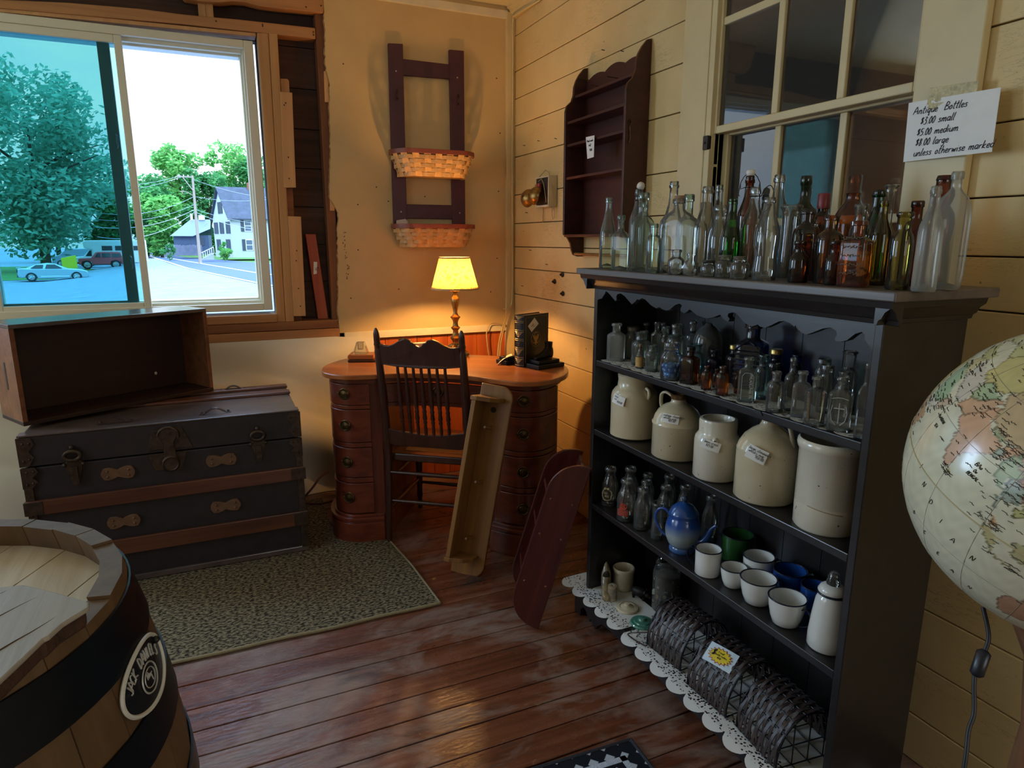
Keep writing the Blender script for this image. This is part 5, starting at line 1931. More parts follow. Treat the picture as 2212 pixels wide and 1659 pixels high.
LANDS = [
    ('#cdbb7a', [(37, -9), (36, 10), (31, 20), (31, 32), (22, 36), (12, 43), (10, 44), (4, 32), (4, 10), (5, -5), (14, -17), (28, -12)]),
    ('#c98a5c', [(12, 43), (11, 51), (4, 48), (-1, 42), (4, 36), (9, 34), (14, 37)]),
    ('#9fb98a', [(4, 10), (4, 34), (-1, 42), (-11, 40), (-12, 22), (-6, 12)]),
    ('#d2a274', [(-12, 13), (-11, 40), (-20, 35), (-27, 33), (-34, 26), (-34, 18), (-20, 13)]),
    ('#cf9c80', [(-12, 49), (-16, 50), (-25, 47), (-25, 44), (-16, 44)]),
    ('#8cb98f', [(32, 36), (29, 35), (21, 39), (16, 43), (17, 48), (19, 52), (23, 55), (25, 51), (29, 48), (31, 42)]),
    ('#d8cfc0', [(16, 43), (12.5, 44), (14, 49), (16, 52.5), (19, 52), (17, 48)]),
    ('#c9a898', [(16, 52.5), (17, 55), (20.5, 58), (22.5, 59.8), (24.5, 56.5), (23, 55), (19, 52)]),
    ('#d6c58a', [(37, 36), (37, 42), (31, 47), (30, 48), (31, 42), (32, 36)]),
    ('#c9c0ba', [(39, 44), (38, 48), (37, 54), (38, 57), (36, 61), (31, 61.5), (27, 63), (25, 61), (25.5, 57.5), (27, 55), (30, 50), (31, 47), (35, 45.5)]),
    ('#b5b26a', [(42, 27), (41, 36), (42, 43), (39, 44), (37, 42), (36, 36), (37, 28)]),
    ('#8fb287', [(38, 64), (36, 61), (31, 61.5), (29.5, 64), (32, 69), (34, 71), (36.5, 74.5), (37, 70)]),
    ('#cf8f6c', [(36.5, 74.5), (34, 71), (32, 69), (29.5, 64), (27, 63), (25, 61.5), (25, 66.5), (24, 68), (27, 71), (30, 74), (33, 75), (36, 77)]),
    ('#c9b968', [(45, 50), (42, 53), (37.5, 54.5), (36, 61), (38, 64), (37, 70), (39, 73), (43, 80), (49, 87), (54, 71), (51, 55)]),
    ('#c3c07e', [(55, 60), (54, 71), (49, 87), (50, 100), (50, 117), (45, 132), (55, 137), (62, 150), (68, 175), (72, 140), (74, 105), (68, 70), (68, 45), (60, 30), (48, 40), (45, 50), (51, 55)]),
    ('#d8906a', [(35, 78), (33, 75), (30, 74), (27, 70.5), (24, 68.5), (22, 69), (20.5, 72.5), (15, 74), (11, 75.5), (8, 77.3), (10, 80), (15.5, 80.5), (18, 84), (21, 87), (22, 89), (26, 89.5), (27, 88), (27, 84), (29, 80.5), (31, 79)]),
    ('#7f9a68', [(30, 81), (27.5, 84), (26.5, 88), (28, 88), (29, 84)]),
    ('#8fa5a0', [(26, 89), (22, 89), (21.5, 91.5), (24, 92), (25, 90.5)]),
    ('#d98e62', [(27, 90), (25, 90.5), (24, 92), (22, 93), (25, 94.5), (28, 97), (29, 95)]),
    ('#c29a6e', [(49, 87), (39, 74), (35, 78), (31, 79), (29, 82), (28, 88), (28, 97), (24, 98), (22, 101), (22, 107), (20.5, 110), (23, 117), (30, 122), (37, 122), (40, 124), (48, 134), (53, 122), (42, 112), (43, 97), (46, 91)]),
    ('#cfa27c', [(49, 88), (46, 91), (43, 97), (42, 106), (44, 112), (47, 118), (50, 114), (51, 100)]),
    ('#87a86c', [(28, 97), (25, 94.5), (22, 93), (20, 93), (16, 95), (15, 98), (10, 98.6), (14, 98.5), (19, 97.7), (20, 100), (22, 101), (24, 98)]),
    ('#7d9a94', [(20, 100), (18, 97.7), (14.5, 99), (10, 98.8), (7, 100), (9, 99.8), (13, 100.2), (12, 102.5), (14.5, 105.3), (18, 104)]),
    ('#c0755a', [(22, 101), (20, 100), (18, 104), (14.5, 105.3), (16, 107), (20, 104)]),
    ('#a8a85a', [(23, 105), (20, 104), (16, 107), (11, 104.5), (9, 105), (11, 109), (16, 108.5), (20.5, 107)]),
    ('#d0884e', [(6.5, 100.2), (4, 100.5), (1.5, 103.5), (3, 103.5), (6, 102)]),
    ('#b8a868', [(5.5, 95.5), (2, 99), (-3, 102), (-5.8, 105), (-2, 106), (1, 103), (4, 98)]),
    ('#b8a868', [(-6, 105.5), (-7, 106.5), (-8.4, 112), (-8.5, 114.5), (-7, 113), (-6.3, 108)]),
    ('#a9a06a', [(7, 117), (1, 119), (-4, 116), (-3.5, 111), (1.5, 109.2), (4, 113)]),
    ('#c79a6a', [(1, 120), (-1, 121), (-5, 122), (-5, 120), (-1, 119.5)]),
    ('#a7b07c', [(-1, 131), (-3, 138), (-6, 147), (-10, 148), (-8, 140), (-4, 133)]),
    ('#c9b46e', [(18, 121), (13, 124), (7, 126), (7, 123), (14, 120.5)]),
    ('#b89d58', [(9.6, 80), (8, 81.6), (6.2, 81), (6.2, 80.1), (8, 79.8)]),
    ('#a8583c', [(-12, 131), (-12, 137), (-17, 140.5), (-11, 142.5), (-19, 147), (-26, 153), (-33, 152), (-38, 147), (-38, 140), (-32, 134), (-32, 127), (-35, 118), (-34, 115), (-26, 113.5), (-21, 115), (-18, 122), (-14, 127)]),
    ('#c9a0a0', [(41, 140), (35, 140), (34, 132), (36, 136), (43, 144)]),
    ('#b6b88a', [(60, 5), (60, 28), (48, 40), (45, 30), (40, 20), (44, 10), (43, 0), (48, -4), (53, 8)]),
]
import numpy as np
NLAT, NLON = 300, 540
lat = np.linspace(-89.9, 89.9, NLAT)
lon = np.linspace(-180, 180, NLON, endpoint=False)
GA, GO = np.meshgrid(lat, lon, indexing='ij')
jx = 1.1 * np.sin(GA * 1.7 + GO * 0.9) * 0.5 + 0.5 * np.sin(GO * 2.9 - GA * 1.1)
jy = 1.0 * np.cos(GA * 1.3 - GO * 1.9) * 0.5 + 0.4 * np.sin(GA * 3.1 + GO)
col = np.empty((NLAT, NLON, 4), np.float32)
col[:] = C('#dcd8bf')
edgemask = np.zeros((NLAT, NLON), np.float32)


def inside(py, px, poly):
    r = np.zeros(px.shape, bool)
    n = len(poly)
    for i in range(n):
        y1_, x1_ = poly[i]
        y2_, x2_ = poly[(i + 1) % n]
        c = ((y1_ > py) != (y2_ > py)) & (px < (x2_ - x1_) * (py - y1_) / ((y2_ - y1_) or 1e-9) + x1_)
        r ^= c
    return r


for hexc, poly in LANDS:
    m_ = inside(GA + 0.6 * jy, GO + 0.6 * jx, poly)
    col[m_] = C(hexc)
    e = np.zeros_like(m_)
    for ax in (0, 1):
        e |= m_ != np.roll(m_, 1, ax)
    edgemask[e & m_] = 0.55
col[..., :3] = col[..., :3] * 0.66 + np.array(C('#d6cda6')[:3]) * 0.34
col[..., :3] *= (1 - edgemask[..., None])
# relief mottling of the printed map
mot = 1 + 0.06 * np.sin(GA * 0.9 + 3 * np.sin(GO * 0.3)) * np.sin(GO * 0.7)
col[..., :3] *= mot[..., None]
a_, b_ = np.radians(GA), np.radians(GO)
P_ = np.stack([np.cos(a_) * np.cos(b_), np.cos(a_) * np.sin(b_), np.sin(a_)], -1) @ np.array(RG).T * GR
P_[..., 2] += gc.z
me = bpy.data.meshes.new('sphere')
idx = np.arange(NLAT * NLON).reshape(NLAT, NLON)
q = np.stack([idx[:-1], np.roll(idx, -1, 1)[:-1], np.roll(idx, -1, 1)[1:], idx[1:]], -1).reshape(-1, 4)
me.from_pydata(P_.reshape(-1, 3).tolist(), [], q.tolist())
ca_ = me.color_attributes.new('printed_map', 'FLOAT_COLOR', 'POINT')
ca_.data.foreach_set('color', np.clip(col, 0, 1).reshape(-1))
me.polygons.foreach_set('use_smooth', [True] * len(me.polygons))
m, nt, out = newmat('printed_globe')
p = principled(nt, out, 0.25, 0, 0.5, 0.3)
at_ = N(nt, 'ShaderNodeVertexColor', layer_name='printed_map')
nt.links.new(at_.outputs['Color'], p.inputs['Base Color'])
me.materials.append(m)
sph = bpy.data.objects.new('sphere', me)
COL.objects.link(sph)
sph.parent = gl
M['map_line'] = plain('grey_map_line', C('#8d866e'), 0.5)
M['map_ink'] = plain('map_lettering', C('#3a352c'), 0.5)
mb = MB()
for la in (-60, -40, -20, 20, 40, 60):
    mb.tube([LL(la, lo_, GR + 0.0001) for lo_ in range(0, 360, 6)], 0.00035, 4, True)
for lo_ in range(0, 360, 20):
    mb.tube([LL(la, lo_, GR + 0.0001) for la in range(-84, 85, 6)], 0.0004, 4)
mb.build('map_grid', M['map_line'], sph)
mb = MB()
mb.tube([LL(0, lo_, GR + 0.0001) for lo_ in range(0, 360, 4)], 0.0011, 5, True)
mb.build('equator_seam', plain('tan_seam', C('#b8a67a'), 0.5), sph)
mb = MB()
k_ = 180 / PI / GR


def onglobe(la0, lo0):
    return lambda u, v: LL(la0 + v * k_, lo0 + u * k_ / max(0.3, math.cos(math.radians(la0))), GR + 0.0004)


for (txt, la0, lo0, h) in (('I', -1, 69, 0.008), ('N', -5, 74, 0.008), ('D', -8, 80, 0.008), ('I', -11, 87, 0.008), ('A', -14, 93, 0.008), ('N', -15, 101, 0.008), ('O', -21, 72, 0.007), ('C', -24, 80, 0.007), ('E', -28, 88, 0.007), ('A', -31, 95, 0.007), ('N', -33, 103, 0.007), ('ARABIAN', 17, 60, 0.004), ('SEA', 14, 62, 0.004), ('BAY', 16, 87, 0.005), ('OF', 14, 88, 0.004), ('BENGAL', 12, 86.5, 0.004)):
    write(mb, txt, h, (0, 0), onglobe(la0, lo0), 0.0004, 0.2)
rg_ = random.Random(5)
for i in range(430):
    hexc, poly = rg_.choice(LANDS[1:])
    la0 = rg_.uniform(min(q[0] for q in poly), max(q[0] for q in poly))
    lo0 = rg_.uniform(min(q[1] for q in poly) - 3, max(q[1] for q in poly))
    if not (-40 < la0 < 66):
        continue
    L1 = rg_.uniform(0.004, 0.012)
    f_ = onglobe(la0, lo0)
    n_ = int(L1 / 0.0012)
    mb.tube([f_(L1 * j / n_, 0.0009 * rg_.uniform(-1, 1)) for j in range(n_ + 1)], 0.00038, 4)
mb.build('map_lettering', M['map_ink'], sph)
M['stand_wood'] = wood('turned_stand_wood', C('#6b4630'), C('#8f6547'), 'z', 26, 1.1, 0.35)
mb = MB()
mb.lathe([(0.05, 0.10), (0.03, 0.14), (0.022, 0.2), (0.034, 0.3), (0.022, 0.4), (0.03, 0.55), (0.02, 0.7), (0.03, 0.80), (0.045, 0.835), (0.055, 0.858)], 24, cap1=True)
mb.build('stem', M['stand_wood'], gl, smooth=50)
for k in range(3):
    a = math.radians(200 + 120 * k)
    mb = MB()
    mb.tube([(0.03 * math.cos(a), 0.03 * math.sin(a), 0.16), (0.12 * math.cos(a), 0.12 * math.sin(a), 0.14), (0.20 * math.cos(a), 0.20 * math.sin(a), 0.06), (0.25 * math.cos(a), 0.25 * math.sin(a), 0.012)], [0.02, 0.018, 0.015, 0.012], 10)
    mb.build('leg', M['stand_wood'], gl, smooth=60)
mb = MB()
cp = [(0.901, 0.47, 0.872), (0.891, 0.453, 0.845), (0.883, 0.449, 0.828), (0.877, 0.45, 0.818), (0.868, 0.449, 0.802), (0.859, 0.443, 0.784), (0.846, 0.431, 0.756), (0.833, 0.427, 0.736), (0.812, 0.414, 0.699), (0.78, 0.40, 0.6), (0.76, 0.40, 0.4), (0.75, 0.41, 0.15), (0.77, 0.44, 0.006), (0.9, 0.6, 0.006)]
mb.tube([(x - gc.x, y - gc.y, z) for x, y, z in spline(cp, 5, False)], 0.0028, 8)
crd = mb.build('cord', M['black'], gl, smooth=60)
mb = MB()
a, b = Vector((0.882 - gc.x, 0.4495 - gc.y, 0.826)), Vector((0.864 - gc.x, 0.4455 - gc.y, 0.794))
mb.tube([a, a.lerp(b, 0.1), a.lerp(b, 0.5), a.lerp(b, 0.9), b], [0.004, 0.0085, 0.0085, 0.0085, 0.004], 10, flat=0.7)
mb.build('cord_switch', plain('dark_switch', C('#1d1f26'), 0.35), crd, smooth=50)

# ================================================================ things on the desk
M['book'] = plain('dark_green_leather', C('#151a1c'), 0.35, var=0.2, vscale=80, bmp=0.1, bscale=300)
M['gilt'] = plain('gilt_stamping', C('#a98f57'), 0.4, 0.5)
M['pages'] = plain('page_block', C('#a9814f'), 0.7, var=0.15, vscale=160)
# book: spine toward the viewer, cover facing right-front
bkx = thing('leather_book', 'thick dark leather book with gilt spine and eagle seal standing on the desk', 'book', (1.228, 2.727, DZ), (0, 0, math.radians(-66)))
BH, BT, BWd = 0.237, 0.058, 0.175
# local x across the spine (thickness), local y = depth away from the spine
mb = MB()
mb.box(0.004, BT - 0.004, 0.006, BWd - 0.006, 0.003, BH - 0.004)
mb.build('pages', M['pages'], bkx)
mb = MB()
mb.box(0, 0.003, 0, BWd, 0, BH)
mb.build('cover', M['book'], bkx, bevel=0.001)
cv = MB()
cv.box(BT - 0.003, BT, 0, BWd, 0, BH)
cv = cv.build('cover', M['book'], bkx, bevel=0.001)
sp_ = MB()
sp_.prism([(BT * i / 12, 0.003 - 0.010 * math.sin(PI * i / 12)) for i in range(13)] + [(BT, 0.006), (0, 0.006)], 0, BH, 'xy')
sp_ = sp_.build('spine', M['book'], bkx, smooth=40)


def spy(x):
    return 0.003 - 0.010 * math.sin(PI * x / BT) - 0.0006


gi = MB()
for z in (0.008, 0.038, 0.045, 0.082, 0.089, 0.122, 0.129, 0.162, 0.169, 0.204, 0.211, 0.232):
    gi.tube([(BT * (0.04 + 0.92 * i / 10), spy(BT * (0.04 + 0.92 * i / 10)), z) for i in range(11)], 0.0011, 5)
for z0, z1 in ((0.010, 0.037), (0.047, 0.080), (0.131, 0.160), (0.213, 0.231)):
    for i in range(5):
        w_ = 0.38 - 0.07 * i
        z = z1 - 0.004 - (z1 - z0 - 0.006) * i / 5
        if z0 > 0.2:
            z = z1 - 0.003 - 0.0030 * i
        gi.tube([(BT * (0.5 - w_ + 2 * w_ * k / 8), spy(BT * (0.5 - w_ + 2 * w_ * k / 8)), z + 0.004 * abs(k - 4) / 4) for k in range(9)], 0.0013, 5)
for (t_, z) in (('HISTORIC', 0.193), ('OF', 0.186), ('THE WAR', 0.179), ('IN ITALY', 0.172), ('VOLUME', 0.109), ('ONE', 0.099)):
    ls, w = strokes(t_, 0.0045, 0.0)
    write(gi, t_, 0.0045, (BT / 2 - w / 2, z), lambda u, v: (u, spy(u), v), 0.0004, 0.0)
gi.build('gilt_spine_print', M['gilt'], sp_)
gi = MB()
xf = BT + 0.0005
for q in (0.010, 0.0125):
    gi.tube([(xf, q, q), (xf, BWd - q, q), (xf, BWd - q, BH - q), (xf, q, BH - q)], 0.0006, 4, True)
cy_, cz_ = 0.083, 0.122
gi.tube([(xf, cy_ + 0.034 * math.cos(2 * PI * i / 40), cz_ + 0.034 * math.sin(2 * PI * i / 40)) for i in range(40)], 0.0011, 5, True)
gi.prism([(cy_ + a * 0.034, cz_ + b * 0.034) for a, b in ((0, 0.42), (0.12, 0.3), (0.25, 0.35), (0.5, 0.65), (0.62, 0.6), (0.5, 0.1), (0.3, -0.1), (0.22, -0.35), (0.45, -0.6), (0.3, -0.62), (0.1, -0.5), (0.12, -0.8), (-0.12, -0.8), (-0.1, -0.5), (-0.3, -0.62), (-0.45, -0.6), (-0.22, -0.35), (-0.3, -0.1), (-0.5, 0.1), (-0.62, 0.6), (-0.5, 0.65), (-0.25, 0.35), (-0.12, 0.3))], xf, xf + 0.0004, 'yz')
gi.tube([(xf, cy_ + 0.009 * math.cos(2 * PI * i / 20), cz_ + 0.022 + 0.009 * math.sin(2 * PI * i / 20)) for i in range(20)], 0.0016, 5, True)
for s_ in (-1, 1):
    gi.tube([(xf, cy_ + s_ * 0.013, cz_ - 0.02), (xf, cy_ + s_ * 0.022, cz_ - 0.012), (xf, cy_ + s_ * 0.025, cz_ - 0.002)], 0.0018, 5)
gi.build('gilt_seal', M['gilt'], cv)
# tag on the cover, set on its corner
R66 = Matrix.Rotation(math.radians(-66), 4, 'Z')


def bw(x, y, z):
    p = R66 @ Vector((x, y, z))
    return (p.x + 1.228, p.y + 2.727, p.z + DZ)


price_tag('price_tag', 'small tan paper tag set cornerwise on the dark book cover', [bw(BT + 0.001, 0.026, 0.187), bw(BT + 0.001, 0.072, 0.222), bw(BT + 0.001, 0.102, 0.192), bw(BT + 0.001, 0.052, 0.158)], [('book', 0.25, 0.5), ('$5', 0.4, 0.8)], 0.009, 0.0004, M['ink_grey'])
# bookend: stepped black base with a boot
M['bookend'] = plain('black_bronze', C('#1d1815'), 0.4, 0.4, var=0.3, vscale=60)
be = thing('boot_bookend', 'black cast bookend with a small lace-up boot on a stepped base beside the book', 'bookend', (1.345, 2.66, DZ), (0, 0, math.radians(14)))
mb = MB()
mb.box(-0.078, 0.078, -0.058, 0.05, 0, 0.020)
mb.build('base', M['bookend'], be, bevel=0.004)
mb = MB()
mb.box(-0.062, 0.062, -0.042, 0.045, 0.020, 0.036)
mb.build('plinth', M['bookend'], be, bevel=0.003)
mb = MB()
secs = [(-0.052, 0.010, 0.006, 0.040), (-0.042, 0.014, 0.009, 0.045), (-0.022, 0.016, 0.013, 0.050), (-0.004, 0.016, 0.017, 0.056), (0.012, 0.016, 0.026, 0.064), (0.030, 0.017, 0.030, 0.067), (0.044, 0.015, 0.030, 0.067), (0.050, 0.011, 0.026, 0.066)]
v = []
f = []
for (x, wy_, hz, cz) in secs:
    for k in range(12):
        a = 2 * PI * k / 12
        v.append((x, wy_ * math.cos(a), 0.0365 + hz * (1 + math.sin(a))))
for i in range(len(secs) - 1):
    for k in range(12):
        k2 = (k + 1) % 12
        f.append((i * 12 + k, i * 12 + k2, i * 12 + 12 + k2, i * 12 + 12 + k))
f.append(tuple(range(11, -1, -1)))
f.append(tuple((len(secs) - 1) * 12 + k for k in range(12)))
mb.add(v, f)
mb.lathe([(0.017, 0.085), (0.018, 0.10), (0.019, 0.112), (0.016, 0.112), (0.014, 0.10)], 16, T(0.030, 0, 0))
bt = mb.build('boot', M['bookend'], be, smooth=50)
mb = MB()
for i in range(4):
    mb.tube([(0.008 + 0.002 * i, -0.017, 0.068 + 0.010 * i), (0.012 + 0.002 * i, -0.010, 0.073 + 0.010 * i), (0.012 + 0.002 * i, 0.010, 0.073 + 0.010 * i)], 0.0012, 5)
mb.tube([(0.012, -0.018, 0.075), (0.022, -0.021, 0.063), (0.034, -0.020, 0.075), (0.030, -0.0195, 0.095)], 0.0012, 5)
mb.build('laces', M['brass_dark'], bt)
be2 = thing('bookend_base', 'black stepped bookend base half hidden behind the leather book', 'bookend', (1.235, 2.80, DZ), (0, 0, math.radians(14)))
mb = MB()
mb.box(-0.05, 0.03, -0.04, 0.04, 0, 0.020)
mb.build('base', M['bookend'], be2, bevel=0.003)
mb = MB()
mb.box(-0.036, 0.03, -0.03, 0.034, 0.020, 0.034)
mb.build('plinth', M['bookend'], be2, bevel=0.003)
mb = MB()
mb.sheet(8, 4, lambda u, v: (1.160 + 0.075 * u + 0.012 * v, 2.775 - 0.012 * u + 0.04 * v * (0.4 + 0.6 * u), DZ + 0.002 + 0.040 * math.sin(u * 1.5) + 0.002 * v))
o = mb.build('paper_slip', plain('cream_paper', C('#e4d5a8'), 0.7), None, smooth=180)
tag(o, 'curled cream paper slip lying on the desk beside the book', 'paper')
# inkwell set
iw = thing('inkwell_stand', 'wooden desk stand with a square glass inkwell at the left of the desk', 'inkwell', (0.607, 3.15, DZ), (0, 0, math.radians(-20)))
mb = MB()
mb.box(-0.055, 0.075, -0.055, 0.06, 0, 0.012)
mb.build('base', M['chair'], iw, bevel=0.003)
mb = MB()
mb.box(-0.045, 0.065, -0.045, 0.05, 0.012, 0.034)
mb.tube([(-0.045, -0.045, 0.024), (-0.045, 0.05, 0.024)], 0.013, 10)
mb.build('block', M['mahog_top'], iw, bevel=0.003)
mb = MB()
mb.add([(-0.034, -0.034, 0.0345), (0.034, -0.034, 0.0345), (0.034, 0.034, 0.0345), (-0.034, 0.034, 0.0345), (-0.018, -0.018, 0.09), (0.018, -0.018, 0.09), (0.018, 0.018, 0.09), (-0.018, 0.018, 0.09)], [(0, 3, 2, 1), (4, 5, 6, 7), (0, 1, 5, 4), (1, 2, 6, 5), (2, 3, 7, 6), (3, 0, 4, 7)])
mb.add([(-0.012, -0.012, 0.055), (0.012, -0.012, 0.055), (0.012, 0.012, 0.055), (-0.012, 0.012, 0.055), (-0.013, -0.013, 0.0895), (0.013, -0.013, 0.0895), (0.013, 0.013, 0.0895), (-0.013, 0.013, 0.0895)], [(0, 1, 2, 3), (0, 4, 5, 1), (1, 5, 6, 2), (2, 6, 7, 3), (3, 7, 4, 0)])
M['g_ink'] = glass('inkwell_glass', (0.9, 0.88, 0.8, 1), (0.6, 0.55, 0.42, 1), 0.03, 0.06, 1.4)
mb.build('glass_well', M['g_ink'], iw, bevel=0.002)
# letter rack behind the chair back: brass knob on a stem, small curved wooden hoop, cream card
kb = thing('brass_paperweight', 'round brass knob showing just above the chair back on the desk', 'paperweight', (0.815, 3.14, DZ))
mb = MB()
mb.lathe([(0.026, 0), (0.026, 0.008), (0.010, 0.014), (0.007, 0.04), (0.010, 0.075), (0.02, 0.080), (0.026, 0.088), (0.020, 0.095), (0.005, 0.098)], 20, cap1=True)
mb.build('knob', M['brass_dark'], kb, smooth=50)
mb = MB()
mb.tube([(0.72 + 0.032 * math.cos(PI * i / 12), 3.20, DZ + 0.012 + 0.05 * math.sin(PI * i / 12)) for i in range(13)], 0.008, 8)
o = mb.build('wooden_hoop', M['mahog_x'], None, smooth=60)
tag(o, 'small arched wooden piece behind the left of the chair back', 'ornament')
mb = MB()
mb.box(0.86, 0.985, 3.135, 3.155, DZ, DZ + 0.062)
mb.box(0.858, 0.987, 3.130, 3.16, DZ + 0.062, DZ + 0.070)
o = mb.build('letter_box', M['trim_white'], None, bevel=0.002)
tag(o, 'low cream box seen through the notch of the chair back', 'box')
# lamp cord and loose wires in the corner
mb = MB()
mb.tube(spline([(1.40, 3.42, 0.40), (1.41, 3.47, 0.62), (1.40, 3.50, 0.80), (1.41, 3.505, 0.86), (1.44, 3.51, 0.885), (1.50, 3.51, 0.875), (1.54, 3.50, 0.86)], 6, False), 0.0035, 6)
o = mb.build('wall_cable', M['wire_cream'], None, smooth=60)
tag(o, 'cream cable looping across the orange boards behind the desk', 'cable')
mb = MB()
for d_ in (0.0, 0.012):
    mb.tube(spline([(1.43 + d_, 3.44, 0.40), (1.45 + d_, 3.46, 0.66), (1.47 + d_, 3.48, 0.78), (1.51 + d_ * 0.6, 3.49, 0.90), (1.545, 3.49, 0.99)], 6, False), 0.0045, 6)
o = mb.build('twisted_wires', M['wire_cream'], None, smooth=60)
tag(o, 'pair of pale cloth-covered wires rising in the corner behind the book', 'wire')
mb = MB()
mb.tube(spline([(1.515, 3.525, 0.965), (1.545, 3.512, 0.968), (1.566, 3.512, 1.02), (1.568, 3.513, 1.3), (1.566, 3.513, 1.8), (1.568, 3.513, 2.3), (1.567, 3.512, 2.50), (1.560, 3.45, 2.512), (1.575, 3.2, 2.512)], 6, False), 0.0045, 6)
o = mb.build('corner_cable', M['trim_cream'], None, smooth=60)
tag(o, 'cream painted cable running up the corner between the two walls', 'cable')
mb = MB()
mb.tube(spline([(0.30, 3.40, 0.012), (0.36, 3.36, 0.09), (0.41, 3.38, 0.14), (0.46, 3.42, 0.15)], 6, False), 0.006, 6)
mb.tube(spline([(0.30, 3.38, 0.016), (0.40, 3.33, 0.016), (0.50, 3.34, 0.020), (0.58, 3.36, 0.02)], 6, False), 0.006, 6)
o = mb.build('extension_cord', plain('brown_cord', C('#5e2f22'), 0.5), None, smooth=60)
tag(o, 'brown extension cord on the rug between the trunk and the desk', 'cord')
mb = MB()
for k, (dy, dz) in enumerate(((0.0, 0.0), (0.035, -0.03), (0.06, -0.14))):
    mb.tube(spline([(1.56, 2.06 + dy, 0.97 + dz), (1.50, 2.03 + dy, 1.02 + dz), (1.46, 1.985 + dy, 1.0 + dz), (1.44, 1.955 + dy, 0.93 + dz), (1.43, 1.95 + dy, 0.86 + dz)], 5, False), 0.0012, 5)
o = mb.build('loose_wires', M['nail'], None, smooth=60)
tag(o, 'thin loose dark wires curling between the board wall and the black cabinet', 'wire')

# ================================================================ bottle glass
G = {
    'clear': glass('clear_bottle_glass', (0.90, 0.91, 0.88, 1), (0.42, 0.44, 0.40, 1), 0.03, 0.05, 1.5),
    'dusty': glass('dusty_clear_glass', (0.86, 0.86, 0.82, 1), (0.46, 0.46, 0.42, 1), 0.06, 0.10, 1.4),
    'aqua': glass('aqua_bottle_glass', (0.80, 0.91, 0.86, 1), (0.25, 0.48, 0.44, 1), 0.03, 0.06, 1.5),
    'aquad': glass('deep_aqua_glass', (0.55, 0.80, 0.84, 1), (0.12, 0.36, 0.44, 1), 0.03, 0.05, 1.5),
    'frost': glass('frosted_glass', (0.80, 0.78, 0.71, 1), (0.52, 0.49, 0.42, 1), 0.22, 0.15, 0.9),
    'grey': glass('smoky_grey_glass', (0.42, 0.40, 0.36, 1), (0.15, 0.13, 0.11, 1), 0.05, 0.10, 1.3),
    'green': glass('bright_green_glass', (0.10, 0.52, 0.13, 1), (0.01, 0.14, 0.02, 1), 0.03, 0.01, 1.3),
    'dkgreen': glass('dark_green_glass', (0.10, 0.27, 0.11, 1), (0.01, 0.05, 0.02, 1), 0.03, 0.01, 1.3),
    'emerald': glass('emerald_glass', (0.04, 0.32, 0.16, 1), (0.0, 0.08, 0.04, 1), 0.03, 0.01, 1.3),
    'amber': glass('amber_glass', (0.84, 0.50, 0.14, 1), (0.26, 0.09, 0.01, 1), 0.03, 0.01, 1.3),
    'orange': glass('orange_amber_glass', (0.80, 0.38, 0.10, 1), (0.24, 0.07, 0.01, 1), 0.03, 0.02, 1.3),
    'brown': glass('dark_brown_glass', (0.46, 0.18, 0.07, 1), (0.06, 0.012, 0.006, 1), 0.03, 0.01, 1.3),
    'umber': glass('near_black_brown_glass', (0.26, 0.12, 0.08, 1), (0.03, 0.012, 0.01, 1), 0.06, 0.02, 1.5),
    'olive': glass('olive_yellow_glass', (0.78, 0.66, 0.16, 1), (0.2, 0.13, 0.01, 1), 0.03, 0.01, 1.3),
    'citron': glass('yellow_green_glass', (0.74, 0.70, 0.30, 1), (0.24, 0.18, 0.03, 1), 0.03, 0.01, 1.4),
    'cobalt': glass('cobalt_glass', (0.05, 0.08, 0.55, 1), (0.005, 0.01, 0.14, 1), 0.03, 0.02, 1.4),
    'cabin': glass('deep_blue_glass', (0.07, 0.22, 0.48, 1), (0.01, 0.04, 0.14, 1), 0.04, 0.03, 1.5),
    'marble': plain('blue_glass_gem', C('#2f86d6'), 0.05, 0, 0.8, coat=1.0),
}
M['cork'] = plain('cork', C('#9a7a5a'), 0.8, var=0.2, vscale=120)
M['porcelain'] = plain('white_porcelain_stopper', C('#d8d3c8'), 0.3)
M['wire'] = plain('dark_wire', C('#3a332c'), 0.4, 0.7)
M['cap_black'] = plain('black_bakelite_cap', C('#191818'), 0.35)
M['cap_red'] = plain('red_printed_cap', C('#7d2a2c'), 0.4, var=0.15, vscale=60)
M['cap_gold'] = plain('gold_tin_cap', C('#b39a5c'), 0.3, 0.8)
M['cap_zinc'] = plain('dull_zinc_lid', C('#6b6660'), 0.45, 0.7)
M['label_tan'] = plain('tan_paper_label', C('#c39a56'), 0.7, var=0.25, vscale=120)
M['emboss'] = plain('raised_lettering', C('#b9bcb5'), 0.2, 0.0, 0.8)
M['emboss_d'] = plain('raised_script', C('#6f6459'), 0.25, 0.0, 0.7)

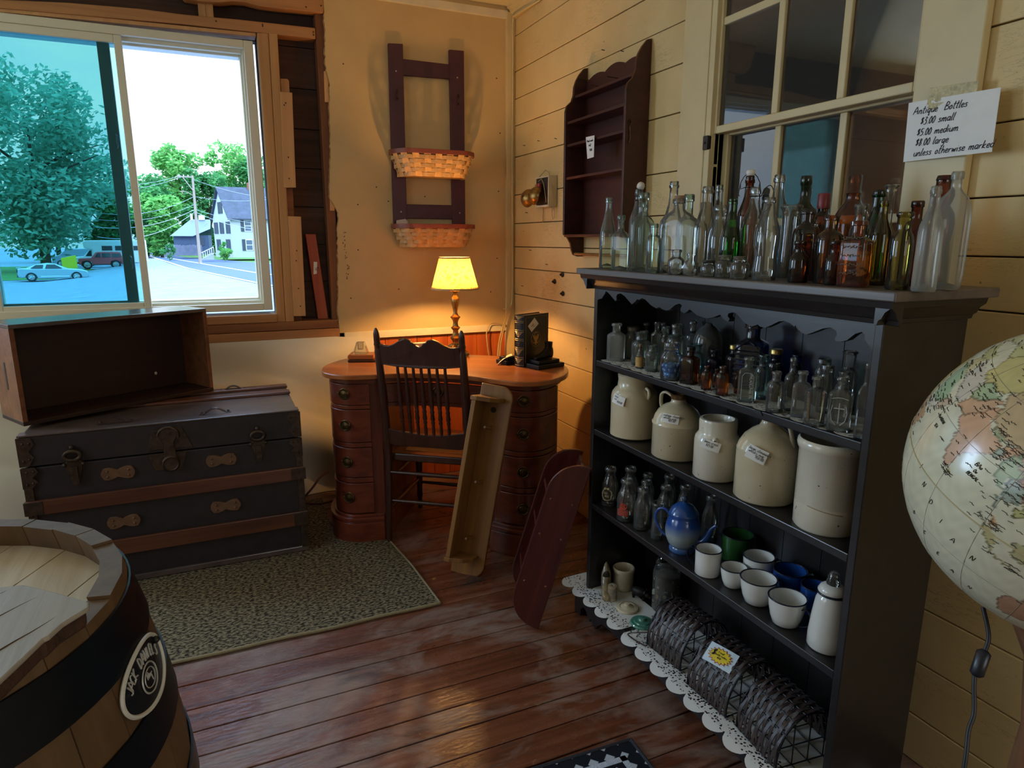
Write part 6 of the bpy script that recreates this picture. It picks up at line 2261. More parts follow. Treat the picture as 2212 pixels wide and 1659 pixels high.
# profiles: (radius as a share of the half width, height as a share of the whole)
PR = {
    'soda': [(0.90, 0), (1, 0.02), (1, 0.44), (0.97, 0.50), (0.84, 0.58), (0.62, 0.68), (0.46, 0.77), (0.39, 0.86), (0.37, 0.92), (0.46, 0.925), (0.46, 0.95), (0.38, 0.955), (0.42, 0.98), (0.36, 1.0)],
    'med': [(0.94, 0), (1, 0.02), (1, 0.66), (0.95, 0.70), (0.70, 0.74), (0.46, 0.765), (0.42, 0.79), (0.42, 0.92), (0.56, 0.93), (0.56, 0.985), (0.46, 1.0)],
    'tallmed': [(0.94, 0), (1, 0.015), (1, 0.58), (0.96, 0.63), (0.75, 0.68), (0.46, 0.71), (0.40, 0.74), (0.38, 0.90), (0.48, 0.91), (0.48, 0.985), (0.40, 1.0)],
    'flask': [(0.82, 0), (0.93, 0.02), (1, 0.15), (1, 0.60), (0.94, 0.70), (0.74, 0.78), (0.42, 0.83), (0.30, 0.86), (0.28, 0.93), (0.36, 0.94), (0.36, 0.985), (0.30, 1.0)],
    'milk': [(0.90, 0), (1, 0.02), (1, 0.50), (0.95, 0.58), (0.74, 0.70), (0.58, 0.79), (0.54, 0.87), (0.66, 0.90), (0.68, 0.95), (0.62, 0.985), (0.58, 1.0)],
    'beer': [(0.92, 0), (1, 0.02), (1, 0.56), (0.94, 0.63), (0.66, 0.72), (0.46, 0.79), (0.40, 0.88), (0.38, 0.92), (0.47, 0.93), (0.46, 0.965), (0.40, 0.97), (0.42, 0.99), (0.36, 1.0)],
    'champ': [(0.94, 0), (1, 0.02), (1, 0.48), (0.93, 0.56), (0.72, 0.66), (0.52, 0.75), (0.44, 0.84), (0.43, 0.92), (0.52, 0.93), (0.53, 0.955), (0.45, 0.96), (0.47, 0.99), (0.42, 1.0)],
    'wine': [(0.94, 0), (1, 0.015), (1, 0.60), (0.92, 0.66), (0.60, 0.71), (0.38, 0.75), (0.35, 0.82), (0.34, 0.90), (0.43, 0.91), (0.44, 0.97), (0.38, 1.0)],
    'jug': [(0.90, 0), (1, 0.03), (1, 0.48), (0.97, 0.56), (0.86, 0.64), (0.66, 0.70), (0.46, 0.74), (0.40, 0.77), (0.40, 0.82), (0.44, 0.83), (0.38, 0.84), (0.38, 0.985), (0.34, 1.0)],
    'ink': [(0.90, 0), (1, 0.04), (1, 0.52), (0.92, 0.60), (0.60, 0.68), (0.52, 0.72), (0.52, 0.88), (0.62, 0.90), (0.62, 0.97), (0.54, 1.0)],
    'jar': [(0.90, 0), (1, 0.06), (1, 0.58), (0.94, 0.68), (0.74, 0.74), (0.74, 0.80), (0.80, 0.82), (0.74, 0.86), (0.80, 0.89), (0.74, 0.93), (0.74, 0.98), (0.70, 1.0)],
    'canjar': [(0.92, 0), (1, 0.03), (1, 0.70), (0.95, 0.76), (0.82, 0.80), (0.82, 0.84), (0.87, 0.855), (0.82, 0.88), (0.87, 0.90), (0.82, 0.93), (0.82, 0.98), (0.78, 1.0)],
    'vase': [(0.80, 0), (0.88, 0.03), (0.80, 0.30), (0.74, 0.60), (0.78, 0.84), (0.86, 0.93), (1.0, 0.955), (1.0, 0.985), (0.9, 1.0)],
    'contour': [(0.86, 0), (0.92, 0.03), (0.96, 0.12), (0.88, 0.24), (0.86, 0.30), (0.95, 0.40), (1.0, 0.52), (0.97, 0.60), (0.80, 0.68), (0.58, 0.78), (0.46, 0.87), (0.42, 0.93), (0.50, 0.94), (0.50, 0.965), (0.42, 0.97), (0.44, 0.99), (0.38, 1.0)],
    'dome': [(0.94, 0), (1, 0.02), (1, 0.55), (0.96, 0.68), (0.85, 0.79), (0.66, 0.88), (0.42, 0.94), (0.26, 0.965), (0.24, 0.985), (0.2, 1.0)],
    'flare': [(0.90, 0), (1, 0.02), (1, 0.40), (0.80, 0.50), (0.45, 0.58), (0.40, 0.64), (0.42, 0.94), (0.62, 0.965), (0.80, 0.98), (0.80, 0.992), (0.62, 1.0)],
    'round': [(0.92, 0), (1, 0.02), (1, 0.62), (0.94, 0.70), (0.74, 0.75), (0.52, 0.775), (0.48, 0.80), (0.48, 0.92), (0.56, 0.93), (0.56, 0.985), (0.5, 1.0)],
    'wide': [(0.92, 0), (1, 0.02), (1, 0.60), (0.95, 0.67), (0.82, 0.72), (0.64, 0.75), (0.60, 0.78), (0.60, 0.93), (0.72, 0.95), (0.74, 0.985), (0.66, 1.0)],
    'tube': [(0.92, 0), (1, 0.01), (1, 0.62), (0.92, 0.67), (0.68, 0.70), (0.64, 0.73), (0.66, 0.95), (0.82, 0.965), (0.82, 0.99), (0.72, 1.0)],
    'neckless': [(0.92, 0), (1, 0.02), (1, 0.78), (0.92, 0.84), (0.66, 0.88), (0.62, 0.90), (0.62, 0.98), (0.58, 1.0)],
    'figure': [(0.96, 0), (1, 0.02), (1.0, 0.14), (0.9, 0.30), (0.86, 0.40), (0.98, 0.50), (1.02, 0.58), (0.92, 0.66), (0.66, 0.715), (0.56, 0.735), (0.70, 0.77), (0.78, 0.82), (0.74, 0.87), (0.56, 0.905), (0.50, 0.92), (0.50, 0.955), (0.55, 0.96), (0.50, 0.985), (0.46, 1.0)],
}


def sect_rect(R, nf, ax, ay, n=7.0):
    def f(a, r, x, y):
        t = (r / R - nf) / (1 - nf)
        t = 0.0 if t < 0 else (1.0 if t > 1 else t)
        t = t ** 0.45
        c, s = abs(math.cos(a)), abs(math.sin(a))
        k = 1.0 / ((c / ax) ** n + (s / ay) ** n) ** (1.0 / n)
        rr = r * (1 - t) + r * k * t
        return rr * math.cos(a), rr * math.sin(a)
    return f


def sect_poly(R, nf, m):
    def f(a, r, x, y):
        t = (r / R - nf) / (1 - nf)
        t = 0.0 if t < 0 else (1.0 if t > 1 else t)
        t = t ** 0.45
        w = 2 * PI / m
        k = math.cos(w / 2) / math.cos((a % w) - w / 2)
        rr = r * (1 - t) + r * k * t
        return rr * math.cos(a), rr * math.sin(a)
    return f


def smooth_prof(pr):
    return pr


FACE = math.radians(-56)      # bottles on the cabinet turn their broad side roughly toward the room


def bottle(label, x, y, z, h, w, prof, g, shape=None, ax=0.92, ay=0.55, cap=None, rz=None, group=None, name='bottle', lean=0.0):
    R = w / 2
    pr = [(r * R, q * h) for r, q in PR[prof]]
    pr = pr + [(pr[-1][0] * 0.86, h * 0.985), (pr[-1][0] * 0.82, h * 0.93)]
    nf = min(r for r, q in PR[prof][4:]) + 0.08
    sect = None
    seg = 28
    if shape == 'rect':
        sect = sect_rect(R, nf, ax, ay)
        seg = 40
    elif shape == 'sq':
        sect = sect_rect(R, nf, 0.86, 0.86, 9.0)
        seg = 40
    elif shape in ('oct', 'hex'):
        sect = sect_poly(R, nf, 8 if shape == 'oct' else 6)
        seg = 48 if shape == 'oct' else 42
    mb = MB()
    mb.lathe(pr, seg, sect=sect)
    # the thick bottom of the bottle, seen through the wall
    mb.lathe([(R * 0.80, 0.0015), (R * 0.84, h * 0.02 + 0.002), (R * 0.5, h * 0.035 + 0.003), (0.0005, h * 0.05 + 0.004)], seg, cap0=False, sect=sect)
    o = thing(name, label, name.replace('_', ' '), (x, y, z), (lean, 0, FACE if rz is None else rz), group) if cap else None
    body = mb.build('body' if cap else name, G[g] if isinstance(g, str) else g, o, smooth=50)
    if not cap:
        body.location = (x, y, z)
        body.rotation_euler = (lean, 0, FACE if rz is None else rz)
        tag(body, label, name.replace('_', ' '), group)
        o = body
    nr = pr[-3][0]
    if cap == 'cork':
        c = MB()
        c.lathe([(nr * 0.8, h - 0.012), (nr * 0.82, h), (nr * 0.95, h + 0.006), (nr * 0.9, h + 0.008)], 16, cap1=True)
        c.build('cork', M['cork'], o, smooth=50)
    elif cap in ('black', 'gold', 'zinc', 'red'):
        t = {'black': (1.18, 0.10), 'gold': (1.15, 0.10), 'zinc': (1.12, 0.12), 'red': (1.2, 0.17)}[cap]
        c = MB()
        rr = nr * t[0]
        hh = h * t[1]
        c.lathe([(rr, h - hh), (rr * 1.02, h - hh * 0.9), (rr, h - hh * 0.8), (rr, h - 0.001), (rr * 0.9, h + 0.0015)], 24, cap1=True)
        c.build('cap', M['cap_' + cap], o, smooth=40)
    elif cap == 'swing':
        c = MB()
        c.lathe([(nr * 0.9, h), (nr * 1.15, h + 0.004), (nr * 1.2, h + 0.012), (nr * 0.8, h + 0.016)], 16, cap1=True)
        c.build('stopper', M['porcelain'], o, smooth=50)
        c = MB()
        r0 = nr * 1.35
        c.tube([(r0 * math.cos(2 * PI * i / 20), r0 * math.sin(2 * PI * i / 20), h * 0.885) for i in range(20)], 0.0011, 5, True)
        for s in (-1, 1):
            c.tube([(s * r0, 0, h * 0.885), (s * (r0 + 0.010), 0, h * 0.87), (s * (r0 + 0.012), 0.002, h * 0.93), (s * (r0 + 0.004), 0, h * 0.99), (s * nr * 0.5, 0, h + 0.010)], 0.0012, 5)
            c.tube([(s * (r0 + 0.012), 0.002, h * 0.93), (s * (r0 + 0.016), 0.004, h * 0.82), (s * (r0 + 0.012), 0.0, h * 0.80)], 0.0012, 5)
        c.build('wire_bail', M['wire'], o, smooth=60)
    elif cap == 'openbail':
        c = MB()
        r0 = nr * 1.3
        c.tube([(r0 * math.cos(2 * PI * i / 20), r0 * math.sin(2 * PI * i / 20), h * 0.90) for i in range(20)], 0.0013, 5, True)
        c.tube(spline([(r0, 0, h * 0.90), (r0 + 0.010, 0.0, h * 0.99), (r0 + 0.022, 0.004, h * 1.01), (r0 + 0.030, 0.006, h * 0.90), (r0 + 0.022, 0.006, h * 0.78), (r0 + 0.008, 0.004, h * 0.72)], 4, False), 0.0013, 5)
        c.build('wire_bail', M['wire'], o, smooth=60)
    elif cap == 'plug':
        c = MB()
        c.lathe([(nr * 0.8, 0), (nr * 1.2, 0.003), (nr * 1.3, 0.012), (nr * 1.0, 0.020), (nr * 0.5, 0.024)], 16, T(0.003, 0, h, 0.0, 0.35), cap1=True)
        c.build('stopper', M['porcelain'], o, smooth=50)
        c = MB()
        r0 = nr * 1.2
        c.tube([(r0 * math.cos(2 * PI * i / 20), r0 * math.sin(2 * PI * i / 20), h * 0.86) for i in range(20)], 0.0022, 5, True)
        c.tube([(r0, 0, h * 0.86), (r0 * 1.3, 0, h * 0.95), (r0 * 1.0, 0, h + 0.012)], 0.0012, 5)
        c.build('wire_bail', M['wire'], o, smooth=60)
    return o


ZT = 1.2625
TOPG = 'antique bottles on top of the cabinet'


def tb(label, pos, prof, g, **kw):
    x, y, h, w = pos
    return bottle(label, x, y, ZT, h, w, prof, g, group=TOPG, **kw)


tb('pale aqua soda bottle at the far left end of the cabinet top', (1.2, 1.912, 0.228, 0.055), 'soda', 'aqua')
tb('short aqua square-shouldered bottle second from the left on the cabinet top', (1.165, 1.782, 0.167, 0.052), 'tallmed', 'aqua', shape='rect', ay=0.7)
tb('smoky grey bottle with a white porcelain stopper behind the aqua bottles', (1.35, 1.963, 0.262, 0.058), 'beer', 'grey', cap='plug')
tb('tall aqua embossed panel bottle with broad shoulders near the left of the cabinet top', (1.165, 1.667, 0.227, 0.074), 'tallmed', 'aqua', shape='rect', ay=0.6, rz=math.radians(-40))
tb('aqua bottle neck standing behind the tall embossed aqua bottle', (1.3, 1.85, 0.212, 0.054), 'wine', 'aqua')
tb('small narrow aqua bottle between the embossed aqua bottle and the big flask', (1.136, 1.568, 0.136, 0.042), 'round', 'aqua')
tb('tall pale clear bottle at the back above the small aqua bottle', (1.35, 1.769, 0.273, 0.061), 'champ', 'clear')
fl_ = tb('large dusty clear flask with a cork on the left half of the cabinet top', (1.208, 1.556, 0.205, 0.103), 'flask', 'dusty', shape='rect', ax=1.0, ay=0.5, cap='cork', rz=math.radians(-62))
tb('aqua bottle with a thick lip peeping out behind the corked flask', (1.35, 1.692, 0.229, 0.07), 'tallmed', 'aqua')
tb('small round clear ink bottle in front of the corked flask', (1.14, 1.468, 0.066, 0.044), 'ink', 'clear', name='ink_bottle')
tb('slim clear bottle far back between the corked flask and the grey bottle', (1.35, 1.624, 0.202, 0.035), 'tallmed', 'clear')
tb('tall grey-tinted clear bottle right of the corked flask', (1.289, 1.535, 0.239, 0.064), 'champ', 'dusty')
tb('clear bottle with a crown lip behind the grey-tinted bottle', (1.35, 1.462 + 0.097, 0.247, 0.052), 'soda', 'clear')
tb('clear milk-style bottle left of the bright green bottle', (1.249, 1.429, 0.182, 0.06), 'milk', 'clear')
tb('small jar with a black screw lid at the front of the cabinet top', (1.148, 1.347, 0.040, 0.040), 'jar', 'clear', cap='black', name='jar')
tb('bright green bottle on the middle of the cabinet top', (1.203, 1.336, 0.194, 0.053), 'soda', 'green')
tb('brown swing-top bottle with white stopper and wire behind the green bottle', (1.35, 1.439, 0.262, 0.056), 'beer', 'brown', cap='swing')
tb('short clear screw-top jar in front of the green bottle', (1.150, 1.292, 0.055, 0.042), 'jar', 'clear', name='jar')
tb('short clear screw-top jar in front of the swing-top clear bottle', (1.150, 1.239, 0.053, 0.044), 'jar', 'clear', name='jar')
tb('clear bottle with its wire bail hanging open beside the green bottle', (1.259, 1.32, 0.221, 0.060), 'beer', 'clear', cap='openbail')
ct = tb('curvy clear soda bottle with embossed oval at the front middle of the cabinet top', (1.165, 1.175, 0.186, 0.058), 'contour', 'clear')
tb('tall clear bottle with ringed neck at the back behind the curvy soda bottle', (1.35, 1.334, 0.256, 0.064), 'beer', 'clear')
tb('clear wide-lipped vase-like bottle left of the dark brown bottle', (1.297, 1.235, 0.175, 0.052), 'vase', 'clear')
tb('dark green wine bottle at the back behind the dark brown bottle', (1.353, 1.25, 0.246, 0.063), 'wine', 'dkgreen')
tb('big dark brown eight-sided bottle with screw neck', (1.25, 1.141, 0.161, 0.062), 'round', 'umber', shape='oct')
tb('brown bottle with a red printed cap at the back of the cabinet top', (1.35, 1.189, 0.199, 0.048), 'round', 'brown', cap='red')
tb('small brown medicine bottle in front of the dark eight-sided bottle', (1.165, 1.076, 0.09, 0.042), 'ink', 'brown')
tb('big round orange-brown jug bottle with a tall plain neck at the back', (1.352, 1.11, 0.236, 0.078), 'jug', 'orange')
tb('clear bottle with a thick lip in front of the round orange-brown jug', (1.306, 1.079 - 0.03, 0.168, 0.040), 'wide', 'clear')
tb('amber screw-neck bottle right of the dark eight-sided bottle', (1.2, 1.032, 0.142, 0.056), 'round', 'amber')
tb('small brown bottle in front of the amber screw-neck bottle', (1.165, 0.985, 0.09, 0.036), 'ink', 'brown')
tb('emerald green champagne-style bottle right of the amber bottles', (1.292, 0.998, 0.194, 0.054), 'champ', 'emerald')
tb('olive yellow beer bottle right of the emerald bottle', (1.25, 0.952, 0.17, 0.042), 'beer', 'olive')
tb('clear bottle with a wide flared lip at the back behind the emerald bottle', (1.37, 1.03, 0.21, 0.040), 'flare', 'clear')
rc_ = tb('square amber bottle with embossed script at the front of the cabinet top', (1.165, 0.936, 0.128, 0.058), 'med', 'orange', shape='sq', rz=math.radians(-72))
tb('dark brown ribbed-neck bottle between the olive bottle and the figural bottle', (1.285, 0.905, 0.167, 0.042), 'round', 'brown')
yl = tb('tall yellow-green bottle at the front right of the cabinet top', (1.165, 0.842, 0.141, 0.040), 'wide', 'citron')
fg = tb('tall brown figural bottle with a head-shaped shoulder', (1.345, 0.898, 0.217, 0.055), 'figure', 'brown')
tb('narrow frosted clear bottle leaning neck at the right end of the cabinet top', (1.165, 0.790, 0.183, 0.040), 'beer', 'frost')
tb('large frosted flask at the far right end of the cabinet top', (1.25, 0.801 + 0.01, 0.213, 0.058), 'flask', 'frost', shape='rect', ax=1.0, ay=0.6, rz=math.radians(-70))
# the ornate eight-sided little ink bottle
hx_ = thing('ink_bottle', 'tiny faceted ink bottle with a round window in front of the grey-tinted bottle', 'ink bottle', (1.145, 1.412, ZT), (0, 0, math.radians(-60)), TOPG)
mb = MB()
mb.lathe([(0.018, 0), (0.0195, 0.002), (0.0195, 0.032), (0.010, 0.040), (0.010, 0.050), (0.0125, 0.051), (0.0125, 0.056), (0.010, 0.057)], 24)
mb.build('body', G['clear'], hx_, smooth=50)
mb = MB()
mb.lathe([(0.018, 0), (0.018, 0.003), (0.013, 0.005), (0.0, 0.006)], 6, T(0, -0.0185, 0.019, PI / 2, 0, 0), cap0=True)
mb.build('front_panel', G['dusty'], hx_)

# raised marks on the glass
mb = MB()
for i in range(5):
    zz = 0.095 - 0.017 * i
    pts = []
    for j in range(26):
        t = j / 25
        pts.append((-0.019 + 0.038 * t + 0.002 * math.sin(j * 1.9), -0.0262, zz + 0.0035 * math.sin(j * 1.35 + i) * (0.6 + 0.4 * math.sin(j * 0.5 + i))))
    mb.tube(pts, 0.0008, 5)
mb.build('script', M['emboss_d'], rc_, smooth=60)
mb = MB()
for i in range(26):
    a = 2 * PI * i / 26
    t = 0.014 * math.cos(a)
    rr = 0.0287
    mb.ball((rr * math.sin(t / rr), -rr * math.cos(t / rr), 0.105 + 0.010 * math.sin(a)), 0.0011, 6, 4)
for i in range(7):
    t = -0.010 + 0.0033 * i
    rr = 0.0287
    mb.tube([(rr * math.sin(t / rr), -rr * math.cos(t / rr), 0.102), (rr * math.sin(t / rr), -rr * math.cos(t / rr), 0.108 + 0.002 * (i % 2))], 0.0008, 5)
mb.build('embossing', G['dusty'], ct)

ZS2 = 0.9588
S2G = 'small bottles on the upper shelf'


def sb(label, pos, prof, g, **kw):
    x, y, h, w = pos
    return bottle(label, x, y, ZS2, h, w, prof, g, group=S2G, **kw)


sb('frosted flat medicine bottle at the left end of the upper shelf', (1.204, 1.845, 0.125, 0.062), 'med', 'frost', shape='rect', ay=0.55)
sb('dark jar with a dull zinc lid behind the frosted bottle', (1.275, 1.852, 0.109, 0.050), 'canjar', 'grey', cap='zinc', name='jar')
sb('short aqua wide-mouth bottle third from the left on the upper shelf', (1.233, 1.744, 0.109, 0.060), 'wide', 'aqua')
sb('small clear bottle at the back behind the aqua wide-mouth bottle', (1.330, 1.857, 0.119, 0.040), 'med', 'clear')
tn = sb('tiny corked bottle with a tan paper label at the front of the upper shelf', (1.198, 1.699, 0.068, 0.025), 'beer', 'clear', cap='cork')
sb('small aqua bottle with flared lip right of the tiny labelled bottle', (1.206, 1.646, 0.081, 0.040), 'wide', 'aqua')
sb('small clear rectangular bottle behind the tiny labelled bottle', (1.318, 1.779, 0.131, 0.038), 'med', 'clear', shape='rect', ay=0.6)
sb('small clear bottle at the very back left of the upper shelf', (1.366, 1.810, 0.124, 0.036), 'med', 'clear')
sb('narrow greenish round-shouldered bottle behind the small flared aqua bottle', (1.3, 1.707, 0.126, 0.036), 'wide', 'aqua')
sb('taller aqua round bottle behind the jar of blue glass gems', (1.282, 1.63, 0.143, 0.060), 'round', 'aqua')
mj = sb('clear jar half full of blue glass gems on the upper shelf', (1.182, 1.52, 0.108, 0.062), 'jar', 'clear', name='jar')
for i in range(26):
    a = i * 2.4
    r = 0.021 * math.sqrt(((i * 7) % 26) / 26)
    lv = i // 9
    mb = MB()
    mb.ball((0, 0, 0), 0.0085, 10, 7, scale=(1, 1, 0.75))
    o = mb.build('glass_gem', G['marble'], None, smooth=180)
    o.location = (1.182 + r * math.cos(a), 1.52 + r * math.sin(a), ZS2 + 0.0135 + 0.0135 * lv)
    o.rotation_euler = (a, a * 0.7, 0)
    tag(o, 'blue glass gem inside the clear jar on the upper shelf', 'glass gem', 'blue glass gems in the jar')
sb('clear embossed bottle at the back left of the big smoky dome bottle', (1.357, 1.646, 0.149, 0.048), 'med', 'clear')
sb('dark brown square bottle with a black cap right of the jar of gems', (1.195, 1.453, 0.103, 0.048), 'med', 'brown', shape='sq', cap='black', rz=math.radians(-70))
sb('light blue aqua bottle behind the brown black-capped bottle', (1.255, 1.504, 0.101, 0.05), 'wide', 'aquad')
sb('large smoky dome-shaped bottle at the back of the upper shelf', (1.338, 1.551, 0.152, 0.088), 'dome', 'grey')
sb('cobalt blue screw-neck bottle right of the light blue bottle', (1.283, 1.457, 0.09, 0.044), 'round', 'cobalt')
sb('cobalt blue bottle with a gold tin cap', (1.318, 1.418, 0.105, 0.043), 'round', 'cobalt', cap='gold')
sb('small amber bottle left of the pair in front of the cobalt bottles', (1.186, 1.372, 0.065, 0.028), 'round', 'orange', shape='oct')
sb('small amber panelled bottle, the larger of the front amber ones', (1.18, 1.304, 0.076, 0.034), 'round', 'orange', shape='oct')
sb('tiny amber bottle between and behind the two front amber bottles', (1.228, 1.38, 0.052, 0.022), 'round', 'orange')
sb('smallest slim amber bottle just left of the aqua lettered bottle', (1.229, 1.300, 0.061, 0.017), 'round', 'orange')
cbn = sb('large deep blue cabin-shaped bottle at the back of the upper shelf', (1.312, 1.343, 0.176, 0.086), 'med', 'cabin', shape='sq', rz=math.radians(-60))
ph = sb('pale aqua panel bottle with raised lettering in the middle of the upper shelf', (1.188, 1.223, 0.112, 0.048), 'med', 'aqua', shape='rect', ay=0.62, rz=math.radians(-48))
sb('deep aqua bottle standing behind the lettered panel bottle', (1.244, 1.231, 0.113, 0.036), 'wide', 'aquad')
sb('round cobalt bottle with a dark gold cap behind the deep aqua bottle', (1.325, 1.270, 0.115, 0.042), 'wide', 'cobalt', cap='gold')
sb('very small dark green bottle between the deep aqua and round clear bottles', (1.255, 1.194, 0.097, 0.020), 'round', 'dkgreen')
sb('clear round medicine bottle on the doily right of the lettered bottle', (1.175, 1.119, 0.096, 0.040), 'round', 'clear')
sb('slim clear bottle with a long ringed neck behind the clear round bottle', (1.222, 1.118, 0.125, 0.031), 'tallmed', 'clear')
sb('cobalt bottle far back behind the slim ringed-neck bottle', (1.337, 1.212, 0.11, 0.034), 'wide', 'cobalt')
sb('hazy clear rectangular bottle with a scratched mark', (1.194, 1.061, 0.106, 0.042), 'med', 'dusty', shape='rect', ay=0.65, rz=math.radians(-50))
sb('greenish clear jar at the back right of the upper shelf', (1.324, 1.118, 0.115, 0.039), 'canjar', 'aqua', name='jar')
sb('clear threaded jar behind the hazy rectangular bottle', (1.278, 1.068, 0.112, 0.036), 'canjar', 'clear', name='jar')
sb('clear six-sided bottle with a double lip near the right of the upper shelf', (1.166, 0.997, 0.108, 0.043), 'med', 'clear', shape='hex')
sb('tall clear cylinder jar at the back right of the upper shelf', (1.335, 1.058, 0.143, 0.042), 'tube', 'clear', name='jar')
sb('clear bottle behind the embossed cross bottle', (1.250, 0.999, 0.112, 0.036), 'wide', 'clear')
xb = sb('clear panel bottle with a raised cross emblem near the right end', (1.180, 0.945, 0.116, 0.050), 'med', 'clear', shape='rect', ay=0.62, rz=math.radians(-58))
sb('tall square clear bottle at the right end of the upper shelf', (1.178, 0.887, 0.155, 0.033), 'tallmed', 'clear', shape='sq', rz=math.radians(-60))
sb('tiny clear bottle in the back right corner of the upper shelf', (1.294, 0.957, 0.148, 0.016), 'tallmed', 'clear')
mb = MB()
write(mb, 'PHILADELPHIA PA', 0.0068, (0.006, 0.072), lambda u, v: (u, -0.0152, v), 0.0006, 0.0, -PI / 2)
mb.tube([(-0.012, -0.0152, 0.006), (-0.012, -0.0152, 0.066), (-0.006, -0.0152, 0.074), (0.009, -0.0152, 0.074), (0.015, -0.0152, 0.066), (0.015, -0.0152, 0.006)], 0.0007, 5)
mb.build('raised_lettering', M['emboss'], ph)
mb = MB()
mb.tube([(0.0, -0.0158, 0.018), (0.0, -0.0158, 0.062)], 0.0012, 5)
mb.tube([(-0.010, -0.0158, 0.050), (0.010, -0.0158, 0.050)], 0.0012, 5)
for s_ in (-1, 1):
    mb.tube([(s_ * 0.004, -0.0158, 0.014), (s_ * 0.013, -0.0158, 0.024), (s_ * 0.016, -0.0158, 0.040), (s_ * 0.013, -0.0158, 0.056)], 0.0008, 5)
mb.tube([(-0.016 + 0.032 * i / 10, -0.0158, 0.070 + 0.003 * math.sin(PI * i / 10)) for i in range(11)], 0.0008, 5)
mb.build('raised_cross', M['emboss'], xb)
mb = MB()
mb.lathe([(0.0128, 0.006), (0.0128, 0.036)], 20, cap0=False)
mb.build('paper_label', M['label_tan'], tn, smooth=60)
# the log courses and gable of the blue cabin bottle
mb = MB()
for k in range(7):
    zz = 0.012 + 0.014 * k
    mb.tube([(-0.036, -0.0372, zz), (0.036, -0.0372, zz)], 0.003, 6)
mb.tube([(-0.037, -0.037, 0.105), (0.0, -0.037, 0.135), (0.037, -0.037, 0.105), (-0.037, -0.037, 0.105)], 0.0022, 6)
for k in range(5):
    mb.tube([(-0.030 + 0.006 * k, -0.030 + 0.003 * k, 0.112 + 0.005 * k), (0.030 - 0.006 * k, -0.030 + 0.003 * k, 0.112 + 0.005 * k)], 0.0018, 5)
mb.build('log_pattern', G['cabin'], cbn, smooth=60)

# ================================================================ stoneware
def stone_mat(name, c1, c2):
    m, nt, out = newmat(name)
    p = principled(nt, out, 0.22, 0, 0.5, 0.35)
    n = noise(nt, coords(nt), 7, 4)
    r = ramp(nt, [(0.3, c1), (0.7, c2)])
    nt.links.new(n, r.inputs['Fac'])
    s = noise(nt, coords(nt), 90, 2)
    rs = ramp(nt, [(0.72, (0, 0, 0, 1)), (0.75, (1, 1, 1, 1))])
    nt.links.new(s, rs.inputs['Fac'])
    nt.links.new(mixc(nt, rs.outputs[0], r.outputs[0], C('#5b4630')), p.inputs['Base Color'])
    return m


M['stone'] = stone_mat('cream_stoneware', C('#c4b392'), C('#d6c8aa'))
M['stone_w'] = stone_mat('white_stoneware', C('#cfc6b2'), C('#ddd5c2'))
M['stone_in'] = plain('stoneware_inside', C('#8a7a5e'), 0.4)
ZS3 = 0.7155
STG = 'stoneware on the second shelf'


def crock(label, x, y, prof, mat, name='crock', rz=0.0, inner=None, seg=56):
    o = thing(name, label, name, (x, y, ZS3), (0, 0, rz), STG)
    mb = MB()
    mb.lathe(prof, seg)
    mb.build('body', mat, o, smooth=50)
    if inner:
        mb = MB()
        mb.lathe(inner, seg)
        mb.build('inside', M['stone_in'], o, smooth=50)
    return o


c1 = crock('cream stoneware churn jar with small side lugs at the left end of the second shelf', 1.234, 1.768, [(0.070, 0), (0.0775, 0.006), (0.0775, 0.135), (0.074, 0.150), (0.064, 0.163), (0.058, 0.168), (0.056, 0.190), (0.058, 0.206), (0.053, 0.210), (0.049, 0.205), (0.049, 0.17)], M['stone'], inner=[(0.049, 0.15), (0.049, 0.165)])
mb = MB()
for s_ in (-1, 1):
    mb.tube([(0, s_ * 0.062, 0.172), (0, s_ * 0.076, 0.168), (0, s_ * 0.080, 0.155), (0, s_ * 0.075, 0.140)], 0.006, 8)
mb.build('lug', M['stone'], c1, smooth=60)
c2 = crock('cream stoneware jug with a loop handle and brown mouth, second on the shelf', 1.230, 1.537, [(0.068, 0), (0.073, 0.005), (0.073, 0.098), (0.0755, 0.102), (0.0755, 0.106), (0.072, 0.110), (0.068, 0.125), (0.058, 0.142), (0.042, 0.156), (0.026, 0.163), (0.022, 0.168), (0.021, 0.180), (0.024, 0.188), (0.020, 0.190), (0.014, 0.186)], M['stone'], 'jug', math.radians(105))
mb = MB()
mb.tube(spline([(0.022, 0, 0.180), (0.045, 0, 0.188), (0.062, 0, 0.180), (0.064, 0, 0.155), (0.058, 0, 0.136)], 5, False), 0.0075, 10, flat=0.6)
mb.build('handle', M['stone'], c2, smooth=60)
mb = MB()
mb.lathe([(0.0222, 0.176), (0.0246, 0.1885), (0.0195, 0.1908), (0.0135, 0.186)], 24, cap0=False)
mb.build('mouth', plain('brown_glaze_mouth', C('#6b4a28'), 0.4, var=0.5, vscale=90), c2, smooth=50)
c3 = crock('white stoneware bean crock with a wide open mouth, third on the shelf', 1.215, 1.345, [(0.056, 0), (0.0605, 0.005), (0.061, 0.105), (0.0585, 0.116), (0.052, 0.125), (0.050, 0.130), (0.051, 0.158), (0.049, 0.165), (0.042, 0.166), (0.039, 0.160), (0.039, 0.03)], M['stone_w'], inner=[(0.039, 0.03), (0.0392, 0.04)])
mb = MB()
for s_ in (1,):
    mb.lathe([(0.009, 0), (0.007, 0.006), (0.003, 0.008), (0.003, 0.004)], 14, T(-0.040, -0.040, 0.118, 0, -PI / 2, 0) @ T(rx=0.0) if False else Matrix.Translation((-0.042, -0.040, 0.118)) @ Euler((0, -PI / 2, math.radians(42))).to_matrix().to_4x4())
mb.build('lug', M['stone_w'], c3, smooth=50)
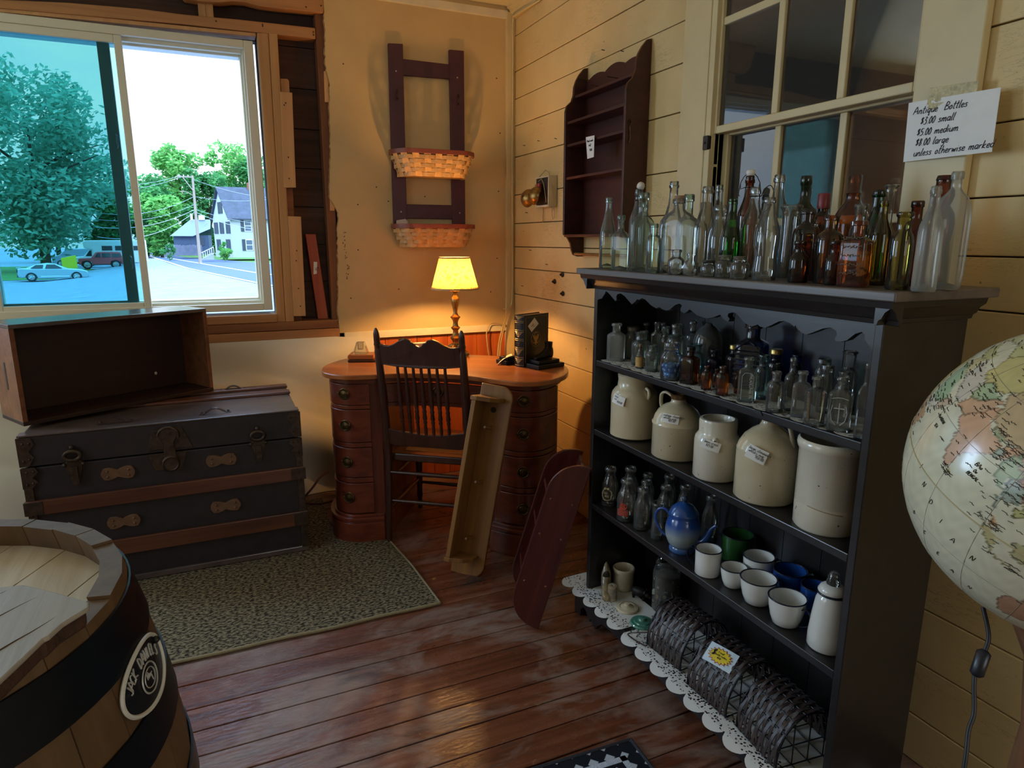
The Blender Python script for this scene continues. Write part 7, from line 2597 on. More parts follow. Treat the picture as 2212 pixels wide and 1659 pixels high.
c4 = crock('large cream stoneware jug with a grooved shoulder and strap handle, fourth on the shelf', 1.227, 1.177, [(0.070, 0), (0.0745, 0.005), (0.0745, 0.120), (0.0735, 0.124), (0.075, 0.128), (0.073, 0.132), (0.070, 0.142), (0.058, 0.162), (0.040, 0.178), (0.024, 0.188), (0.0195, 0.198), (0.019, 0.202), (0.022, 0.205), (0.022, 0.213), (0.016, 0.215), (0.012, 0.210)], M['stone'], 'jug', math.radians(-70))
mb = MB()
mb.tube(spline([(0.020, 0, 0.203), (0.036, 0, 0.207), (0.050, 0, 0.195), (0.060, 0, 0.160), (0.064, 0, 0.145)], 5, False), 0.0085, 10, flat=0.6)
mb.build('handle', M['stone'], c4, smooth=60)
c5 = crock('tall white open stoneware crock with a rolled rim, rightmost on the second shelf', 1.226, 0.988, [(0.066, 0), (0.0695, 0.005), (0.070, 0.058), (0.0695, 0.060), (0.070, 0.062), (0.070, 0.182), (0.0735, 0.186), (0.0755, 0.194), (0.0745, 0.203), (0.070, 0.207), (0.064, 0.205), (0.0625, 0.196), (0.0625, 0.02)], M['stone_w'], inner=[(0.0625, 0.02), (0.0624, 0.024)])
mb = MB()
ra = [math.radians(-175 + 62 * i / 14) for i in range(15)]
mb.tube([(0.0702 * math.cos(a), 0.0702 * math.sin(a), 0.062 - 0.010 * i / 14) for i, a in enumerate(ra)], [0.0012 + 0.0005 * (i > 11) for i in range(15)], 5)
mb.build('incised_line', plain('glaze_scar', C('#a58f6a'), 0.4), c5)


def crock_tag(label, cx, cy, r, ang, z, w, h, tilt, lines, text=True):
    """a paper tag lying against a round pot, leaning out a little"""
    a = math.radians(ang)
    d = Vector((math.cos(a), math.sin(a), 0))
    t = Vector((math.sin(a), -math.cos(a), 0)) * -1
    t = Vector((-math.sin(a), math.cos(a), 0))
    t = -t if t.y > 0 else t
    up = Vector((0, 0, 1))
    tt = t * math.cos(tilt) + up * math.sin(tilt) * -1
    uu = up * math.cos(tilt) + t * math.sin(tilt)
    uu = (uu - d * 0.15).normalized()
    c = Vector((cx, cy, z)) + d * (r + 0.006)
    tl, tr, br_, bl = c - tt * w / 2 + uu * h / 2, c + tt * w / 2 + uu * h / 2, c + tt * w / 2 - uu * h / 2, c - tt * w / 2 - uu * h / 2
    return price_tag('price_tag', label, [tl, tr, br_, bl], lines, 0.0075, 0.00035, None, 'price tags on the stoneware', bend=0.003)


crock_tag('white handwritten price tag on the left churn jar', 1.234, 1.768, 0.0775, 196, ZS3 + 0.133, 0.048, 0.030, 0.18, [('stone', 0.1, 0.3), ('crk', 0.15, 0.6), ('$50.00', 0.45, 0.8)])
crock_tag('white handwritten price tag on the loop-handled jug', 1.230, 1.537, 0.064, 214, ZS3 + 0.130, 0.050, 0.027, 0.06, [('vintage stoneware', 0.05, 0.3), ('whisky jug', 0.08, 0.55), ('$25.00', 0.4, 0.82)])
crock_tag('white handwritten price tag on the bean crock', 1.215, 1.345, 0.061, 214, ZS3 + 0.106, 0.050, 0.026, 0.22, [('bean crock', 0.12, 0.35), ('$25.00', 0.25, 0.7)])
crock_tag('white handwritten price tag on the large grooved jug', 1.227, 1.177, 0.0735, 206, ZS3 + 0.132, 0.050, 0.034, 0.30, [('large stoneware', 0.05, 0.3), ('whisky jug', 0.08, 0.52), ('$50.00', 0.5, 0.78)])

# ================================================================ third shelf: milk bottles, teapot, enamel ware
ZS4 = 0.4405
MKG = 'milk bottles on the third shelf'


def mk(label, pos, g='clear', prof='milk', **kw):
    x, y, h, w = pos
    return bottle(label, x, y, ZS4, h, w, prof, g, group=MKG, name='milk_bottle', **kw)


eg = mk('milk bottle printed EGG NOG inside a cream wreath', (1.204, 1.850, 0.139, 0.060))
mk('clear milk bottle behind the orange-printed one', (1.262, 1.814, 0.143, 0.060))
og = mk('milk bottle with an orange printed picture', (1.184, 1.72, 0.144, 0.060))
mk('plain clear milk bottle right of the orange-printed one', (1.192, 1.641, 0.140, 0.050))
mk('clear milk bottle just behind the plain front one', (1.255, 1.71, 0.131, 0.049))
mk('clear milk bottle far back on the left of the third shelf', (1.302, 1.738 + 0.03, 0.129, 0.050))
mk('clear milk bottle in the back row under the second shelf edge', (1.358, 1.722, 0.131, 0.052))
mk('clear milk bottle behind the flared glass and the teapot handle', (1.294, 1.655, 0.126, 0.054))
mk('clear milk bottle behind the teapot lid', (1.342, 1.617, 0.133, 0.052))
mk('short clear bottle with a wide flared mouth left of the teapot', (1.195, 1.561, 0.119, 0.046), prof='vase')
mk('tall clear milk bottle behind the teapot spout', (1.335, 1.484, 0.147, 0.050))
mb = MB()
rr_ = 0.0303


def ron(cx, cz, r=rr_):
    return lambda u, v: (r * math.sin((cx + u) / r), -r * math.cos((cx + u) / r), cz + v)


M['print_cream'] = plain('cream_glass_print', C('#cfc58e'), 0.6)
M['print_orange'] = plain('orange_glass_print', C('#c8401c'), 0.55)
for i in range(34):
    a = 2 * PI * i / 34
    p = ron(0, 0)(0.0185 * math.cos(a) * random.uniform(0.92, 1.1), 0.046 + 0.0215 * math.sin(a) * random.uniform(0.92, 1.1))
    mb.ball(p, random.uniform(0.0016, 0.0028), 6, 4)
for s_ in (-1, 1):
    mb.ball(ron(0, 0)(s_ * 0.006, 0.068), 0.0045, 8, 5)
write(mb, 'EGG', 0.0075, (-0.0105, 0.048), ron(0, 0), 0.0007, 0)
write(mb, 'NOG', 0.0075, (-0.007, 0.037), ron(0, 0), 0.0007, 0)
mb.build('printed_wreath', M['print_cream'], eg)
mb = MB()
for i in range(9):
    zz = 0.024 + 0.0045 * i
    hw = 0.019 if i < 5 else 0.012 - 0.0012 * (i - 5)
    n = 14
    mb.tube([ron(0, 0)(-hw + 2 * hw * k / n, zz + 0.0012 * math.sin(k * 1.7 + i)) for k in range(n + 1)], 0.0013, 5)
mb.tube([ron(0, 0)(0.011 * math.cos(2 * PI * k / 20) + 0.003, 0.056 + 0.009 * math.sin(2 * PI * k / 20)) for k in range(20)], 0.0014, 5, True)
mb.tube([ron(0, 0)(-0.003, 0.066), ron(0, 0, 0.029)(-0.003, 0.074), ron(0, 0, 0.025)(-0.002, 0.085)], 0.0014, 5)
mb.build('orange_print', M['print_orange'], og)


def teapot_mat():
    m, nt, out = newmat('blue_shaded_enamel')
    p = principled(nt, out, 0.18, 0, 0.5, 0.5)
    tc = nt.nodes.new('ShaderNodeTexCoord')
    sp = nt.nodes.new('ShaderNodeSeparateXYZ')
    nt.links.new(tc.outputs['Object'], sp.inputs[0])
    mr_ = N(nt, 'ShaderNodeMapRange')
    mr_.inputs['From Min'].default_value = 0.0
    mr_.inputs['From Max'].default_value = 0.17
    nt.links.new(sp.outputs['Z'], mr_.inputs['Value'])
    r = ramp(nt, [(0.0, C('#3a5f94')), (0.08, C('#3a5f94')), (0.16, C('#93a3a8')), (0.30, C('#9aa8a8')), (0.52, C('#27509a')), (0.70, C('#1f4488')), (1.0, C('#20407a'))])
    nt.links.new(mr_.outputs[0], r.inputs['Fac'])
    nt.links.new(r.outputs[0], p.inputs['Base Color'])
    return m


M['tea'] = teapot_mat()
M['tea_blue'] = plain('blue_enamel', C('#24488a'), 0.18, 0, 0.5, coat=0.4)
M['tea_lid'] = plain('blue_enamel_lid', C('#2a5090'), 0.2, 0, 0.5, coat=0.4)
tp = thing('teapot', 'round blue enamel teapot shading to pale grey at the bottom', 'teapot', (1.215, 1.464, ZS4), (0, 0, math.radians(-58)))
mb = MB()
mb.lathe([(0.037, 0), (0.039, 0.004), (0.038, 0.012), (0.036, 0.016), (0.044, 0.028), (0.051, 0.048), (0.0525, 0.066), (0.050, 0.086), (0.044, 0.104), (0.040, 0.112), (0.041, 0.116)], 44)
mb.build('body', M['tea'], tp, smooth=60)
lid_ = MB()
lid_.lathe([(0.043, 0.115), (0.044, 0.118), (0.042, 0.122), (0.036, 0.134), (0.024, 0.146), (0.010, 0.151), (0.006, 0.153)], 40, cap1=True)
lid_ = lid_.build('lid', M['tea_lid'], tp, smooth=60)
mb = MB()
mb.lathe([(0.005, 0.151), (0.005, 0.156), (0.008, 0.159), (0.0095, 0.165), (0.008, 0.170), (0.003, 0.173)], 18, cap1=True)
mb.build('knob', plain('grey_blue_knob', C('#3c4c5e'), 0.25), lid_, smooth=60)
mb = MB()
mb.tube(spline([(-0.042, 0, 0.104), (-0.058, 0, 0.118), (-0.078, 0, 0.112), (-0.088, 0, 0.088), (-0.080, 0, 0.060), (-0.062, 0, 0.040), (-0.049, 0, 0.034)], 6, False), 0.0045, 10)
mb.build('handle', M['tea_blue'], tp, smooth=60)
mb = MB()
sp_pts = spline([(0.044, 0, 0.036), (0.060, 0, 0.042), (0.074, 0, 0.062), (0.084, 0, 0.088), (0.098, 0, 0.102)], 5, False)
mb.tube(sp_pts, [0.017 - 0.0115 * min(1, i / (len(sp_pts) - 1) * 1.25) for i in range(len(sp_pts))], 14)
mb.build('spout', M['tea_blue'], tp, smooth=60)

M['en_white'] = plain('white_enamel', C('#e3e1da'), 0.15, 0, 0.5, var=0.03, vscale=20, coat=0.4)
M['en_in'] = plain('white_enamel_inside', C('#d9d8d4'), 0.2, 0, 0.5)
M['en_rim'] = plain('navy_enamel_rim', C('#14182c'), 0.25)
M['en_green'] = plain('green_enamel', C('#2c5a2c'), 0.22, 0, 0.5, coat=0.3)
M['en_blue'] = plain('royal_blue_enamel', C('#1c468c'), 0.25, 0, 0.5, coat=0.3)
ENG = 'enamel cups on the third shelf'


def mug(label, pos, prof, mat, rim, hang, handle=True, hmat=None, inmat=None):
    x, y, h, w = pos
    R = w / 2
    o = thing('enamel_mug', label, 'mug', (x, y, ZS4), (0, 0, math.radians(hang)), ENG)
    mb = MB()
    pr = [(r * R, z * h) for r, z in prof]
    mb.lathe(pr, 40)
    mb.build('body', mat, o, smooth=60)
    mb = MB()
    inn = [(max(0.002, r - 0.0022), max(0.003, z)) for r, z in reversed(pr)]
    mb.lathe(inn + [(0.001, 0.003)], 40, cap0=False)
    mb.build('inside', inmat or M['en_in'], o, smooth=60)
    mb = MB()
    mb.tube([(R * 1.005 * math.cos(2 * PI * i / 44), R * 1.005 * math.sin(2 * PI * i / 44), h) for i in range(44)], 0.0017, 8, True)
    mb.build('rim', rim, o, smooth=60)
    if handle:
        mb = MB()
        ra_ = pr[-2][0]
        mb.ribbon(spline([(ra_ - 0.001, 0, h * 0.80), (ra_ + 0.014, 0, h * 0.90), (ra_ + 0.024, 0, h * 0.68), (ra_ + 0.020, 0, h * 0.36), (ra_ * 0.97, 0, h * 0.18)], 4, False), (0, 1, 0), 0.011, 0.0025)
        mb.build('handle', hmat or rim, o, smooth=60)
    return o


CYL = [(0.90, 0), (0.96, 0.03), (0.97, 0.5), (1.0, 1.0)]
CUP = [(0.58, 0), (0.70, 0.05), (0.84, 0.30), (0.95, 0.65), (1.0, 1.0)]
mug('white enamel mug at the left end of the cups beside the teapot', (1.19, 1.320, 0.074, 0.072), CYL, M['en_white'], M['en_rim'], 120)
mug('green enamel mug at the back of the third shelf', (1.328, 1.357, 0.076, 0.088), CYL, M['en_green'], M['en_rim'], 125, inmat=M['en_green'])
mug('taller white enamel mug right of the green mug', (1.288, 1.232, 0.073, 0.082), CYL, M['en_white'], M['en_rim'], -30)
mug('smallest white enamel cup near the shelf front', (1.207, 1.237, 0.055, 0.070), CUP, M['en_white'], M['en_rim'], 70)
mug('low wide white enamel cup with chipped rim, third along the shelf front', (1.206, 1.148, 0.068, 0.090), CUP, M['en_white'], M['en_rim'], -20)
mug('wide blue enamel mug behind the white cups', (1.312, 1.146, 0.068, 0.083), CYL, M['en_blue'], M['en_rim'], -40, inmat=M['en_blue'])
mug('blue enamel mug next to the white coffee pot', (1.303, 1.058, 0.070, 0.066), CYL, M['en_blue'], M['en_rim'], 40, inmat=M['en_blue'])
mug('white enamel cup with its dark handle turned to the front', (1.198, 1.046, 0.070, 0.088), CUP, M['en_white'], M['en_rim'], -82)
pt = thing('coffee_pot', 'tall white enamel coffee pot with a glass knob, rightmost on the third shelf', 'coffee pot', (1.212, 0.938, ZS4))
mb = MB()
mb.lathe([(0.040, 0), (0.0425, 0.004), (0.0425, 0.03), (0.038, 0.08), (0.033, 0.118), (0.029, 0.128), (0.027, 0.131), (0.029, 0.134)], 40)
mb.build('body', M['en_white'], pt, smooth=60)
mb = MB()
mb.tube([(0.0295 * math.cos(2 * PI * i / 36), 0.0295 * math.sin(2 * PI * i / 36), 0.135) for i in range(36)], 0.003, 8, True)
mb.build('rim', M['en_rim'], pt, smooth=60)
ld_ = MB()
ld_.lathe([(0.030, 0.137), (0.031, 0.141), (0.026, 0.150), (0.016, 0.156)], 36, cap1=True)
ld_ = ld_.build('lid', M['en_white'], pt, smooth=60)
mb = MB()
mb.lathe([(0.015, 0.1565), (0.0155, 0.163), (0.012, 0.170), (0.013, 0.174), (0.010, 0.183), (0.004, 0.187)], 20, cap1=True)
mb.build('glass_knob', G['clear'], ld_, smooth=50)
mb = MB()
mb.tube(spline([(0.033, 0.012, 0.122), (0.055, 0.022, 0.118), (0.062, 0.026, 0.08), (0.052, 0.02, 0.045), (0.038, 0.013, 0.04)], 5, False), 0.005, 10)
mb.build('handle', M['en_rim'], pt, smooth=60)

# ================================================================ bottom shelf
ZS5 = 0.1075
M['boot_glaze'] = plain('brown_cream_glaze', C('#8f7c5a'), 0.25, 0, 0.5, var=0.45, vscale=30, coat=0.3)
bo = thing('ceramic_shoe', 'brown glazed ceramic shoe standing on the doily', 'ornament', (1.19, 1.832, ZS5), (0, 0, math.radians(-120)))
mb = MB()
secs = [(0.060, 0.006, 0.006, 0.008), (0.052, 0.015, 0.012, 0.013), (0.030, 0.019, 0.016, 0.017), (0.010, 0.018, 0.019, 0.020), (-0.006, 0.018, 0.030, 0.031), (-0.020, 0.018, 0.048, 0.049), (-0.032, 0.014, 0.050, 0.056), (-0.036, 0.007, 0.046, 0.060)]
v = []
f = []
for (x, wy_, hz, cz) in secs:
    for k in range(14):
        a = 2 * PI * k / 14
        v.append((x, wy_ * math.cos(a), max(0.0, cz + hz * math.sin(a))))
for i in range(len(secs) - 1):
    for k in range(14):
        k2 = (k + 1) % 14
        f.append((i * 14 + k, i * 14 + k2, i * 14 + 14 + k2, i * 14 + 14 + k))
f.append(tuple(range(13, -1, -1)))
f.append(tuple((len(secs) - 1) * 14 + k for k in range(14)))
mb.add(v, f)
bs = mb.build('body', M['boot_glaze'], bo, smooth=60)
mb = MB()
mb.ball((0.0, 0, 0.0), 1.0, 16, 10, Matrix.Translation((-0.012, 0, 0.062)) @ Euler((0, 0.62, 0)).to_matrix().to_4x4() @ Matrix.Diagonal((0.007, 0.0135, 0.036, 1)))
mb.build('opening', plain('dark_shoe_inside', C('#2b241e'), 0.6), bo, smooth=180)
cr5 = thing('small_crock', 'small cream stoneware crock at the back left of the bottom shelf', 'crock', (1.270, 1.842, ZS5))
mb = MB()
mb.lathe([(0.034, 0), (0.037, 0.003), (0.037, 0.066), (0.040, 0.070), (0.040, 0.080), (0.036, 0.082), (0.033, 0.078), (0.033, 0.01)], 36)
mb.build('body', M['stone'], cr5, smooth=50)
mb = MB()
mb.lathe([(0.033, 0.010), (0.0329, 0.012)], 36)
mb.build('inside', M['stone_in'], cr5)
sp5 = thing('thread_spool', 'small pale wooden thread spool in front of the crock', 'spool', (1.188, 1.788, ZS5))
mb = MB()
mb.lathe([(0.0165, 0), (0.0165, 0.004), (0.0145, 0.008), (0.0145, 0.046), (0.0155, 0.049), (0.0155, 0.054), (0.006, 0.0545), (0.005, 0.05)], 24)
mb.build('body', plain('pale_wood', C('#a8977a'), 0.6, var=0.2, vscale=60), sp5, smooth=40)
mb = MB()
for i in range(8):
    mb.tube([(0.0150 * math.cos(2 * PI * k / 20), 0.0150 * math.sin(2 * PI * k / 20), 0.010 + 0.0046 * i) for k in range(20)], 0.0018, 5, True)
mb.build('thread', plain('grey_thread', C('#8d8474'), 0.8), sp5, smooth=60)
ld5 = MB()
ld5.lathe([(0.038, 0), (0.039, 0.003), (0.037, 0.007), (0.026, 0.010), (0.024, 0.008), (0.020, 0.011), (0.012, 0.014), (0.010, 0.020), (0.006, 0.021)], 32, cap1=True)
o = ld5.build('stoneware_cover', M['stone'], None, smooth=45)
o.location = (1.203, 1.716, ZS5)
tag(o, 'round tan stoneware lid lying flat on the doily', 'lid')
ig = MB()
ig.lathe([(0.039, 0), (0.040, 0.005), (0.037, 0.009), (0.028, 0.009), (0.026, 0.013), (0.014, 0.014), (0.012, 0.020), (0.009, 0.022)], 32, cap1=True)
o = ig.build('glass_cover', plain('sea_green_glass', C('#4f8a76'), 0.12, 0, 0.6, coat=0.5), None, smooth=45)
o.location = (1.196, 1.617, ZS5)
tag(o, 'sea green glass jar lid lying flat at the edge of the doily', 'lid')
M['iron_black'] = plain('black_cast_iron', C('#1c1a18'), 0.5, 0.3)
pg = thing('cast_pig', 'small black cast-iron pig on the doily behind the lids', 'figurine', (1.282, 1.758, ZS5), (0, 0, math.radians(-60)))
mb = MB()
mb.ball((0, 0, 0.024), 0.018, 16, 10, scale=(1.75, 1, 0.95))
mb.ball((0.030, 0, 0.020), 0.011, 12, 8, scale=(1.1, 0.9, 0.9))
mb.tube([(0.036, 0, 0.017), (0.046, 0, 0.013)], [0.007, 0.0055], 10)
mb.build('body', M['iron_black'], pg, smooth=60)
mb = MB()
for s_ in (-1, 1):
    mb.lathe([(0.006, 0), (0.0005, 0.010)], 8, T(0.024, s_ * 0.008, 0.028))
mb.build('ear', M['iron_black'], pg)
for (a, b) in ((0.02, 0.008), (0.02, -0.008), (-0.018, 0.008), (-0.018, -0.008)):
    mb = MB()
    mb.tube([(a, b, 0.014), (a, b, 0.0)], [0.006, 0.0045], 8)
    mb.build('leg', M['iron_black'], pg)
bj = thing('button_jar', 'tall glass jar full of old buttons on the bottom shelf', 'jar', (1.325, 1.664, ZS5))
mb = MB()
mb.lathe([(0.044, 0), (0.048, 0.004), (0.048, 0.135), (0.045, 0.15), (0.036, 0.158), (0.036, 0.168), (0.040, 0.170), (0.036, 0.174), (0.036, 0.184)], 32, sect=sect_poly(0.048, 0.8, 12))
mb.build('glass', G['clear'], bj, smooth=30)
mb = MB()
mb.lathe([(0.040, 0.003), (0.040, 0.128), (0.02, 0.135), (0.0005, 0.137)], 24)
mb.build('button_fill', plain('mixed_button_mass', C('#4a4238'), 0.6, var=0.6, vscale=90, bmp=0.8, bscale=120), bj)
o['kind'] = 'thing'
bcol = [plain('button_' + n_, C(h_), 0.35) for n_, h_ in (('ivory', '#c9bfa0'), ('tan', '#a58a5c'), ('white', '#d9d6cc'), ('brown', '#5c4430'), ('black', '#222222'), ('grey', '#7d7a72'))]
rb_ = random.Random(3)
for i in range(70):
    a = rb_.uniform(0, 2 * PI)
    zz = rb_.uniform(0.008, 0.13)
    r0 = rb_.uniform(0.004, 0.0075)
    mb = MB()
    Mx = Euler((rb_.uniform(-0.5, 0.5), PI / 2 + rb_.uniform(-0.6, 0.6), 0)).to_matrix().to_4x4()
    mb.lathe([(r0, -0.0012), (r0, 0.0008), (r0 * 0.8, 0.0014), (r0 * 0.6, 0.0006), (r0 * 0.2, 0.0006), (r0 * 0.15, -0.0012)], 12, Mx)
    b_ = mb.build('button', bcol[i % 6], None, smooth=40)
    b_.location = (1.325 + 0.0425 * math.cos(a), 1.664 + 0.0425 * math.sin(a), ZS5 + zz)
    b_.rotation_euler = (0, 0, a)
    tag(b_, 'small round button inside the tall button jar', 'button', 'buttons in the glass jar')

# wicker bottle holders
M['wicker'] = plain('dark_brown_wicker', C('#3b2c28'), 0.45, var=0.3, vscale=60)
M['wicker_wire'] = plain('black_wire', C('#17151a'), 0.4, 0.4)


def wicker(label, cx, cy, rz, W, H, L, tie):
    o = thing('wicker_holder', label, 'basket', (cx, cy, ZS5 + 0.001), (0, 0, rz), 'arched wicker holders on the bottom shelf')
    R = W / 2

    def arch(t, s, off=0.0):
        a = PI * t
        return (-(R + off) * math.cos(a), s, 0.004 + (H + off) * math.sin(a) ** 0.85)
    nr = 8
    ribs = [0.10 + 0.80 * i / (nr - 1) for i in range(nr)]
    for i, t in enumerate(ribs):
        mb = MB()
        mb.tube([arch(t, -L / 2 - 0.004 + (L + 0.012) * k / 6) for k in range(7)], 0.0018, 6)
        mb.build('rib', M['wicker_wire'], o)
    nw = 13
    for j in range(nw):
        mb = MB()
        s = -L / 2 + L * (j + 0.5) / nw
        pts, dirs = [], []
        sl_ = random.uniform(-0.006, 0.006)
        for k in range(57):
            t = k / 56
            ph = math.cos(PI * ((t - 0.10) / 0.80 * (nr - 1) + j))
            pts.append(arch(t, s + sl_ * (t - 0.5) + random.uniform(-0.0006, 0.0006), 0.0030 * ph))
        mb.ribbon(pts, (0, 1, 0), L / nw * random.uniform(0.62, 0.86), 0.0022)
        mb.build('weaver', M['wicker'], o)
    for s in (-L / 2, L / 2):
        mb = MB()
        mb.tube([arch(k / 24, s) for k in range(25)], 0.003, 7)
        mb.build('end_hoop', M['wicker_wire'], o, smooth=60)
    mb = MB()
    for k in range(5):
        x = -R + 2 * R * k / 4
        mb.tube([(x, -L / 2 - 0.01, 0.003), (x, L / 2 + 0.01, 0.003)], 0.0016, 6)
    for k in range(4):
        s = -L / 2 + L * k / 3
        mb.tube([(-R, s, 0.003), (R, s, 0.003)], 0.0016, 6)
    for x in (-R * 0.5, 0.0, R * 0.5):
        mb.tube([(x, -L / 2, 0.003), (x, -L / 2, 0.004 + H * math.sqrt(max(0, 1 - (x / R) ** 2)))], 0.0016, 6)
    mb.build('wire_grid', M['wicker_wire'], o)
    mb = MB()
    if tie:
        mb.tube(spline([(-R * 0.9, L / 2, 0.04), (-R * 1.15, L / 2 + 0.03, 0.03), (-R * 1.3, L / 2 + 0.06, 0.012), (-R * 1.22, L / 2 + 0.03, 0.004), (-R * 1.12, L / 2 - 0.01, 0.004)], 5, False), 0.0022, 6)
        mb.tube(spline([(-R * 0.5, L / 2, 0.08), (-R * 0.55, L / 2 + 0.02, 0.10), (-R * 0.3, L / 2 + 0.02, 0.115)], 4, False), 0.0018, 6)
    mb.tube(spline([(0.0, L / 2, H), (0.01, L / 2 + 0.018, H + 0.012), (0.02, L / 2 + 0.01, H + 0.004)], 4, False), 0.0018, 6)
    mb.build('twist_end', M['wicker'], o, smooth=60)
    return o


wicker('arched dark wicker holder farthest from the front, beside the green glass lid', 1.245, 1.445, math.radians(4), 0.196, 0.128, 0.150, True)
wicker('arched dark wicker holder in the middle with a yellow price burst', 1.235, 1.235, math.radians(2), 0.196, 0.130, 0.150, False)
wicker('arched dark wicker holder at the right end of the bottom shelf', 1.228, 1.035, math.radians(-6), 0.186, 0.130, 0.150, False)
# yellow burst tag
M['burst'] = plain('yellow_burst', C('#e6c81e'), 0.5)
M['burst_red'] = plain('red_burst_edge', C('#a83a24'), 0.5)
M['tag_blue'] = plain('pale_blue_card', C('#cfdde6'), 0.5)
bx_ = thing('price_burst', 'pale card with a yellow starburst and dollar sign on the middle wicker holder', 'price tag', (1.180, 1.232, ZS5 + 0.127), (math.radians(0), math.radians(-38), math.radians(14)))
mb = MB()
mb.sheet(6, 4, lambda u, v: (-0.030 + 0.056 * v, 0.044 - 0.088 * u, 0.003 * math.sin(PI * u)))
mb.build('card', M['tag_blue'], bx_)


def burst(mb, ra, rb2, zz, n=17):
    pts = []
    for i in range(2 * n):
        a = PI * i / n
        k = 1.0 if i % 2 == 0 else 0.76
        pts.append((-0.002 + rb2 * k * math.sin(a), ra * k * math.cos(a), zz + 0.003))
    mb.add(pts + [(-0.002, 0, zz + 0.0035)], [(i, (i + 1) % (2 * n), 2 * n) for i in range(2 * n)])


mb = MB()
burst(mb, 0.038, 0.024, 0.0006)
mb.build('burst_edge', M['burst_red'], bx_)
mb = MB()
burst(mb, 0.0345, 0.021, 0.0012)
mb.build('burst', M['burst'], bx_)
mb = MB()
write(mb, '$', 0.020, (-0.026, -0.008), lambda u, v: (v, -u, 0.0055), 0.0016, 0.2)
for (t_, u0, v0) in (('$ small', -0.010, 0.005), ('bottle holders', -0.014, -0.003), ('$8.00', -0.006, -0.011)):
    write(mb, t_, 0.0055, (u0, v0), lambda u, v: (v, -u, 0.0055), 0.00035, 0.2)
mb.build('lettering', M['ink'], bx_)

# ================================================================ outside the big window
GZ = -1.27
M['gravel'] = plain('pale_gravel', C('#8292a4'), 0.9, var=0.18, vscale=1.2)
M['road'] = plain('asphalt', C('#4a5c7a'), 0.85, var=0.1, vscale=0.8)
M['road_line'] = plain('white_road_line', C('#dfe4ea'), 0.7)
M['lawn'] = plain('lawn_green', C('#4d7a34'), 0.95, var=0.25, vscale=0.7)


def lot(x, y):
    # the parking lot on the left lies lower than the road
    e = x + 0.035 * y
    t = max(0.0, min(1.0, (-4.5 - e) / 4.0)) * max(0.0, min(1.0, (y - 25) / 25))
    return GZ - 0.62 * t


mb = MB()
mb.sheet(70, 60, lambda u, v: (-200 + 320 * u, 3.9 + 316 * v * v, lot(-200 + 320 * u, 3.9 + 316 * v * v)))
o = struct(mb.build('ground_outside', M['gravel']))
mb = MB()
mb.add([(11, -4 + 8, GZ + 0.02), (2.26, 44.4, GZ + 0.02), (-2.6, 71.2, GZ + 0.02), (-13.3, 152, GZ + 0.02), (-18, 202, GZ + 0.02), (-4.15, 117, GZ + 0.02), (4.4, 85.4, GZ + 0.02), (20, 30, GZ + 0.02)], [(0, 1, 2, 3, 4, 5, 6, 7)])
struct(mb.build('road', M['road']))
mb = MB()
for pts, w in (([(9.5, 12), (2.35, 44.4), (-2.5, 71.2), (-13.1, 152)], 0.28), ([(14.5, 14), (3.07, 58.5), (-3.4, 96), (-14, 160)], 0.30)):
    for a, b in zip(pts[:-1], pts[1:]):
        mb.add([(a[0] - w / 2, a[1], GZ + 0.035), (a[0] + w / 2, a[1], GZ + 0.035), (b[0] + w / 2, b[1], GZ + 0.035), (b[0] - w / 2, b[1], GZ + 0.035)], [(0, 1, 2, 3)])
struct(mb.build('road_marking', M['road_line']))
mb = MB()
mb.add([(-18, 206, GZ + 0.015), (-4.05, 118, GZ + 0.015), (4.6, 86.5, GZ + 0.015), (30, 40, GZ + 0.015), (80, 60, GZ + 0.3), (80, 240, GZ + 0.3), (-20, 240, GZ + 0.3)], [(0, 1, 2, 3, 4, 5, 6)])
struct(mb.build('lawn', M['lawn']))
mb = MB()
mb.add([(x_, y_, GZ - 0.6) for x_, y_ in ((-60, 66), (-15.5, 66.0), (-10.6, 67.5), (-12.2, 88), (-20, 100), (-80, 110))], [(0, 1, 2, 3, 4, 5)])
struct(mb.build('lawn_verge', M['lawn']))


def leaf_mat(name, c1, c2):
    m, nt, out = newmat(name)
    n = noise(nt, coords(nt), 0.9, 2)
    r = ramp(nt, [(0.35, c1), (0.65, c2)])
    nt.links.new(n, r.inputs['Fac'])
    d = N(nt, 'ShaderNodeBsdfDiffuse')
    t = N(nt, 'ShaderNodeBsdfTranslucent')
    nt.links.new(r.outputs[0], d.inputs['Color'])
    nt.links.new(r.outputs[0], t.inputs['Color'])
    mx = N(nt, 'ShaderNodeMixShader')
    mx.inputs[0].default_value = 0.4
    nt.links.new(d.outputs[0], mx.inputs[1])
    nt.links.new(t.outputs[0], mx.inputs[2])
    nt.links.new(mx.outputs[0], out.inputs['Surface'])
    return m


LF = [leaf_mat('maple_leaves', C('#3c7a48'), C('#64a866')), leaf_mat('light_leaves', C('#52984c'), C('#86c46c')), leaf_mat('dark_leaves', C('#5c9a80'), C('#8cc4a8'))]
M['bark_out'] = plain('tree_bark', C('#4a4238'), 0.9, var=0.3, vscale=3)
rt_ = random.Random(11)


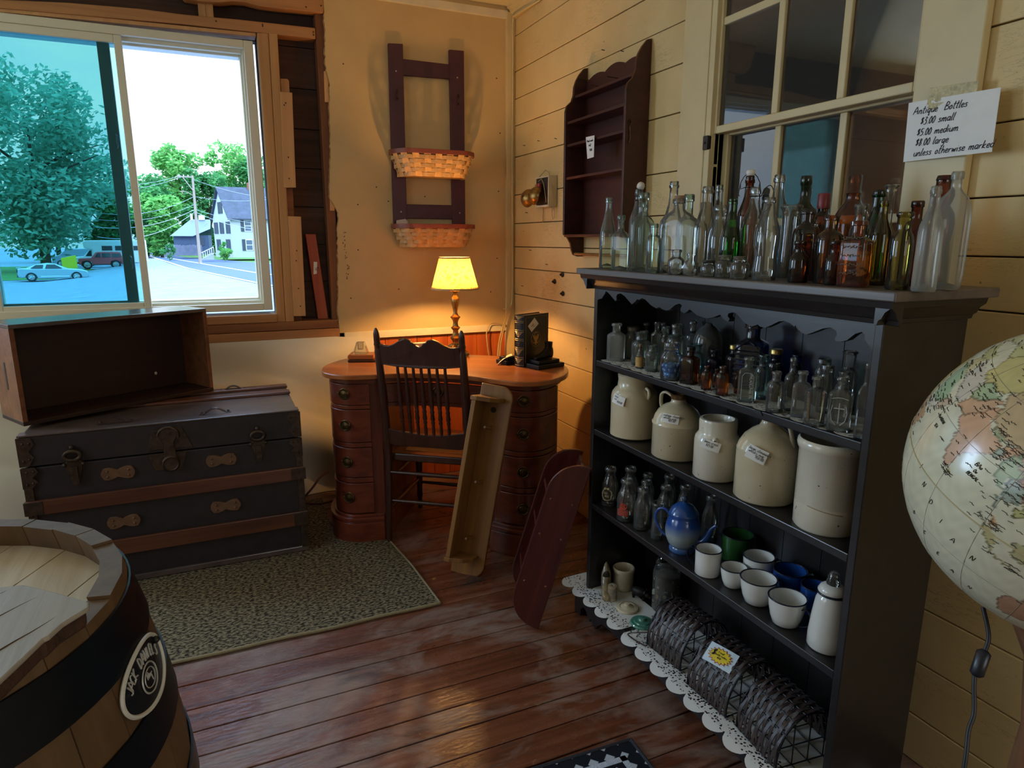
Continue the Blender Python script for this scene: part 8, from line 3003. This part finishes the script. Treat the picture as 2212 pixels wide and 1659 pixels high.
def tree(name, label, x, y, z0, h, rad, lf, nleaf, lsize, bare=0.25, group='trees beyond the parking lot'):
    o = thing(name, label, 'tree' if 'bush' not in name else 'bush', (x, y, z0), group=group)
    if h > 3:
        mb = MB()
        mb.tube([(0, 0, 0), (0.1, 0, h * 0.3), (0, 0.1, h * 0.55), (0.1, 0, h * 0.8)], [h * 0.028, h * 0.022, h * 0.014, h * 0.004], 8)
        for k in range(7):
            a = rt_.uniform(0, 6.28)
            zz = h * rt_.uniform(0.3, 0.6)
            mb.tube([(0, 0, zz), (rad * 0.35 * math.cos(a), rad * 0.35 * math.sin(a), zz + h * 0.12), (rad * 0.8 * math.cos(a), rad * 0.8 * math.sin(a), zz + h * 0.2)], [h * 0.011, h * 0.007, h * 0.002], 6)
        mb.build('trunk', M['bark_out'], o, smooth=60)
    cl = []
    for k in range(max(10, int(26 * rad / 4))):
        t = rt_.uniform(0, 1) ** 0.8
        zz = h * (bare + (1 - bare) * t)
        rr = rad * (math.sin(PI * min(1, 0.18 + 0.78 * (1 - t)) ** 1.0)) * rt_.uniform(0.25, 0.85)
        a = rt_.uniform(0, 6.28)
        cl.append((rr * math.cos(a), rr * math.sin(a), zz, rad * rt_.uniform(0.2, 0.36)))
    v = []
    f = []
    for i in range(nleaf):
        c = cl[i % len(cl)]
        d = Vector((rt_.gauss(0, 1), rt_.gauss(0, 1), rt_.gauss(0, 1))).normalized()
        p = Vector(c[:3]) + d * c[3] * rt_.uniform(0.55, 1.05)
        a = Vector((rt_.gauss(0, 1), rt_.gauss(0, 1), rt_.gauss(0, 0.6))).normalized() * lsize * rt_.uniform(0.6, 1.3)
        b = a.orthogonal().normalized() * lsize * rt_.uniform(0.35, 0.7)
        n = len(v)
        v += [tuple(p - a), tuple(p - b * 0.9), tuple(p + a), tuple(p + b)]
        f.append((n, n + 1, n + 2, n + 3))
    me = bpy.data.meshes.new('foliage')
    me.from_pydata(v, [], f)
    me.materials.append(LF[lf])
    q = bpy.data.objects.new('foliage', me)
    COL.objects.link(q)
    q.parent = o


tree('maple_tree', 'big leafy maple filling the left window pane behind the parked cars', -16.2, 84, GZ - 0.6, 18.2, 9.0, 2, 11000, 0.36, 0.20)
for (x, y, h, r, lf, lab) in ((-29, 84, 13, 6.5, 2, 'dark tree at the far left edge behind the big maple'), (-10.2, 128, 12.2, 5.2, 0, 'medium tree just right of the window stile beyond the road'), (-4.6, 136, 18.2, 5.6, 1, 'tallest light green tree behind the utility pole'), (-0.2, 134, 14.4, 5.0, 0, 'round green tree between the pole and the white house'), (4.4, 138, 18.8, 6.2, 1, 'tall light tree rising behind the white house roof'), (9.5, 134, 16.5, 6.0, 0, 'green tree at the right behind the white house'), (-7.4, 118, 9.0, 4.2, 1, 'low bright green tree left of the blue barn'), (-15.5, 122, 11.5, 5.5, 0, 'green tree behind the camper van beyond the stile'), (-21, 118, 12, 6, 2, 'dark tree behind the big maple on the left')):
    tree('leafy_tree', lab, x, y, GZ, h, r, lf, 4600, 0.42, 0.10)
tree('bush', 'round green bush at the corner of the white house', 1.25, 91, GZ + 0.4, 2.3, 1.2, 1, 700, 0.16, 0.0, None)
tree('bush', 'small bush beside the wooden fence by the blue barn', -5.4, 100, GZ + 0.2, 2.0, 1.1, 0, 500, 0.16, 0.0, None)


# ---------------------------------------------------------------- house across the road
def quad_wall(mb, p0, p1, z0, z1):
    mb.add([(p0[0], p0[1], z0), (p1[0], p1[1], z0), (p1[0], p1[1], z1), (p0[0], p0[1], z1)], [(0, 1, 2, 3)])


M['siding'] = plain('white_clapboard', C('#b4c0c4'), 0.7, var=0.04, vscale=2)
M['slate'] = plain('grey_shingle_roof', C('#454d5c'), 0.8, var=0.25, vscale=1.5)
M['shutter'] = plain('dark_shutter', C('#3a4652'), 0.6)
M['winglass'] = plain('dim_house_window', C('#55677a'), 0.2)
hs = thing('white_house', 'white two-storey clapboard house with a grey roof and dark shutters across the road', 'house', (2.3, 95, -0.85), (0, 0, math.radians(1)))
HW, HD, HE, HR = 11.0, 7.2, 5.1, 8.9
gx = -1.9
# front corner at the origin, gable side runs back and left
mb = MB()
mb.add([(0, 0, 0), (HW, 0, 0), (HW + gx, HD, 0), (gx, HD, 0), (0, 0, HE), (HW, 0, HE), (HW + gx, HD, HE), (gx, HD, HE), (gx / 2, HD / 2, HR), (HW + gx / 2, HD / 2, HR)], [(0, 1, 5, 4), (1, 2, 6, 9, 5), (2, 3, 7, 6), (3, 0, 4, 8, 7)])
mb.build('wall', M['siding'], hs)
mb = MB()
ov = 0.35
for (a, b) in (((0.06, -0.4, HE - 0.28), (HW, -0.4, HE - 0.28)), ((gx + 0.0, HD + 0.4, HE - 0.28), (HW + gx, HD + 0.4, HE - 0.28))):
    r0, r1 = (gx / 2 - ov, HD / 2, HR + 0.12), (HW + gx / 2 + ov, HD / 2, HR + 0.12)
    a = (a[0] - ov, a[1], a[2])
    dz = 0.16
    mb.add([a, b, r1, r0, (a[0], a[1], a[2] + dz), (b[0], b[1], b[2] + dz), (r1[0], r1[1], r1[2] + dz), (r0[0], r0[1], r0[2] + dz)], [(0, 1, 2, 3), (4, 5, 6, 7), (0, 1, 5, 4), (0, 3, 7, 4), (1, 2, 6, 5)])
mb.build('roof', M['slate'], hs)
mb = MB()
mb.box(2.6, 3.3, HD / 2 - 0.3, HD / 2 + 0.3, HR - 0.2, HR + 0.9)
mb.build('chimney', plain('brick_chimney', C('#8a5a4a'), 0.8), hs)
for x in (2.1, 5.5, 8.8):
    for z in (0.9, 3.35):
        fr = MB()
        fr.box(x - 0.45, x + 0.45, -0.06, 0.02, z, z + 1.45)
        fr = fr.build('window', M['road_line'], hs)
        mb = MB()
        mb.box(x - 0.36, x + 0.36, -0.08, -0.05, z + 0.1, z + 0.68)
        mb.box(x - 0.36, x + 0.36, -0.08, -0.05, z + 0.78, z + 1.35)
        mb.build('pane', M['winglass'], fr)
        for s_ in (-1, 1):
            mb = MB()
            mb.box(x + s_ * 0.68 - 0.2, x + s_ * 0.68 + 0.2, -0.07, 0.02, z, z + 1.45)
            mb.build('shutter', M['shutter'], fr)
gd = Vector((gx, HD, 0)).normalized()
gn = Vector((-gd.y, gd.x, 0))


def gwin(t, z, w, h):
    p = Vector((gx, HD, 0)) * t
    fr = MB()
    for (a, b, c, d, e) in ((-w / 2 - 0.6, -w / 2, 0, h, 0.05), (w / 2, w / 2 + 0.6, 0, h, 0.05), (-w / 2, w / 2, 0, h, 0.04)):
        q = [p + gd * a + gn * e, p + gd * b + gn * e]
        fr.add([(q[0].x, q[0].y, z + c), (q[1].x, q[1].y, z + c), (q[1].x, q[1].y, z + d), (q[0].x, q[0].y, z + d)], [(0, 1, 2, 3)])
    return fr.build('window', M['shutter'], hs)


for t in (0.14, 0.5, 0.83):
    gwin(t, 3.1, 0.55, 1.5)
for t in (0.2, 0.75):
    gwin(t, 0.9, 0.6, 1.45)
gwin(0.5, 5.7, 0.7, 1.5)

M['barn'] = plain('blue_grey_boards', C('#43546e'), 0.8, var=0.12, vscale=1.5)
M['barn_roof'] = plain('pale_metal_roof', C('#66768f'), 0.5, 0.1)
bn = thing('blue_barn', 'blue-grey barn with a pale metal roof left of the utility pole', 'barn', (-5.1, 108, -0.6), (0, 0, math.radians(-4)))
mb = MB()
mb.add([(0, 0, 0), (4.6, 0, 0), (4.6, 6, 0), (0, 6, 0), (0, 0, 2.7), (4.6, 0, 2.7), (4.6, 6, 2.7), (0, 6, 2.7), (2.4, 0.0, 2.7)], [(0, 1, 5, 4), (1, 2, 6, 5), (2, 3, 7, 6), (3, 0, 4, 7)])
mb.build('wall', M['barn'], bn)
mb = MB()
mb.add([(-0.4, -0.4, 2.55), (2.6, -0.4, 2.55), (4.9, 3, 5.0), (2.2, 3, 5.0), (2.6, -0.4, 2.55), (5.0, -0.6, 3.6), (4.9, 3, 5.0), (4.9, 6.4, 2.6), (-0.4, 6.4, 2.6)], [(0, 1, 2, 3), (4, 5, 6), (3, 2, 7, 8)])
mb.build('roof', M['barn_roof'], bn)
mb = MB()
mb.box(3.4, 4.0, -0.06, 0.0, 1.2, 2.3)
mb.build('window', M['shutter'], bn)
mb = MB()
mb.box(2.2, 2.5, 2.8, 3.1, 4.6, 5.8)
mb.box(3.3, 4.1, 2.7, 3.3, 4.9, 5.6)
mb.build('roof_vent', M['road_line'], bn)

fn_ = thing('board_fence', 'grey board fence in front of the blue barn', 'fence', (0, 0, 0))
mb = MB()
for i in range(26):
    t = i / 26
    x = -6.0 + 4.6 * t
    y = 104 - 1.5 * t
    mb.box(x, x + 0.16, y, y + 0.05, -0.7, 0.72 + rt_.uniform(-0.08, 0.08))
mb.build('boards', plain('weathered_fence', C('#7b7f90'), 0.9, var=0.2, vscale=2), fn_)

st2 = thing('porch_stairs', 'white wooden porch stairs with railings beside the house', 'stairs', (-0.9, 92.5, -1.0))
mb = MB()
for i in range(5):
    mb.box(-0.6 + 0.28 * i, 0.9, -0.6, 0.6, 0.16 * i, 0.16 * i + 0.14)
mb.build('steps', M['siding'], st2)
mb = MB()
for i in range(7):
    mb.box(-0.6 + 0.25 * i, -0.53 + 0.25 * i, -0.66, -0.6, 0.12 * i, 0.12 * i + 0.8)
mb.tube([(-0.6, -0.63, 0.8), (0.95, -0.63, 1.55)], 0.05, 6)
mb.build('railing', M['road_line'], st2)

# ---------------------------------------------------------------- utility pole and wires
M['pole'] = plain('weathered_pole', C('#a79a8c'), 0.85)
up_ = thing('utility_pole', 'wooden utility pole with a crossarm and street light by the road', 'pole', (-1.5, 85, GZ))
mb = MB()
mb.tube([(0, 0, 0), (0, 0, 5), (0.05, 0, 9.75)], [0.19, 0.16, 0.12], 10)
mb.build('post', M['pole'], up_, smooth=60)
mb = MB()
mb.box(-1.55, 0.12, -0.1, 0.0, 9.50, 9.64)
cx_ = mb.build('crossarm', M['pole'], up_)
mb = MB()
mb.tube([(-0.95, -0.1, 9.52), (-0.02, -0.1, 8.1)], 0.06, 6)
mb.build('brace', M['pole'], up_)
mb = MB()
for x in (-1.3, -0.85, -0.4):
    mb.lathe([(0.05, 0), (0.07, 0.08), (0.04, 0.16)], 8, T(x, -0.05, 9.64), cap1=True)
mb.build('insulator', M['road_line'], cx_)
la_ = MB()
la_.tube([(0, 0, 7.5), (-0.35, -0.1, 7.75), (-0.75, -0.15, 7.95), (-1.15, -0.15, 7.98)], 0.04, 6)
la_.box(-1.35, -0.95, -0.25, -0.05, 7.93, 8.02)
la_.build('street_light', M['pole'], up_)
M['cable'] = plain('pale_cable', C('#a9b8c4'), 0.6)
wl = (('highest left power line', (-2.6, 85, 8.45), (-11, 82, 7.0), 0.5), ('second left power line', (-2.3, 85, 8.4), (-11, 82, 6.3), 0.5), ('middle left line below the street light', (-1.5, 85, 6.2), (-11, 82, 4.2), 0.9), ('lower left cable', (-1.5, 85, 5.35), (-11, 82, 3.5), 0.8), ('thick lower left cable', (-1.5, 85, 4.8), (-11, 82, 2.7), 0.8), ('lowest thick left cable', (-1.5, 85, 4.55), (-11, 82, 1.7), 1.2),
      ('upper right service line to the house', (-1.5, 85, 8.1), (6, 80, 6.0), 0.3), ('right line level with the street light', (-1.5, 85, 6.2), (6, 80, 5.8), 0.3), ('right cable crossing the house gable', (-1.5, 85, 4.8), (6, 80, 3.1), 0.3), ('lowest right cable crossing the white wall', (-1.5, 85, 4.5), (6, 80, 2.5), 0.5))
for i, (lab, a, b, sag) in enumerate(wl):
    mb = MB()
    a, b = Vector(a), Vector(b)
    mb.tube([a.lerp(b, k / 14) - Vector((0, 0, sag * 4 * (k / 14) * (1 - k / 14))) for k in range(15)], 0.03 if 'thick' in lab or 'lowest' in lab else 0.018, 5)
    o = mb.build('power_line', M['cable'], None)
    tag(o, lab + ' at the utility pole', 'power line', 'overhead lines on the utility pole')

# ---------------------------------------------------------------- parked vehicles
M['tyre'] = plain('tyre_rubber', C('#2b2d30'), 0.8)
M['rim'] = plain('wheel_rim', C('#b9bfc4'), 0.3, 0.6)
M['carglass'] = plain('dark_car_glass', C('#27323a'), 0.1)
M['chrome'] = plain('dark_trim', C('#33373c'), 0.4)


def car(name, label, cat, x, y, rz, prof, cabin, width, paint, wheels, wr, glassm=None, extra=None):
    o = thing(name, label, cat, (x, y, GZ - 0.60), (0, 0, rz), 'vehicles parked outside the window')
    mb = MB()
    mb.prism(prof, -width / 2, width / 2, 'xz')
    mb.build('body', paint, o, smooth=30, bevel=0.06)
    cb_ = MB()
    n = len(cabin)
    ins = 0.16
    v = [(px, -width / 2 + (0.02 if i in (0, n - 1) else ins), pz) for i, (px, pz) in enumerate(cabin)] + [(px, width / 2 - (0.02 if i in (0, n - 1) else ins), pz) for i, (px, pz) in enumerate(cabin)]
    cb_.add(v, [tuple(range(n)), tuple(range(2 * n - 1, n - 1, -1))] + [(i, n + i, n + (i + 1) % n, (i + 1) % n) for i in range(n)])
    cb_ = cb_.build('cabin', paint, o, smooth=30, bevel=0.04)
    mb = MB()
    for (px0, px1, pb, pt_, qx0, qx1) in glassm or []:
        yy = -width / 2 - 0.006
        mb.add([(px0, yy, pb), (px1, yy, pb), (qx1, yy + ins * 0.86, pt_), (qx0, yy + ins * 0.86, pt_)], [(0, 1, 2, 3)])
    mb.build('side_window', M['carglass'], cb_)
    for wx in wheels:
        for s_ in (-1, 1):
            t_ = MB()
            Mx = T(wx, s_ * (width / 2 - 0.10), wr, PI / 2)
            t_.lathe([(wr * 0.62, -0.11), (wr * 0.96, -0.11), (wr, -0.06), (wr, 0.06), (wr * 0.96, 0.11), (wr * 0.62, 0.11)], 24, Mx, cap0=False)
            t_ = t_.build('wheel', M['tyre'], o, smooth=40)
            r_ = MB()
            r_.lathe([(wr * 0.63, -0.09), (wr * 0.63, 0.112), (wr * 0.56, 0.112), (wr * 0.54, 0.05), (0.08, 0.06), (0.0, 0.07)], 20, Mx)
            for k in range(5):
                a = 2 * PI * k / 5
                r_.tube([Mx @ Vector((0, 0, s_ * -0.0 + 0.10)), Mx @ Vector((wr * 0.58 * math.cos(a), wr * 0.58 * math.sin(a), 0.10))], 0.035, 6)
            r_.build('rim', M['rim'], t_, smooth=40)
    for (nm, mt, bxs) in extra or []:
        mb = MB()
        for q in bxs:
            mb.box(*q)
        mb.build(nm, mt, o, bevel=0.01)
    return o


M['silver_paint'] = plain('silver_blue_paint', C('#b4c4d0'), 0.25, 0.4, coat=0.5)
M['red_paint'] = plain('faded_red_paint', C('#d8525a'), 0.35, 0.1, coat=0.3)
M['white_van'] = plain('white_van_paint', C('#e4ecec'), 0.4)
M['grey_van'] = plain('grey_blue_van_paint', C('#93a5b3'), 0.4)
coupe = [(-2.35, 0.35), (-2.38, 0.75), (-2.33, 1.02), (-2.1, 1.05), (-1.2, 1.0), (0.85, 0.98), (1.9, 0.88), (2.3, 0.74), (2.36, 0.5), (2.3, 0.25), (1.85, 0.22), (1.78, 0.5), (1.5, 0.66), (1.2, 0.5), (1.1, 0.2), (-1.1, 0.2), (-1.2, 0.5), (-1.5, 0.66), (-1.8, 0.5), (-1.9, 0.28)]
car('silver_coupe', 'silver sports coupe parked at the left beyond the window', 'car', -12.0, 64.6, math.radians(10), coupe, [(-1.95, 0.98), (-1.1, 1.34), (-0.35, 1.42), (0.15, 1.36), (0.95, 0.97)], 1.85, M['silver_paint'], (-1.5, 1.5), 0.36,
    [(-0.55, 0.62, 1.0, 1.32, -0.42, 0.12), (-1.5, -0.7, 1.03, 1.30, -1.12, -0.62)], [('bumper', M['chrome'], [(-2.42, -2.3, -0.8, 0.8, 0.35, 0.5)]), ('spoiler', M['silver_paint'], [(-2.42, -2.1, -0.85, 0.85, 1.06, 1.10)]), ('tail_light', M['chrome'], [(-2.40, -2.34, -0.93, -0.5, 0.72, 0.95)]), ('side_stripe', M['road_line'], [(-0.9, 1.0, -0.945, -0.92, 0.34, 0.42)])])
mb = MB()
mb.prism([(-0.56, -0.1), (0.56, 0.0), (0.52, 1.10), (-0.60, 0.85)], -0.03, 0.03, 'xz')
o = mb.build('yellow_panel', plain('bright_yellow_panel', C('#c8c41e'), 0.6), None, bevel=0.02)
o.location = (-11.5, 68.6, GZ + 0.25)
tag(o, 'bright yellow panel standing behind the silver coupe', 'panel')
mb = MB()
mb.box(-11.55, -11.48, 68.7, 68.77, GZ - 0.6, GZ + 0.5)
o = mb.build('panel_post', M['pole'], None)
tag(o, 'thin post holding up the yellow panel outside', 'post')
suv = [(-2.2, 0.5), (-2.22, 1.12), (-2.0, 1.2), (-0.9, 1.25), (2.15, 1.25), (2.2, 0.55), (1.95, 0.5), (1.85, 0.85), (1.35, 0.95), (0.95, 0.85), (0.85, 0.5), (-0.85, 0.5), (-0.95, 0.85), (-1.4, 0.95), (-1.85, 0.85), (-1.95, 0.5)]
car('red_suv', 'faded red boxy off-road wagon with big tyres in front of the camper', 'car', -11.9, 89.4, math.radians(9), suv, [(-0.95, 1.24), (-0.45, 1.86), (-0.2, 1.92), (1.95, 1.92), (2.15, 1.24)], 1.75, M['red_paint'], (-1.4, 1.4), 0.50,
    [(-0.62, 0.0, 1.32, 1.78, -0.32, 0.0), (0.12, 0.95, 1.32, 1.78, 0.12, 0.95), (1.08, 1.98, 1.32, 1.76, 1.08, 1.86)], [('bumper', M['chrome'], [(-2.35, -2.2, -0.8, 0.8, 0.6, 0.8), (2.2, 2.32, -0.8, 0.8, 0.6, 0.8)]), ('sill_trim', M['chrome'], [(-0.85, 0.85, -0.9, -0.86, 0.45, 0.56)])])
camp = [(-3.0, 0.5), (-3.05, 1.2), (-2.2, 1.3), (-1.2, 1.35), (-1.2, 2.1), (-2.0, 2.3), (-2.1, 2.95), (-1.8, 3.2), (4.6, 3.25), (4.65, 0.5)]
car('camper_van', 'white camper van with a cab-over roof behind the red wagon', 'van', -12.3, 95.5, math.radians(8), camp, [(-2.2, 1.28), (-1.5, 2.05), (-1.15, 2.1), (-1.15, 1.28)], 2.2, M['white_van'], (-2.1, 2.4), 0.42,
    [(-1.95, -1.3, 1.35, 2.0, -1.5, -1.3)], [('camper_window', M['carglass'], [(-0.2, 0.9, -1.13, -1.09, 2.0, 2.55), (1.2, 2.3, -1.13, -1.09, 2.0, 2.55), (2.7, 3.7, -1.13, -1.09, 2.0, 2.55)]), ('bumper', M['chrome'], [(-3.15, -3.0, -1.0, 1.0, 0.5, 0.7)])])
van = [(-2.4, 0.45), (-2.45, 1.2), (-1.7, 1.35), (-0.9, 2.1), (2.6, 2.25), (2.65, 0.45)]
car('grey_van', 'grey-blue van half hidden behind the maple trunk and the yellow panel', 'van', -16.2, 100.5, math.radians(10), van, [(-1.65, 1.34), (-1.0, 2.04), (-0.2, 2.08), (-0.2, 1.34)], 2.0, M['grey_van'], (-1.6, 1.7), 0.38, [(-1.4, -0.3, 1.40, 1.98, -1.0, -0.3)])
